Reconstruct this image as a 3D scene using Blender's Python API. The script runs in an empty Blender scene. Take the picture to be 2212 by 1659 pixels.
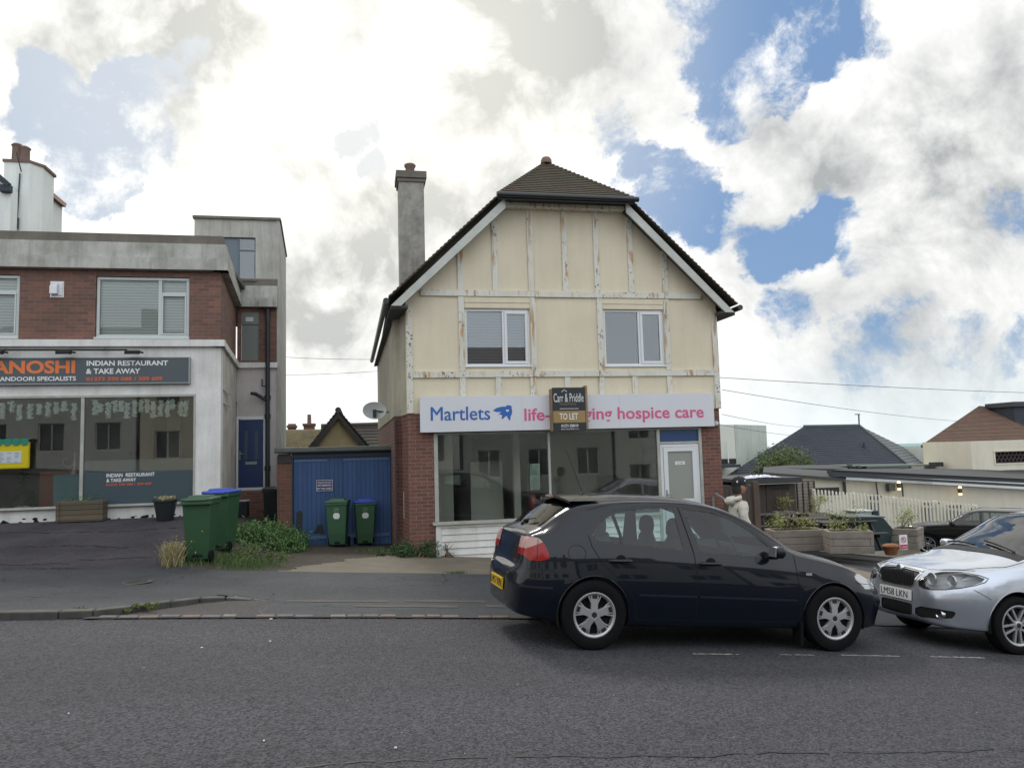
import bpy, bmesh, math, random
from mathutils import Vector, Matrix, noise
from mathutils.bvhtree import BVHTree
R = math.radians
random.seed(7)
S = bpy.context.scene
COL = S.collection
# ------------------------------------------------------------------ camera
YAW, PITCH, ROLL, FPX, CZ = R(11.2), R(5.1), R(1.57), 1650.0, 1.5
_F = Vector((math.sin(YAW)*math.cos(PITCH), math.cos(YAW)*math.cos(PITCH), math.sin(PITCH)))
_R0 = Vector((math.cos(YAW), -math.sin(YAW), 0)); _U0 = _R0.cross(_F)
_R = _R0*math.cos(ROLL) - _U0*math.sin(ROLL); _U = _U0*math.cos(ROLL) + _R0*math.sin(ROLL)
def ray(px, py): return _F + (px-1106)/FPX*_R - (py-829.5)/FPX*_U
def at(px, py, Y):                      # the spot of the street seen in that direction on the wall line y = Y
    d = ray(px, py); return Vector((0, 0, CZ)) + d*(Y/d.y)
cam = bpy.data.cameras.new('camera'); camo = bpy.data.objects.new('camera', cam); COL.objects.link(camo)
camo.matrix_world = Matrix(((_R.x, _U.x, -_F.x, 0), (_R.y, _U.y, -_F.y, 0), (_R.z, _U.z, -_F.z, CZ), (0, 0, 0, 1)))
cam.sensor_fit = 'HORIZONTAL'; cam.sensor_width = 36; cam.lens = 36*FPX/2212
cam.clip_start = .05; cam.clip_end = 20000
S.camera = camo
S.view_settings.view_transform = 'Standard'; S.view_settings.look = 'None'
S.view_settings.exposure = .3; S.view_settings.gamma = 1
S.render.resolution_x = 1024; S.render.resolution_y = 767
S.render.engine = 'CYCLES'
S.cycles.max_bounces = 7; S.cycles.transparent_max_bounces = 16; S.cycles.caustics_reflective = False; S.cycles.caustics_refractive = False
# ------------------------------------------------------------------ ground height
def gz(x, y):
    X = x*math.cos(YAW) - y*math.sin(YAW); Z = x*math.sin(YAW) + y*math.cos(YAW)
    Xc = max(-9, min(8, X)); q = .0025*Xc*Xc + .005*Xc*(X-Xc)
    if X < -9: q = .0025*81 - .045*0*(X+9)
    return CZ - (1.454 + .07*X + q + .045*Z)
def ss(a, b, v):
    t = max(0, min(1, (v-a)/(b-a))); return t*t*(3-2*t)
def ground(x, y):
    b = gz(x, y)
    if y > 12.2 and x < -1.3:
        w = ss(-1.5, -3.1, x)
        t = .36 if y <= 17 else .36 - .09*(min(y, 22)-17)
        k = ss(11.6, 17.2, y)
        b = b*(1-w*k) + t*w*k
    if y > 90: b -= (y-90)*.25
    return b
# ------------------------------------------------------------------ materials
def nd(nt, t, **kw):
    n = nt.nodes.new(t)
    for k, v in kw.items():
        if k in n.inputs: n.inputs[k].default_value = v
        else: setattr(n, k, v)
    return n
def newmat(name):
    m = bpy.data.materials.new(name); m.use_nodes = True; nt = m.node_tree
    for n in list(nt.nodes):
        if n.type != 'BSDF_PRINCIPLED' and n.type != 'OUTPUT_MATERIAL': nt.nodes.remove(n)
    return m, nt, nt.nodes['Principled BSDF']
def c4(c): return (c[0], c[1], c[2], 1)
def L(nt, a, b): nt.links.new(a, b)
def setp(p, col=None, rough=None, metal=None, spec=None, coat=None, emit=None, es=None):
    if col is not None: p.inputs['Base Color'].default_value = c4(col)
    if rough is not None: p.inputs['Roughness'].default_value = rough
    if metal is not None: p.inputs['Metallic'].default_value = metal
    if spec is not None: p.inputs['Specular IOR Level'].default_value = spec
    if coat is not None: p.inputs['Coat Weight'].default_value = coat; p.inputs['Coat Roughness'].default_value = .03
    if emit is not None: p.inputs['Emission Color'].default_value = c4(emit); p.inputs['Emission Strength'].default_value = es or 1
def noisef(nt, vec, scale, detail=4, rough=.55, lo=.3, hi=.7, dist=0):
    n = nd(nt, 'ShaderNodeTexNoise', Scale=scale, Detail=detail, Roughness=rough, Distortion=dist)
    if vec is not None: L(nt, vec, n.inputs['Vector'])
    r = nd(nt, 'ShaderNodeMapRange'); r.inputs['From Min'].default_value = lo; r.inputs['From Max'].default_value = hi
    L(nt, n.outputs['Fac'], r.inputs['Value']); return r.outputs['Result']
def mixc(nt, fac, a, b, mode='MIX'):
    m = nd(nt, 'ShaderNodeMix', data_type='RGBA', blend_type=mode)
    if isinstance(fac, (int, float)): m.inputs[0].default_value = fac
    else: L(nt, fac, m.inputs[0])
    for i, v in ((6, a), (7, b)):
        if isinstance(v, (tuple, list)): m.inputs[i].default_value = c4(v)
        else: L(nt, v, m.inputs[i])
    return m.outputs[2]
def mul(nt, a, b, op='MULTIPLY'):
    m = nd(nt, 'ShaderNodeMath', operation=op)
    for i, v in ((0, a), (1, b)):
        if isinstance(v, (int, float)): m.inputs[i].default_value = v
        else: L(nt, v, m.inputs[i])
    return m.outputs[0]
def pos(nt, sc=None):
    g = nd(nt, 'ShaderNodeNewGeometry')
    if sc is None: return g.outputs['Position']
    v = nd(nt, 'ShaderNodeVectorMath', operation='MULTIPLY'); L(nt, g.outputs['Position'], v.inputs[0]); v.inputs[1].default_value = sc
    return v.outputs[0]
def objc(nt): return nd(nt, 'ShaderNodeTexCoord').outputs['Object']
def bump(nt, p, h, strength=.3, dist=.01):
    b = nd(nt, 'ShaderNodeBump', Strength=strength, Distance=dist); L(nt, h, b.inputs['Height']); L(nt, b.outputs['Normal'], p.inputs['Normal'])
def mat(name, col, rough=.7, var=.25, scale=3, col2=None, bs=None, bstr=.25, metal=0, spec=.5, coat=0, streak=False, fine=40):
    m, nt, p = newmat(name); setp(p, col, rough, metal, spec, coat)
    v = pos(nt, (1, 1, .25)) if streak else pos(nt)
    f = noisef(nt, v, scale, 6, .6)
    c2 = col2 or tuple(c*(1-var) for c in col)
    base = mixc(nt, f, col, c2)
    if fine:
        f2 = noisef(nt, pos(nt), fine, 3, .6, .2, .8)
        base = mixc(nt, mul(nt, f2, .35), base, tuple(c*.6 for c in c2))
    L(nt, base, p.inputs['Base Color'])
    if bs: bump(nt, p, noisef(nt, pos(nt), bs, 5, .6, 0, 1), bstr, .01)
    return m
def simple(name, col, rough=.5, metal=0, spec=.5, coat=0, emit=None, es=None):
    m, nt, p = newmat(name); setp(p, col, rough, metal, spec, coat, emit, es); return m
def glassmat(name, tint=(.8, .85, .85), ior=1.5, rough=0., spec_boost=1., dirt=0.):
    m, nt, p = newmat(name); nt.nodes.remove(p)
    out = [n for n in nt.nodes if n.type == 'OUTPUT_MATERIAL'][0]
    t = nd(nt, 'ShaderNodeBsdfTransparent', Color=c4(tint)); g = nd(nt, 'ShaderNodeBsdfGlossy', Roughness=rough); g.inputs['Color'].default_value = (1, 1, 1, 1)
    f = nd(nt, 'ShaderNodeFresnel', IOR=ior); mx = nd(nt, 'ShaderNodeMixShader')
    fo = mul(nt, f.outputs[0], spec_boost) if spec_boost != 1 else f.outputs[0]
    L(nt, fo, mx.inputs[0]); L(nt, t.outputs[0], mx.inputs[1]); L(nt, g.outputs[0], mx.inputs[2])
    last = mx.outputs[0]
    if dirt:
        d = nd(nt, 'ShaderNodeBsdfDiffuse', Color=(.55, .56, .52, 1)); m2 = nd(nt, 'ShaderNodeMixShader')
        L(nt, mul(nt, noisef(nt, pos(nt, (1, 1, .35)), 2.2, 5, .6, .35, .8), dirt), m2.inputs[0]); L(nt, last, m2.inputs[1]); L(nt, d.outputs[0], m2.inputs[2]); last = m2.outputs[0]
    L(nt, last, out.inputs['Surface']); return m
def brickmat(name, c1, c2, mortar, scale=1., bw=.225, bh=.075, ms=.010, stain=(.2, .19, .15), hv='xz', stainamt=.5):
    m, nt, p = newmat(name); setp(p, c1, .85)
    g = nd(nt, 'ShaderNodeNewGeometry'); s = nd(nt, 'ShaderNodeSeparateXYZ'); L(nt, g.outputs['Position'], s.inputs[0])
    u = mul(nt, s.outputs[0], s.outputs[1], 'ADD'); cb = nd(nt, 'ShaderNodeCombineXYZ'); L(nt, u, cb.inputs[0]); L(nt, s.outputs[2], cb.inputs[1])
    wn = nd(nt, 'ShaderNodeTexNoise', Scale=7., Detail=2.); L(nt, cb.outputs[0], wn.inputs['Vector'])
    wv = nd(nt, 'ShaderNodeVectorMath', operation='MULTIPLY_ADD'); L(nt, wn.outputs['Color'], wv.inputs[0]); wv.inputs[1].default_value = (.012, .012, 0); L(nt, cb.outputs[0], wv.inputs[2])
    b = nd(nt, 'ShaderNodeTexBrick', Scale=scale, Color1=c4(c1), Color2=c4(c2), Mortar=c4(mortar)); b.inputs['Mortar Size'].default_value = ms*.5
    b.inputs['Brick Width'].default_value = bw; b.inputs['Row Height'].default_value = bh; b.inputs['Mortar Smooth'].default_value = .3; b.inputs['Bias'].default_value = 0
    L(nt, wv.outputs[0], b.inputs['Vector'])
    col = mixc(nt, mul(nt, noisef(nt, pos(nt), 1.1, 6, .65, .4, .75), stainamt), b.outputs['Color'], stain)
    col = mixc(nt, mul(nt, noisef(nt, pos(nt), 30, 3, .6, .3, .8), .4), col, tuple(c*.5 for c in c1))
    L(nt, col, p.inputs['Base Color'])
    h = mul(nt, b.outputs['Fac'], -1.); h2 = mul(nt, h, mul(nt, noisef(nt, pos(nt), 60, 3, .6, 0, 1), .5), 'ADD')
    bump(nt, p, h2, .6, .008); return m
# ------------------------------------------------------------------ mesh builder
class MB:
    def __init__(s): s.v = []; s.f = []; s.mi = []; s.cur = 0
    def add(s, vs, fs):
        o = len(s.v); s.v += [tuple(v) for v in vs]; s.f += [tuple(o+i for i in f) for f in fs]; s.mi += [s.cur]*len(fs); return s
    def box(s, x0, x1, y0, y1, z0, z1, M=None):
        vs = [Vector((x, y, z)) for x in (x0, x1) for y in (y0, y1) for z in (z0, z1)]
        if M: vs = [M@v for v in vs]
        return s.add(vs, [(0, 1, 3, 2), (4, 6, 7, 5), (0, 4, 5, 1), (2, 3, 7, 6), (0, 2, 6, 4), (1, 5, 7, 3)])
    def prism(s, pts, off):                # closed polygon extruded by a vector
        n = len(pts); a = [Vector(p) for p in pts]; b = [p+Vector(off) for p in a]
        nn = Vector((0, 0, 0))
        for i in range(n): nn += a[i].cross(a[(i+1) % n])
        fl = nn.dot(Vector(off)) > 0
        f1 = tuple(range(n)); f2 = tuple(range(2*n-1, n-1, -1))
        fs = [f1[::-1] if fl else f1, tuple(range(n, 2*n)) if fl else f2]
        for i in range(n):
            j = (i+1) % n; q = (i, j, n+j, n+i); fs.append(q if fl else q[::-1])
        return s.add(a+b, fs)
    def beam(s, a, b, w, d, nrm):          # bar from a to b; w across, d along nrm (proud)
        a = Vector(a); b = Vector(b); t = (b-a).normalized(); nrm = Vector(nrm).normalized(); u = t.cross(nrm).normalized()*w/2
        return s.prism([a-u, b-u, b+u, a+u], nrm*d)
    def tube(s, pts, r, n=8, cap=True, closed=False):
        P = [Vector(p) for p in pts]; rs = r if isinstance(r, (list, tuple)) else [r]*len(P); rings = []; up = Vector((0, 0, 1)); prev = None
        for i, p in enumerate(P):
            if closed: t = (P[(i+1) % len(P)]-P[i-1])
            else: t = (P[min(i+1, len(P)-1)]-P[max(i-1, 0)])
            t = t.normalized() if t.length > 1e-9 else Vector((0, 0, 1))
            if prev is None: a = t.orthogonal().normalized()
            else:
                a = prev-t*prev.dot(t); a = a.normalized() if a.length > 1e-6 else t.orthogonal().normalized()
            prev = a; b = t.cross(a); rings.append([p+(a*math.cos(2*math.pi*k/n)+b*math.sin(2*math.pi*k/n))*rs[i] for k in range(n)])
        vs = [v for r_ in rings for v in r_]; fs = []; m = len(P)
        for i in range(m if closed else m-1):
            for k in range(n):
                a0 = i*n+k; a1 = i*n+(k+1) % n; b0 = ((i+1) % m)*n+k; b1 = ((i+1) % m)*n+(k+1) % n; fs.append((a0, a1, b1, b0))
        if cap and not closed: fs += [tuple(range(n))[::-1], tuple((m-1)*n+k for k in range(n))]
        return s.add(vs, fs)
    def lathe(s, prof, n=16, M=None, seg=None):      # prof (r,z) round local z
        M = M or Matrix(); vs = [M@Vector((r*math.cos(2*math.pi*k/n), r*math.sin(2*math.pi*k/n), z)) for r, z in prof for k in range(n)]; fs = []
        for i in range(len(prof)-1):
            for k in range(n): fs.append((i*n+k, i*n+(k+1) % n, (i+1)*n+(k+1) % n, (i+1)*n+k))
        if prof[0][0] > 1e-6: fs.append(tuple(range(n))[::-1])
        if prof[-1][0] > 1e-6: fs.append(tuple((len(prof)-1)*n+k for k in range(n)))
        return s.add(vs, fs)
    def grid(s, fn, us, vs_):
        P = [fn(u, v) for u in us for v in vs_]; m = len(vs_)
        return s.add(P, [(i*m+j, (i+1)*m+j, (i+1)*m+j+1, i*m+j+1) for i in range(len(us)-1) for j in range(m-1)])
    def build(s, name, mats, parent=None, smooth=False, bevel=0, seg=2, world=True, angle=40):
        me = bpy.data.meshes.new(name); off = Vector((0, 0, 0)); inv = None
        if parent is not None and world:
            chain = parent
            while chain.parent: chain = chain.parent
            inv = rootmat(chain).inverted()
        vs = [tuple(inv@Vector(v)) for v in s.v] if inv else s.v
        me.from_pydata(vs, [], s.f); me.validate(clean_customdata=False); me.update()
        if not isinstance(mats, (list, tuple)): mats = [mats]
        for m in mats: me.materials.append(m)
        if len(mats) > 1 and len(me.polygons) == len(s.mi): me.polygons.foreach_set('material_index', s.mi)
        if smooth: shade(me, angle)
        o = bpy.data.objects.new(name, me); COL.objects.link(o)
        if parent is not None: o.parent = parent
        if bevel:
            b = o.modifiers.new('b', 'BEVEL'); b.width = bevel; b.segments = seg; b.limit_method = 'ANGLE'; b.angle_limit = R(40); b.harden_normals = False
        return o
def rootmat(o): return Matrix.LocRotScale(o.location, o.rotation_euler.to_quaternion() if o.rotation_mode != 'QUATERNION' else o.rotation_quaternion, o.scale)
def shade(me, angle=40):
    me.polygons.foreach_set('use_smooth', [True]*len(me.polygons))
    bm = bmesh.new(); bm.from_mesh(me)
    for e in bm.edges:
        if len(e.link_faces) == 2 and e.calc_face_angle(0) > R(angle): e.smooth = False
    bm.to_mesh(me); bm.free()
def tag(o, label=None, cat=None, group=None, kind=None):
    if label: o['label'] = label
    if cat: o['category'] = cat
    if group: o['group'] = group
    if kind: o['kind'] = kind
    return o
def thing(name, label, cat, loc=(0, 0, 0), rz=0, group=None):
    o = bpy.data.objects.new(name, None); COL.objects.link(o); o.location = loc; o.rotation_euler = (0, 0, rz); o.empty_display_size = .2
    return tag(o, label, cat, group)
def kids(o): return [c for c in bpy.data.objects if c.parent == o]
def copy_tree(o, parent=None, label=None):
    ks = kids(o); c = o.copy(); COL.objects.link(c)
    if parent is not None: c.parent = parent
    if label: c['label'] = label
    for k in ks: copy_tree(k, c)
    return c
def text(s, name, m, parent, x, z, w, h, y, ext=.002, offset=0., xdir=(1, 0, 0), up=(0, 0, 1), spacing=1.0, world=True):
    """lettering filling the box w x h whose lower left corner is at x, z on the wall line y (or at origin tuple)"""
    smear = []
    if 'M' in s and offset: d = offset*.8; offset = 0; smear = [(d, 0), (-d, 0), (0, d*.6), (0, -d*.6), (d*.5, d*.3), (-d*.5, -d*.3)]
    cu = bpy.data.curves.new('t', 'FONT'); cu.body = s; cu.size = 1; cu.offset = offset; cu.space_character = spacing; cu.resolution_u = 3; cu.extrude = 0
    ob = bpy.data.objects.new('t', cu); COL.objects.link(ob); dg = bpy.context.evaluated_depsgraph_get(); dg.update()
    me = bpy.data.meshes.new_from_object(ob.evaluated_get(dg)); bpy.data.objects.remove(ob); bpy.data.curves.remove(cu)
    xs = [v.co.x for v in me.vertices]; zs = [v.co.y for v in me.vertices]
    x0, x1, z0, z1 = min(xs), max(xs), min(zs), max(zs); X = Vector(xdir).normalized(); U = Vector(up).normalized(); N = X.cross(U)
    o0 = Vector((x, y, z)) if not isinstance(x, Vector) else x
    b = MB(); vs = [o0+X*((v.co.x-x0)/(x1-x0)*w)+U*((v.co.y-z0)/(z1-z0)*h) for v in me.vertices]
    fs = [tuple(p.vertices) for p in me.polygons]
    b.add(vs, fs); b.add([v+N*ext for v in vs], [f for f in fs])
    for i, (du, dv) in enumerate(smear): b.add([v+N*(ext+.0002*(i+1))+X*du*h+U*dv*h for v in vs], [f for f in fs])
    b.v = [tuple(Vector(v)) for v in b.v]
    bpy.data.meshes.remove(me)
    return b.build(name, m, parent, world=world)
def cloud_leaves(b, fn, n, size, seed=1, flat=.5):
    rnd = random.Random(seed)
    for i in range(n):
        p = Vector(fn(rnd)); s = size*rnd.uniform(.6, 1.4); a = Vector((rnd.uniform(-1, 1), rnd.uniform(-1, 1), rnd.uniform(-.6, 1))).normalized(); t = a.orthogonal().normalized()
        t = Matrix.Rotation(rnd.uniform(0, 6.3), 3, a)@t; u = a.cross(t)*flat
        b.add([p-t*s, p+u*s*.6-t*s*.2, p+t*s, p-u*s*.6-t*s*.2], [(0, 1, 2, 3)])
# ------------------------------------------------------------------ light: sun behind thin cloud, ahead and to the left
SUN_EL, SUN_AZ = R(42), R(-6)            # azimuth from +y towards +x
W = bpy.data.worlds.new('World'); S.world = W; W.use_nodes = True; wt = W.node_tree
for n in list(wt.nodes): wt.nodes.remove(n)
wo = nd(wt, 'ShaderNodeOutputWorld'); bg = nd(wt, 'ShaderNodeBackground', Strength=.1); L(wt, bg.outputs[0], wo.inputs[0])
sky = nd(wt, 'ShaderNodeTexSky'); sky.sky_type = 'NISHITA'; sky.sun_disc = False; sky.sun_elevation = SUN_EL; sky.sun_rotation = SUN_AZ; sky.air_density = 1.2; sky.dust_density = .6; sky.ozone_density = 1.5
tc = nd(wt, 'ShaderNodeTexCoord'); D0 = tc.outputs['Generated']
def wnoise(vec, scale, detail, rough=.55, dist=0.):
    n = nd(wt, 'ShaderNodeTexNoise', Scale=scale, Detail=detail, Roughness=rough, Distortion=dist); L(wt, vec, n.inputs['Vector']); return n
def vmad(v, m, a):
    n = nd(wt, 'ShaderNodeVectorMath', operation='MULTIPLY_ADD'); L(wt, v, n.inputs[0]); n.inputs[1].default_value = (m, m, m)
    if isinstance(a, tuple): n.inputs[2].default_value = a
    else: L(wt, a, n.inputs[2])
    return n.outputs[0]
n1 = wnoise(D0, 3.0, 3, .5); n1c = vmad(n1.outputs['Color'], .13, (-.065, -.065, -.065))
ad = nd(wt, 'ShaderNodeVectorMath', operation='ADD'); L(wt, D0, ad.inputs[0]); L(wt, n1c, ad.inputs[1])
n2 = wnoise(D0, 13, 7, .62); n2c = vmad(n2.outputs['Color'], .10, (-.05, -.05, -.05))
ad2 = nd(wt, 'ShaderNodeVectorMath', operation='ADD'); L(wt, ad.outputs[0], ad2.inputs[0]); L(wt, n2c, ad2.inputs[1])
nrm = nd(wt, 'ShaderNodeVectorMath', operation='NORMALIZE'); L(wt, ad2.outputs[0], nrm.inputs[0]); DW = nrm.outputs[0]
nrm1 = nd(wt, 'ShaderNodeVectorMath', operation='NORMALIZE'); L(wt, ad.outputs[0], nrm1.inputs[0]); DS = nrm1.outputs[0]
def blobs(lst, vec):
    acc = None
    for px, py, r, amp in lst:
        d = (ray(px, py)).normalized() if not isinstance(px, Vector) else px.normalized()
        dt = nd(wt, 'ShaderNodeVectorMath', operation='DOT_PRODUCT'); L(wt, vec, dt.inputs[0]); dt.inputs[1].default_value = d
        a = math.atan(r/FPX)
        mr = nd(wt, 'ShaderNodeMapRange', interpolation_type='SMOOTHSTEP'); L(wt, dt.outputs['Value'], mr.inputs[0])
        mr.inputs['From Min'].default_value = math.cos(a*1.55); mr.inputs['From Max'].default_value = math.cos(a*.25); mr.inputs['To Max'].default_value = amp
        acc = mr.outputs[0] if acc is None else mul(wt, acc, mr.outputs[0], 'ADD')
    return acc
# breaks of blue between the clouds (direction, angular size, depth)
gaps = [(1560, 20, 120, .75), (1690, 20, 100, .75), (1610, 140, 90, .75), (1560, 240, 65, .65), (1640, 200, 50, .5), (1400, 380, 55, .6), (1480, 440, 75, .75), (1580, 490, 60, .65), (1690, 530, 60, .75), (1780, 515, 50, .65), (1850, 580, 35, .5), (1310, 210, 40, .6), (1335, 290, 30, .5), (1860, 30, 45, .5), (2190, 470, 60, .5), (1410, 320, 40, .4), (1780, 450, 30, .4),
        (210, 290, 100, .8), (110, 215, 60, .6), (310, 240, 80, .7), (400, 170, 50, .5), (235, 390, 60, .8), (320, 180, 50, .5), (90, 170, 40, .4), (785, 315, 42, .7), (815, 365, 32, .6), (735, 285, 30, .55), (1960, 700, 70, .40), (1720, 690, 50, .42), (2080, 770, 70, .38), (1880, 800, 70, .34), (1440, 330, 45, .6), (1500, 380, 40, .5), (1640, 740, 40, .35), (2180, 700, 50, .4)]
gap = blobs(gaps, DW)
fbn = wnoise(DS, 8., 11, .66, .0).outputs['Fac']
cov = mul(wt, mul(wt, fbn, 2.3), -.42, 'ADD')
gfx = nd(wt, 'ShaderNodeMath', operation='MINIMUM'); L(wt, gap, gfx.inputs[0]); gfx.inputs[1].default_value = .86
wisp = mul(wt, mul(wt, wnoise(DW, 17., 8, .7, .4).outputs['Fac'], .9), -.40, 'ADD')
cov = mul(wt, mul(wt, cov, gfx.outputs[0], 'SUBTRACT'), wisp, 'ADD')
cm = nd(wt, 'ShaderNodeMapRange', interpolation_type='SMOOTHSTEP'); L(wt, cov, cm.inputs[0]); cm.inputs['From Min'].default_value = -.06; cm.inputs['From Max'].default_value = .44
# shaded undersides
dark = [(950, 0, 200, .85), (1090, 20, 180, .6), (1230, 70, 180, .45), (640, 330, 70, .55), (590, 385, 50, .4), (730, 450, 120, .65), (690, 540, 140, .75), (770, 640, 130, .6), (640, 640, 90, .3), (1030, 370, 150, .6), (980, 480, 150, .65), (870, 370, 70, .3), (400, 60, 130, .75), (480, 120, 90, .75), (330, 20, 120, .5), (230, 150, 120, .5), (60, 170, 100, .4), (410, 305, 48, .75), (1620, 400, 150, .36), (1760, 330, 160, .36), (1880, 260, 140, .34), (2110, 250, 180, .42), (2130, 430, 180, .42), (2040, 600, 160, .42), (1850, 640, 100, .3), (1650, 600, 90, .34), (1950, 400, 150, .4), (720, 720, 90, .3), (150, 150, 70, .35), (1250, 140, 110, .3), (1560, 640, 80, .25), (1700, 760, 110, .3), (2000, 830, 130, .3), (340, 250, 60, .2), (1500, 330, 60, .2)]
dk = blobs(dark, DW)
lum = wnoise(DS, 9., 9, .6, .15).outputs['Fac']
dkf = mul(wt, dk, mul(wt, mul(wt, lum, 2.4), -.55, 'ADD'), 'MULTIPLY')
dkf = mul(wt, dkf, mul(wt, mul(wt, lum, 2.2), -1.06, 'ADD'), 'ADD')
cr = nd(wt, 'ShaderNodeMapRange'); L(wt, dkf, cr.inputs[0]); cr.inputs['From Min'].default_value = -.06; cr.inputs['From Max'].default_value = 1.35
sunglow = blobs([(640, 150, 640, .8), (850, 80, 330, .5)], D0)
ccol = mixc(wt, cr.outputs[0], (9.2, 9.2, 9.0), (3.7, 3.9, 3.95))
blue = mixc(wt, .85, sky.outputs[0], (1.5, 2.6, 4.6)); blue = mixc(wt, mul(wt, sunglow, .85), blue, (4.5, 4.95, 5.4))
skyc = mixc(wt, cm.outputs[0], blue, ccol)
# pale band above the sea
sp = nd(wt, 'ShaderNodeSeparateXYZ'); L(wt, D0, sp.inputs[0])
hz = nd(wt, 'ShaderNodeMapRange', interpolation_type='SMOOTHSTEP'); L(wt, sp.outputs[2], hz.inputs[0]); hz.inputs['From Min'].default_value = .15; hz.inputs['From Max'].default_value = -.01
skyc = mixc(wt, mul(wt, hz.outputs[0], .6), skyc, (6.9, 7.9, 8.2))
skyc = mixc(wt, mul(wt, sunglow, .24), skyc, (9., 8.2, 6.6), 'ADD')
# unseen clouds behind the viewer, brightened and cooled to lift facades and reflections
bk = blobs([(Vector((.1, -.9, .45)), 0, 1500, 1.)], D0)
gnd = nd(wt, 'ShaderNodeMapRange'); L(wt, sp.outputs[2], gnd.inputs[0]); gnd.inputs['From Min'].default_value = -.03; gnd.inputs['From Max'].default_value = -.01
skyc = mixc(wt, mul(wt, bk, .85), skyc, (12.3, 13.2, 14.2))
skyc = mixc(wt, gnd.outputs[0], (1.2, 1.3, 1.3), skyc)
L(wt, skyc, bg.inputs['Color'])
sl = bpy.data.lights.new('sun', 'SUN'); sl.energy = 1.3; sl.angle = R(12); sl.color = (1, .95, .86)
so = bpy.data.objects.new('sun', sl); COL.objects.link(so)
sd = Vector((math.sin(SUN_AZ)*math.cos(SUN_EL), math.cos(SUN_AZ)*math.cos(SUN_EL), math.sin(SUN_EL)))
so.rotation_euler = (-sd).to_track_quat('-Z', 'Y').to_euler()
# ------------------------------------------------------------------ materials
def asphalt(name, base, spec_amt=.5, patch=(.6, 1.4), sc=1., crack=True, rough=.85, agg=1.0, tint2=None):
    m, nt, p = newmat(name); setp(p, base, rough, spec=.35)
    P = pos(nt)
    big = noisef(nt, P, .35*sc, 5, .6, .3, .7); med = noisef(nt, P, 2.2*sc, 5, .6, .3, .7)
    if name.startswith('worn'): big = mul(nt, mul(nt, big, .5), mul(nt, noisef(nt, pos(nt, (.12, 1.1, 1)), 1., 4, .6, .35, .65), .5), 'ADD')
    c = mixc(nt, big, tuple(b*patch[1] for b in base), tint2 or tuple(b*patch[0] for b in base)); c = mixc(nt, mul(nt, med, .35), c, tuple(b*.75 for b in base))
    vo = nd(nt, 'ShaderNodeTexVoronoi', Scale=75., feature='F1'); L(nt, P, vo.inputs['Vector'])
    vs = nd(nt, 'ShaderNodeSeparateColor'); L(nt, vo.outputs['Color'], vs.inputs[0])
    st = nd(nt, 'ShaderNodeMapRange'); L(nt, vs.outputs[0], st.inputs[0]); st.inputs['To Min'].default_value = 1-.75*agg; st.inputs['To Max'].default_value = 1+.85*agg
    c = mixc(nt, 1., c, st.outputs[0], 'MULTIPLY')
    f = noisef(nt, P, 210, 3, .7, .2, .8); c = mixc(nt, mul(nt, f, .55), c, tuple(b*.35 for b in base))
    w2 = nd(nt, 'ShaderNodeTexVoronoi', Scale=16., feature='F1'); L(nt, P, w2.inputs['Vector'])
    wc = nd(nt, 'ShaderNodeSeparateColor'); L(nt, w2.outputs['Color'], wc.inputs[0])
    a = mul(nt, mul(nt, wc.outputs[1], .986, 'GREATER_THAN'), mul(nt, w2.outputs['Distance'], .012*8, 'LESS_THAN'))
    c = mixc(nt, mul(nt, a, .8), c, (.5, .5, .46))
    if crack:
        w = nd(nt, 'ShaderNodeTexNoise', Scale=1.4, Detail=5.); L(nt, P, w.inputs['Vector'])
        wv = nd(nt, 'ShaderNodeVectorMath', operation='MULTIPLY_ADD'); L(nt, w.outputs['Color'], wv.inputs[0]); wv.inputs[1].default_value = (.9, .9, .9); L(nt, P, wv.inputs[2])
        ck = nd(nt, 'ShaderNodeTexVoronoi', Scale=.42, feature='DISTANCE_TO_EDGE'); L(nt, wv.outputs[0], ck.inputs['Vector'])
        cf = mul(nt, mul(nt, ck.outputs['Distance'], .0045, 'LESS_THAN'), noisef(nt, P, .7, 2, .5, .48, .56)); c = mixc(nt, mul(nt, cf, .8), c, (.012, .012, .012))
    L(nt, c, p.inputs['Base Color'])
    h = mul(nt, vo.outputs['Distance'], -1.); h = mul(nt, h, mul(nt, noisef(nt, P, 160, 3, .6, 0, 1), .02), 'ADD')
    bump(nt, p, h, .8*agg, .012); return m
M = {}
M['road'] = asphalt('worn road asphalt', (.066, .066, .078), crack=False, patch=(.72, 1.22), sc=1.3)
M['pave'] = asphalt('pavement asphalt', (.058, .063, .071), crack=True, sc=2.6, agg=.45, patch=(.72, 1.25))
M['patch'] = asphalt('reinstated asphalt', (.072, .066, .068), crack=True, sc=1.2, agg=.5, patch=(.8, 1.2))
M['fore'] = asphalt('old forecourt asphalt', (.062, .056, .068), crack=True, sc=3.5, agg=.55, patch=(.55, 1.35))
M['yard'] = asphalt('yard asphalt', (.05, .047, .052), crack=False, sc=1., agg=.4)
M['apron'] = mat('stained concrete', (.2, .17, .13), .9, .35, 1.6, bs=50, bstr=.4, fine=90)
M['dirt'] = mat('dirt', (.075, .06, .045), .95, .5, 5, bs=30, bstr=.6, fine=60)
M['granite'] = mat('granite setts', (.22, .19, .17), .8, .45, 9, bs=60, fine=120)
M['kerb'] = mat('concrete kerb', (.11, .11, .1), .85, .5, 5, bs=60, fine=90)
M['paintline'] = mat('worn white road paint', (.55, .54, .5), .8, .7, 24, col2=(.2, .2, .19), fine=100)
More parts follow.
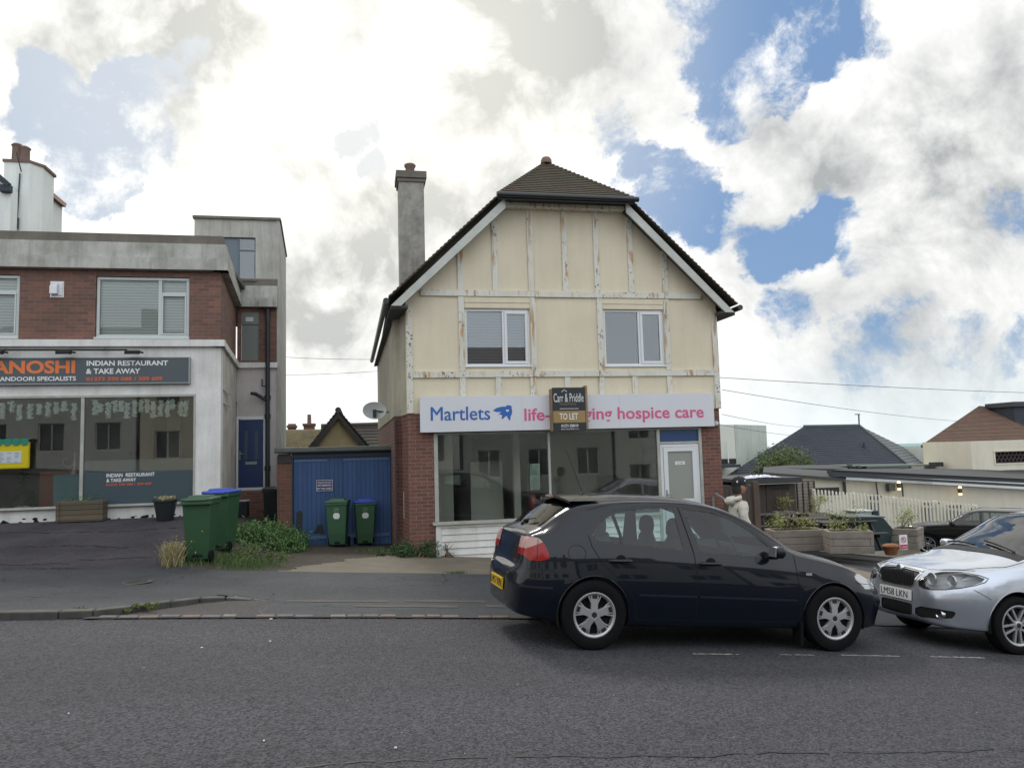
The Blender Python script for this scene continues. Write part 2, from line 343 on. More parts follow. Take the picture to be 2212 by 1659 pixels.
def rendermat(name, col, dirt, dirtamt=.4, sc=1.1, rough=.85, streak=.6):
    m, nt, p = newmat(name); setp(p, col, rough, spec=.3)
    c = mixc(nt, mul(nt, noisef(nt, pos(nt), sc, 6, .65, .4, .75), dirtamt), col, dirt)
    c = mixc(nt, mul(nt, noisef(nt, pos(nt, (4, 4, .35)), 1.3, 6, .65, .45, .8), dirtamt*streak), c, tuple(d*.8 for d in dirt))
    c = mixc(nt, mul(nt, noisef(nt, pos(nt), 25, 4, .6, .45, .85), .18), c, tuple(d*.7 for d in dirt))
    L(nt, c, p.inputs['Base Color']); bump(nt, p, noisef(nt, pos(nt), 90, 4, .6, 0, 1), .18, .006); return m
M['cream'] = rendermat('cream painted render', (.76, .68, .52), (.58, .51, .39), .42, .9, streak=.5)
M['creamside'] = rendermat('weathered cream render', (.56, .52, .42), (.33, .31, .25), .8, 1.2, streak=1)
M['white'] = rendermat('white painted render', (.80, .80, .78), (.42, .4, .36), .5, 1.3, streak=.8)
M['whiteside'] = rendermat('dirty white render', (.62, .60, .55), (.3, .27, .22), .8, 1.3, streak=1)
M['pink'] = rendermat('pale pinkish render', (.60, .55, .55), (.36, .32, .3), .6, 1.3)
M['conc'] = rendermat('weathered concrete', (.52, .52, .48), (.24, .235, .2), .85, 1.8, streak=1)
M['concdark'] = rendermat('mossy concrete coping', (.19, .17, .145), (.10, .09, .075), .8, 2.5)
M['tower'] = rendermat('grey cement render', (.48, .475, .44), (.28, .27, .235), .8, 1.4, streak=1)
M['chim'] = rendermat('pebbledash chimney', (.36, .345, .31), (.17, .16, .145), .9, 5)
M['distw'] = rendermat('distant white render', (.74, .77, .75), (.45, .45, .42), .4, .5)
M['distg'] = rendermat('pale green grey render', (.5, .54, .5), (.33, .36, .33), .6, .4, streak=1)
M['pubw'] = rendermat('cream pub render', (.76, .71, .59), (.6, .56, .45), .5, .6)
M['yellowr'] = rendermat('yellow render', (.5, .42, .24), (.25, .2, .12), .6, .9)
M['brickr'] = brickmat('restaurant brick', (.27, .125, .09), (.14, .085, .07), (.27, .21, .18), stain=(.09, .062, .05))
M['bricks'] = brickmat('shop brick', (.235, .10, .075), (.135, .068, .056), (.36, .26, .22), stain=(.11, .058, .045))
M['brickg'] = brickmat('garage brick', (.2, .085, .06), (.13, .07, .05), (.2, .15, .12), stain=(.12, .07, .05))
def painted_timber():
    m, nt, p = newmat('peeling white painted timber'); setp(p, (.68, .68, .62), .6)
    P = pos(nt)
    c = mixc(nt, mul(nt, noisef(nt, P, 2, 5, .6, .4, .7), .6), (.70, .69, .62), (.58, .55, .44))
    rust = mul(nt, noisef(nt, pos(nt, (5.5, 5.5, .8)), 2.1, 3, .5, .53, .61), noisef(nt, pos(nt, (1, 1, .6)), 1.9, 3, .5, .43, .55))
    c = mixc(nt, mul(nt, rust, .8), c, (.42, .22, .07))
    pe = mul(nt, noisef(nt, pos(nt, (1, 1, .8)), 20, 5, .65, .57, .62), noisef(nt, P, 1.15, 3, .5, .46, .57)); c = mixc(nt, pe, c, (.07, .065, .07))
    ns = nd(nt, 'ShaderNodeTexVoronoi', Scale=5.5); L(nt, P, ns.inputs['Vector']); c = mixc(nt, mul(nt, mul(nt, ns.outputs['Distance'], .07, 'LESS_THAN'), .8), c, (.2, .1, .05))
    L(nt, c, p.inputs['Base Color']); bump(nt, p, noisef(nt, pos(nt), 40, 4, .6, 0, 1), .3, .006); return m
M['timber'] = painted_timber()
M['barge'] = mat('white bargeboard', (.60, .62, .58), .5, .2, 2, fine=12)
M['upvc'] = simple('white upvc', (.72, .74, .76), .3)
M['upvcg'] = simple('greyed white frame', (.55, .59, .58), .4)
M['alu'] = mat('dull white frame paint', (.52, .53, .48), .5, .3, 4, fine=30)
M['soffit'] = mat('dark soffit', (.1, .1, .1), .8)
M['gutter'] = simple('black plastic gutter', (.015, .02, .025), .35)
M['pipe'] = simple('dark grey pipe', (.03, .038, .045), .45)
M['blued'] = simple('navy blue door paint', (.015, .04, .13), .35, coat=.2)
M['bluep'] = simple('blue panel', (.02, .06, .17), .4)
M['signg'] = simple('grey sign panel', (.075, .095, .11), .4)
M['orange'] = simple('orange lettering', (.75, .19, .05), .45)
M['redl'] = simple('red orange lettering', (.6, .12, .05), .45)
M['whitel'] = simple('white lettering', (.8, .8, .8), .45)
M['signw'] = mat('white sign panel', (.70, .71, .76), .25, .05, 1, fine=0)
M['mblue'] = simple('blue lettering', (.03, .13, .45), .4)
M['mpink'] = simple('pink lettering', (.68, .11, .27), .4)
M['abk'] = simple('charcoal board', (.022, .025, .03), .4); M['agold'] = simple('tan board band', (.33, .22, .09), .5); M['atan'] = simple('faint tan lettering', (.25, .19, .14), .5)
M['black'] = simple('matt black', (.012, .012, .013), .6); M['vblack'] = simple('black void', (.004, .004, .004), .9)
M['glass'] = glassmat('shop window glass', (.93, .95, .94), 1.55, dirt=.05, spec_boost=1.0)
M['glassup'] = glassmat('upstairs window glass', (.85, .9, .92), 1.7, spec_boost=1.4)
M['glassr'] = glassmat('restaurant upstairs glass', (.94, .97, .96), 1.45)
M['blind'] = None
def blindmat(name, c):
    m, nt, p = newmat(name); setp(p, c, .6); w = nd(nt, 'ShaderNodeTexWave', Scale=5.2, bands_direction='Z'); w.wave_profile = 'SAW'; L(nt, pos(nt), w.inputs['Vector'])
    L(nt, mixc(nt, w.outputs['Fac'], c, tuple(x*.55 for x in c)), p.inputs['Base Color']); bump(nt, p, w.outputs['Fac'], .6, .02); return m
M['blind'] = blindmat('venetian blind', (.85, .88, .84)); M['blindb'] = blindmat('grey venetian blind', (.5, .53, .55))
def planks(name, c1, c2, w=.1, axis=0, rough=.7, gap=.06, dirt=None):
    m, nt, p = newmat(name); setp(p, c1, rough); g = pos(nt); s = nd(nt, 'ShaderNodeSeparateXYZ'); L(nt, g, s.inputs[0])
    u = mul(nt, s.outputs[0], s.outputs[1], 'ADD') if axis == 0 else s.outputs[2]
    q = mul(nt, u, 1/w); fr = mul(nt, q, 0, 'FRACT'); fl = mul(nt, q, 0, 'FLOOR')
    wn = nd(nt, 'ShaderNodeTexWhiteNoise', noise_dimensions='1D'); L(nt, fl, wn.inputs['W'])
    c = mixc(nt, wn.outputs['Value'], c1, c2); c = mixc(nt, mul(nt, noisef(nt, pos(nt, (6, 6, .5) if axis == 0 else (.5, .5, 8)), 5, 5, .6), .4), c, tuple(x*.6 for x in c2))
    e = mul(nt, fr, gap, 'LESS_THAN'); c = mixc(nt, mul(nt, e, .85), c, tuple(x*.15 for x in c1))
    if dirt: c = mixc(nt, mul(nt, noisef(nt, pos(nt, (1, 1, .5)), 3, 5, .6, .55, .8), .7), c, dirt)
    L(nt, c, p.inputs['Base Color']); bump(nt, p, mul(nt, e, -1.), .8, .01); return m
M['gdoor'] = planks('blue boarded door', (.042, .105, .26), (.034, .085, .21), .1, 0, .6, .07, dirt=(.03, .05, .09))
M['sleeper'] = mat('weathered sleeper timber', (.33, .29, .25), .85, .4, 3, bs=40, fine=35)
M['brownwood'] = planks('brown stained boards', (.085, .06, .052), (.06, .045, .04), .12)
M['lap'] = planks('lap panel boards', (.33, .29, .25), (.24, .21, .18), .11, 1, .85, .12)
M['darkwood'] = mat('dark stained timber', (.05, .045, .042), .7, .4, 5, fine=30)
M['trough'] = planks('old trough boards', (.15, .12, .08), (.1, .085, .06), .1, 1, .9, .08)
def tilemat(name, c1, c2, moss, bw=.17, rh=.11):
    m, nt, p = newmat(name); setp(p, c1, .85); g = nd(nt, 'ShaderNodeNewGeometry'); s = nd(nt, 'ShaderNodeSeparateXYZ'); L(nt, g.outputs['Position'], s.inputs[0])
    cb = nd(nt, 'ShaderNodeCombineXYZ'); L(nt, mul(nt, s.outputs[0], s.outputs[1], 'ADD'), cb.inputs[0]); L(nt, s.outputs[2], cb.inputs[1])
    b = nd(nt, 'ShaderNodeTexBrick', Scale=1., Color1=c4(c1), Color2=c4(c2), Mortar=c4(tuple(c*.35 for c in c2))); b.inputs['Mortar Size'].default_value = .006; b.inputs['Brick Width'].default_value = bw; b.inputs['Row Height'].default_value = rh
    L(nt, cb.outputs[0], b.inputs['Vector'])
    c = mixc(nt, mul(nt, noisef(nt, pos(nt), 1.3, 6, .65, .42, .68), .75), b.outputs['Color'], moss); c = mixc(nt, mul(nt, noisef(nt, pos(nt), 14, 4, .6), .4), c, tuple(x*.5 for x in c2))
    L(nt, c, p.inputs['Base Color']); bump(nt, p, mul(nt, b.outputs['Fac'], -1.), .5, .01); return m
M['tile'] = tilemat('mossy plain tiles', (.13, .085, .065), (.085, .07, .055), (.075, .08, .042))
M['redtile'] = tilemat('red clay tiles', (.20, .095, .066), (.10, .062, .052), (.12, .095, .045), .2, .12)
M['slate'] = tilemat('dark slates', (.052, .064, .085), (.045, .055, .075), (.058, .064, .07), .3, .17)
M['slatel'] = tilemat('pale slates', (.16, .175, .18), (.13, .15, .16), (.14, .15, .14), .3, .17)
M['browntile'] = tilemat('brown interlocking tiles', (.085, .07, .06), (.06, .055, .05), (.08, .08, .05), .3, .18)
M['orangetile'] = tilemat('orange tiles', (.4, .16, .09), (.33, .13, .08), (.28, .14, .09))
M['ochretile'] = tilemat('lichened tiles', (.2, .16, .08), (.13, .11, .07), (.22, .18, .07))
M['terra'] = mat('terracotta', (.24, .16, .13), .8, .3, 6)
M['felt'] = mat('dark roofing felt', (.04, .045, .05), .8, .4, .6, col2=(.062, .067, .07), fine=20)
M['ledge'] = mat('dull grey green metal', (.12, .14, .135), .6, .3, 3)
M['bing'] = simple('green wheelie bin plastic', (.028, .085, .038), .5); M['bingd'] = simple('faded green bin plastic', (.045, .115, .058), .5)
M['binblue'] = simple('blue bin lid', (.03, .07, .42), .35); M['binblack'] = simple('dark bin plastic', (.012, .018, .022), .5); M['bint'] = mat('dark green skip metal', (.008, .035, .038), .5, .4, 3)
M['rubber'] = mat('rubber', (.009, .009, .01), .8, .3, 20, fine=0, spec=.15)
M['steel'] = simple('galvanised steel', (.32, .34, .35), .45, .7); M['chrome'] = simple('chrome', (.75, .76, .78), .12, 1.)
def leafmat(name, c1, c2):
    m, nt, p = newmat(name); setp(p, c1, .6); g = nd(nt, 'ShaderNodeNewGeometry')
    L(nt, mixc(nt, g.outputs['Random Per Island'], c1, c2), p.inputs['Base Color']); p.inputs['Subsurface Weight'].default_value = 0; return m
M['leaf'] = leafmat('dark green leaves', (.05, .12, .035), (.11, .20, .06)); M['leaf2'] = leafmat('yellow green leaves', (.2, .27, .06), (.42, .42, .15))
M['grassm'] = leafmat('grass blades', (.05, .11, .03), (.11, .17, .05)); M['straw'] = leafmat('straw stalks', (.3, .26, .13), (.42, .37, .2)); M['ivy'] = leafmat('olive leaves', (.05, .07, .02), (.1, .11, .035))
M['stem'] = simple('plant stem', (.12, .09, .05), .9); M['soil'] = mat('soil', (.04, .028, .018), .95)
# ------------------------------------------------------------------ setting
def sheet(name, fn, xs, ys, m, dz=0., keep=None):
    b = MB(); n = len(ys)
    P = [(x, y, fn(x, y)+dz) for x in xs for y in ys]; fs = []
    for i in range(len(xs)-1):
        for j in range(n-1):
            cx = (xs[i]+xs[i+1])/2; cy = (ys[j]+ys[j+1])/2
            if keep is None or keep(cx, cy): fs.append((i*n+j, (i+1)*n+j, (i+1)*n+j+1, i*n+j+1))
    b.add(P, fs); o = b.build(name, m, smooth=True, angle=80); o['kind'] = 'structure'; return o
def fr(a, b, st): n = max(1, round((b-a)/st)); return [a+(b-a)*i/n for i in range(n+1)]
XS = sorted(set(fr(-60, -12, 4)+fr(-12, 16, .4)+fr(16, 60, 4)))
YS = sorted(set(fr(-20, 3, 2)+fr(3, 26, .4)+fr(26, 90, 4)+fr(90, 240, 25)))
sheet('ground', ground, [-900, -300, -120]+XS+[120, 300, 900], YS, M['yard'], -.02)
def kline(x):      # kerb line of the raised footway on the left
    return 8.62 if x < -3.0 else 8.62+1.15*ss(-3.0, -1.5, x)**1.3
def gpave(x, y):
    k = max(ss(9.8, 11.0, y), ss(-1.0, -1.8, x) if y > kline(x)-.01 else 0)
    return ground(x, y)+.012+.055*k*(1-ss(12.1, 12.6, y)*ss(-2, 0, x)*.9)
sheet('road', gz, [-200, -60]+fr(-24, 24, .5)+[60, 200], fr(-3.4, 8.5, .5)+[8.9, 9.4, 9.9], M['road'], .0)
sheet('pavement', gpave, fr(-24, -3.2, .6)+fr(-3.2, 0, .1)[1:]+fr(0, 24, .4)[1:], fr(8.56, 12.3, .08), M['pave'], 0., keep=lambda x, y: y > kline(x)+.0 or x > -1.15)
sheet('dropped_crossing', lambda x, y: gz(x, y)+.006, fr(-3.1, -1.0, .1)+fr(-1., 4, .4)[1:], fr(8.56, 11.0, .08), M['patch'], 0., keep=lambda x, y: (y < kline(x)+.16 and x < -.9) or (x >= -.9 and y < 9.95+.25*math.sin(x*1.7)))
sheet('forecourt', ground, fr(-24, -1.6, .4), fr(12.3, 22, .3), M['fore'], .02)
sheet('driveway', lambda x, y: ground(x, y)+.035, fr(-1.9, 2.2, .06)+fr(2.2, 8.2, .3)[1:], fr(12.28, 15.4, .06), M['apron'], 0., keep=lambda x, y: x > -1.45+(y-12.3)*.55+.25*noise.noise(Vector((x*1.7, y*1.7, 3)))+.08*noise.noise(Vector((x*7, y*7, 3))))
sheet('garage_approach', lambda x, y: ground(x, y)+.026, fr(-2.6, 1.2, .2), fr(12.3, 18.6, .2), M['dirt'], 0.)
sheet('side_path', lambda x, y: ground(x, y)+.03, fr(7.6, 12.6, .2), fr(12.4, 23, .3), M['apron'], 0., keep=lambda x, y: x < 10.6+(y-12.4)*.21)
sheet('far_pavement', lambda x, y: gz(x, y)+.1, fr(-24, 24, 2), fr(-7, -3.4, 1), M['pave'], 0.)
# thin crack running along the near lane, and fretted parking bay marks
rnd = random.Random(3); b = MB(); x = -1.2; y = 4.13
while x < 9:
    nx = x+.05; ny = y+rnd.uniform(-.018, .021); w = .004+.006*rnd.random(); ny += (4.17+.02*nx-ny)*.04
    if rnd.random() > .07: b.add([(x, y-w, gz(x, y)+.004), (nx, ny-w, gz(nx, ny)+.004), (nx, ny+w, gz(nx, ny)+.004), (x, y+w, gz(x, y)+.004)], [(0, 1, 2, 3)])
    x, y = nx, ny
o = b.build('road_crack', M['black']); o['kind'] = 'structure'
def strip(b, x0, x1, y0, w, seed=1, brk=.15):
    r = random.Random(seed); x = x0
    while x < x1:
        nx = x+.03; ww = w*r.uniform(.4, 1)
        if r.random() > brk:
            yy = y0+r.uniform(-.004, .004); b.add([(x, yy, gz(x, yy)+.004), (nx, yy, gz(nx, yy)+.004), (nx, yy+ww, gz(nx, yy+ww)+.004), (x, yy+ww, gz(x, yy+ww)+.004)], [(0, 1, 2, 3)])
        x = nx
b = MB()
for i, (a, c) in enumerate([(2.98, 3.42), (3.86, 4.2), (4.52, 5.13), (5.5, 6.12), (6.6, 7.3)]): strip(b, a, c, 6.78+.02*i, .042, i, .08)
o = b.build('parking_bay_line', M['paintline']); o['kind'] = 'structure'
# kerb stones
b = MB(); xs = fr(-14, -3, .9)+[-2.7, -2.4, -2.1, -1.85, -1.6, -1.3, -1.0]
KM = []
for i in range(len(xs)-1):
    x0, x1 = xs[i]+.006, xs[i+1]-.006; y0, y1 = kline(x0), kline(x1); zt0 = gpave(x0, y0+.1)+.012; zt1 = gpave(x1, y1+.1)+.012
    if x0 > -2.2: zt0 -= .02*max(0, min(1, (x0+2.2)/.6)); zt1 -= .02*max(0, min(1, (x1+2.2)/.6))
    b.add([(x0, y0-.07, zt0-.25), (x1, y1-.07, zt1-.25), (x1, y1+.07, zt1-.25), (x0, y0+.07, zt0-.25), (x0, y0-.07, zt0), (x1, y1-.07, zt1), (x1, y1+.07, zt1), (x0, y0+.07, zt0)], [(0, 3, 2, 1), (4, 5, 6, 7), (0, 1, 5, 4), (1, 2, 6, 5), (2, 3, 7, 6), (3, 0, 4, 7)])
o = b.build('kerb', M['kerb'], bevel=.012); o['kind'] = 'structure'
mo = sheet('gutter_mortar', lambda x, y: gz(x, y)+.015, fr(-2.75, 4.2, .1), [8.485, 8.55, 8.615], M['patch'])
# granite setts along the gutter of the dropped crossing
rs = random.Random(5); gm = [mat('granite sett '+n, c, .8, .35, 12, fine=90, bs=60) for n, c in (('grey', (.13, .125, .125)), ('buff', (.19, .145, .12)), ('pale', (.21, .2, .18)))]
x = -2.62; i = 0
sett_x = []
while x < 1.42:
    w = rs.uniform(.13, .19)
    if not (-.62 < x < -.5 or .32 < x < .5 or .86 < x < 1.2 or -1.3 < x < -1.2): sett_x.append((x, w))
    x += w+.02
sett_x += [(2.0+.17*k, .14) for k in range(0)]
for i, (x, w) in enumerate(sett_x):
    z = gz(x+w/2, 8.58); b = MB(); y0 = 8.50+rs.uniform(-.01, .01); h = .012+rs.uniform(0, .008)
    b.box(-w/2, w/2, -.05, .05, -.05, h); o = b.build('granite_sett', gm[rs.choice([0, 0, 1, 1, 2])], bevel=.01); o.location = (x+w/2, y0+.05, z+.011); o.rotation_euler = (0, .06, rs.uniform(-.06, .06))
    tag(o, 'small granite sett set flush in the gutter line across the dropped crossing', 'paving sett', 'granite setts along the gutter')
b = MB()
for (xa, xb, yy) in ((-.9, .35, 9.62), (.5, 1.5, 9.66), (-.1, 1.15, 9.25), (1.45, 2.3, 9.3)):
    for k in range(int((xb-xa)/.1)):
        x = xa+k*.1; w = .075+.012*math.sin(x*9); b.add([(x, yy-w, gz(x, yy-w)+.016), (x+.1, yy-w, gz(x+.1, yy-w)+.016), (x+.1, yy+w, gz(x+.1, yy+w)+.016), (x, yy+w, gz(x, yy+w)+.016)], [(0, 1, 2, 3)])
o = b.build('worn_edging', mat('worn concrete edging', (.105, .09, .085), .9, .35, 7, fine=90, bs=60)); o['kind'] = 'structure'
# manhole cover
p = Vector((-2.9, 10.9, 0)); z = gpave(p.x, p.y)
mh = thing('manhole_cover', 'small oval iron inspection cover in the pavement left of the front bins', 'manhole cover', (p.x, p.y, z+.003), 0)
MB().lathe([(.17, 0), (.19, .006), (.145, .008), (.145, 0)], 20).build('rim', M['kerb'], mh, world=False); MB().lathe([(.0, .004), (.14, .004), (.14, -.01)], 20).build('cover', M['black'], mh, world=False)
# sea
sea = MB(); sea.add([(-9000, 230, -34), (9000, 230, -34), (9000, 14000, -34), (-9000, 14000, -34)], [(0, 1, 2, 3)])
ms, nt, pp = newmat('sea water'); setp(pp, (.1, .3, .27), .35); L(nt, mixc(nt, noisef(nt, pos(nt, (1, .25, 1)), .01, 5, .6), (.13, .34, .3), (.07, .24, .25)), pp.inputs['Base Color'])
o = sea.build('sea', ms); o['kind'] = 'structure'

# wandering cracks in the old surfacing
def crackline(b, x, y, ang, ln, seed, zf, w0=.008):
    r = random.Random(seed); t = 0
    while t < ln:
        a = ang+r.gauss(0, .55); nx = x+.05*math.cos(a); ny = y+.05*math.sin(a); w = w0*r.uniform(.3, 1.3); n = Vector((-math.sin(a), math.cos(a), 0))*w
        if r.random() > .12: b.add([(x-n.x, y-n.y, zf(x, y)), (nx-n.x, ny-n.y, zf(nx, ny)), (nx+n.x, ny+n.y, zf(nx, ny)), (x+n.x, y+n.y, zf(x, y))], [(0, 1, 2, 3)])
        x, y = nx, ny; t += .05
b = MB(); zf = lambda x, y: ground(x, y)+.026
for i, (x, y, a, l) in enumerate(((-7.5, 13.0, .1, 3.5), (-5.6, 14.4, -.1, 2.2), (-4.4, 13.3, .2, 1.3), (-6.5, 15.6, .05, 3.), (-7.8, 14.6, .2, 1.6), (-3.6, 15.6, .1, 1.2), (-5.0, 12.8, .0, 1.0))): crackline(b, x, y, a, l, i, zf, .014)
o = b.build('forecourt_cracks', M['black']); o['kind'] = 'structure'
b = MB(); zf = lambda x, y: gpave(x, y)+.006
for i, (x, y, a, l) in enumerate(((1.2, 12.1, -1.8, 1.4), (1.9, 12.2, -1.4, 1.0), (-.2, 10.6, .1, 2.), (-5, 9.6, .05, 2.5), (-1.0, 11.2, -.2, 1.2))): crackline(b, x, y, a, l, 20+i, zf, .006)
o = b.build('pavement_cracks', M['black']); o['kind'] = 'structure'
b = MB(); zf = lambda x, y: gz(x, y)+.012
for i, (x, y, a, l) in enumerate(((-1.1, 8.62, 1.4, 1.0), (-1.0, 9.3, .15, 1.6), (-.1, 8.7, .9, .7), (.9, 8.7, 1.2, .5), (.2, 9.45, .02, 1.4), (1.0, 9.5, 0, 1.2))): crackline(b, x, y, a, l, 40+i, zf, .008)
o = b.build('crossing_cracks', M['black']); o['kind'] = 'structure'
from mathutils.geometry import tessellate_polygon
def holewall(b, outer, holes, fn, th):
    """outline with rectangular openings, fn(u, w, d) gives the 3D point at depth d; thickness th"""
    loops = [[Vector((u, w, 0)) for u, w in outer]]+[[Vector((u0, w0, 0)), Vector((u1, w0, 0)), Vector((u1, w1, 0)), Vector((u0, w1, 0))] for u0, u1, w0, w1 in holes]
    tris = tessellate_polygon(loops); fl = [p for l in loops for p in l]; n = len(fl)
    vs = [fn(p.x, p.y, 0) for p in fl]+[fn(p.x, p.y, th) for p in fl]; fs = [tuple(t) for t in tris]+[tuple(n+i for i in t[::-1]) for t in tris]; k = 0
    for l in loops:
        m = len(l)
        for i in range(m): fs.append((k+i, k+(i+1) % m, n+k+(i+1) % m, n+k+i))
        k += m
    o = len(b.v); b.add(vs, fs); return b
def fixn(o):
    bm = bmesh.new(); bm.from_mesh(o.data); bmesh.ops.recalc_face_normals(bm, faces=bm.faces); bm.to_mesh(o.data); bm.free(); return o
def ywall(Y): return lambda u, w, d: (u, Y+d, w)
def rect(x0, x1, z0, z1): return [(x0, z0), (x1, z0), (x1, z1), (x0, z1)]
def framerect(b, x0, x1, z0, z1, w, y0, y1, wb=None):
    wb = wb or w
    b.box(x0, x1, y0, y1, z0, z0+wb).box(x0, x1, y0, y1, z1-w, z1).box(x0, x0+w, y0, y1, z0+wb, z1-w).box(x1-w, x1, y0, y1, z0+wb, z1-w)
def tiled(b, eL, eR, n, nrm, th=.022, over=.3):
    nrm = Vector(nrm).normalized()
    for i in range(n):
        t0 = i/n; t1 = min(1, (i+1+over)/n); A, B, C, D = eL(t0), eR(t0), eR(t1), eL(t1)
        A = Vector(A); B = Vector(B); C = Vector(C); D = Vector(D); u = nrm*th
        b.add([A+u*.3, B+u*.3, C, D, A+u*1.6, B+u*1.6, C+u*.6, D+u*.6], [(0, 3, 2, 1), (4, 5, 6, 7), (0, 1, 5, 4), (1, 2, 6, 5), (2, 3, 7, 6), (3, 0, 4, 7)])
def lerp(a, b, t): return Vector(a)*(1-t)+Vector(b)*t
YF = 15.36
shop = thing('shop_building', 'cream two storey shop with white timbering, half hipped gable and empty shopfront', 'shop', (4.2, 15.36, -.8))
# walls
sl_ = .955
def rz(x): return min(4.6+sl_*(x-.57), 4.52+sl_*(7.93-x))-.1
b = MB(); out = [(.89, 2.32), (7.64, 2.32), (7.64, rz(7.64)), (5.55, 6.62), (2.9, 6.62), (.89, rz(.89))]
holewall(b, out, [(2.09, 3.45, 3.27, 4.46), (5.06, 6.41, 3.26, 4.47)], ywall(YF), .22)
fixn(b.build('rendered_wall', M['cream'], shop))
b = MB(); b.box(1.42, 7.15, YF+.0, YF+.25, 1.9, 2.316)                     # lintel behind the sign
holewall(b, rect(.9, 1.42, -1.3, 2.316), [], ywall(YF+.012), .25); holewall(b, rect(7.15, 7.6, -1.6, 2.316), [], ywall(YF+.012), .25)
b.prism([(7.6, YF+.262, -1.6), (7.6, 24.4, -1.6), (7.6, 24.4, 2.316), (7.6, YF+.262, 2.316)], (-.22, 0, 0))
fixn(b.build('brick_wall', M['bricks'], shop))
b = MB()
def sidewall(b, p, q, z0, z1a, z1b, th=.2, pr=0):
    p = Vector((*p, 0)); q = Vector((*q, 0)); n = (q-p).cross(Vector((0, 0, 1))).normalized(); n = n if n.x > 0 or abs(n.x) < .01 and n.y > 0 else -n
    b.prism([p-n*pr+Vector((0, 0, z0)), q-n*pr+Vector((0, 0, z0)), q-n*pr+Vector((0, 0, z1b)), p-n*pr+Vector((0, 0, z1a))], n*(th+pr))
SW = [(.89, YF+.225), (.80, 16.25), (.675, 16.25), (.66, 17.3), (.50, 24.4)]
sidewall(b, SW[0], SW[1], 2.32, 4.7, 4.68); sidewall(b, SW[1], SW[2], 2.32, 4.66, 4.6, .19); sidewall(b, SW[2], SW[3], 2.32, 4.6, 4.6); sidewall(b, SW[3], SW[4], 2.32, 4.6, 4.5)
b.box(.66, .9, 16.42, 16.6, 2.32, 4.5)
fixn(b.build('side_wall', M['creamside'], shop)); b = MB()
b.prism([(7.62, YF+.225, 2.32), (7.62, 24.4, 2.32), (7.62, 24.4, 4.7), (7.62, YF+.225, 4.7)], (-.2, 0, 0))
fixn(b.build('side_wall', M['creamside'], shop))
b = MB(); sidewall(b, (SW[0][0]+.012, YF+.27), (SW[1][0]+.012, SW[1][1]), -1.2, 2.316, 2.316); sidewall(b, (SW[1][0]+.0, SW[1][1]+.012), (SW[2][0]+.012, SW[2][1]+.012), -1.2, 2.316, 2.316, .18); sidewall(b, (SW[2][0]+.012, SW[2][1]+.012), (SW[3][0]+.012, SW[3][1]), -1.2, 2.316, 2.316); sidewall(b, (SW[3][0]+.012, SW[3][1]), (SW[4][0]+.012, SW[4][1]), -1.2, 2.316, 2.316)
fixn(b.build('brick_side_wall', M['bricks'], shop))
# timbering
yT = YF-.03
def timber(a, c, w=.115):
    o = MB().beam((a[0], YF+.002, a[1]), (c[0], YF+.002, c[1]), w, .034, (0, -1, 0)).build('timber', M['timber'], shop); return fixn(o)
random.seed(11)
for x in (2.02, 2.745, 3.50, 4.25, 4.95, 5.71, 6.485): timber((x+random.uniform(-.01, .01), 4.842), (x, min(rz(x)-.04, 6.60)))
for x in (2.02, 3.526, 4.975, 6.475): timber((x, 3.167), (x, 4.708))
for x in (2.02, 2.756, 3.485, 4.217, 4.961, 5.70, 6.482): timber((x, 2.5), (x, 3.033))
for x in (.955, 7.575): timber((x, 2.33), (x, 4.46), .125)
for (xa, xb, z, sg) in ((1.2, 7.3, 4.775, 1), (1.02, 7.51, 3.10, 1)):
    o = MB().box(xa, xb, YF-.045, YF+.002, z-.062, z+.062).build('timber', M['timber'], shop)
for x0, x1 in ((2.085, 3.465), (5.04, 6.412)):
    b = MB().box(x0, x1, YF-.018, YF+.002, 4.475, 4.575).box(x0, x1, YF-.024, YF+.002, 4.585, 4.705); b.build('lintel_board', M['cream'], shop)
# bargeboards and eaves board
for (a, c) in (((.58, 4.43), (2.93, 6.70)), ((7.88, 4.36), (5.53, 6.70))):
    u = Vector((c[0]-a[0], 0, c[1]-a[1])).normalized(); nn = Vector((0, -1, 0)).cross(u); nn = nn if nn.z > 0 else -nn; P = [Vector((a[0], 15.02, a[1])), Vector((c[0], 15.02, c[1])), Vector((c[0], 15.02, c[1]-.22)), Vector((a[0]+(.20 if a[0] < 4 else -.20), 15.02, a[1]-.0))]
    fixn(MB().prism(P, (0, -.045, 0)).build('bargeboard', M['barge'], shop))
fixn(MB().box(2.93, 5.55, 15.14, 15.36, 6.58, 6.66).build('eaves_board', M['timber'], shop))
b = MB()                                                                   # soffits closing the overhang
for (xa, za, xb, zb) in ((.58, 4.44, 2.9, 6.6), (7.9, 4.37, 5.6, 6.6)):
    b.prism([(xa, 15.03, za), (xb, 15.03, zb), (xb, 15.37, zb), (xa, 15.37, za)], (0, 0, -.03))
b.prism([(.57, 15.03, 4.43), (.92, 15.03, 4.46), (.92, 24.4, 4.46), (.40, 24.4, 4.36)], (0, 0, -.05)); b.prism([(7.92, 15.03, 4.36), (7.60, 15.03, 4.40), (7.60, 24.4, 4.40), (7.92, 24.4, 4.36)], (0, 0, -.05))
fixn(b.build('soffit', M['soffit'], shop))
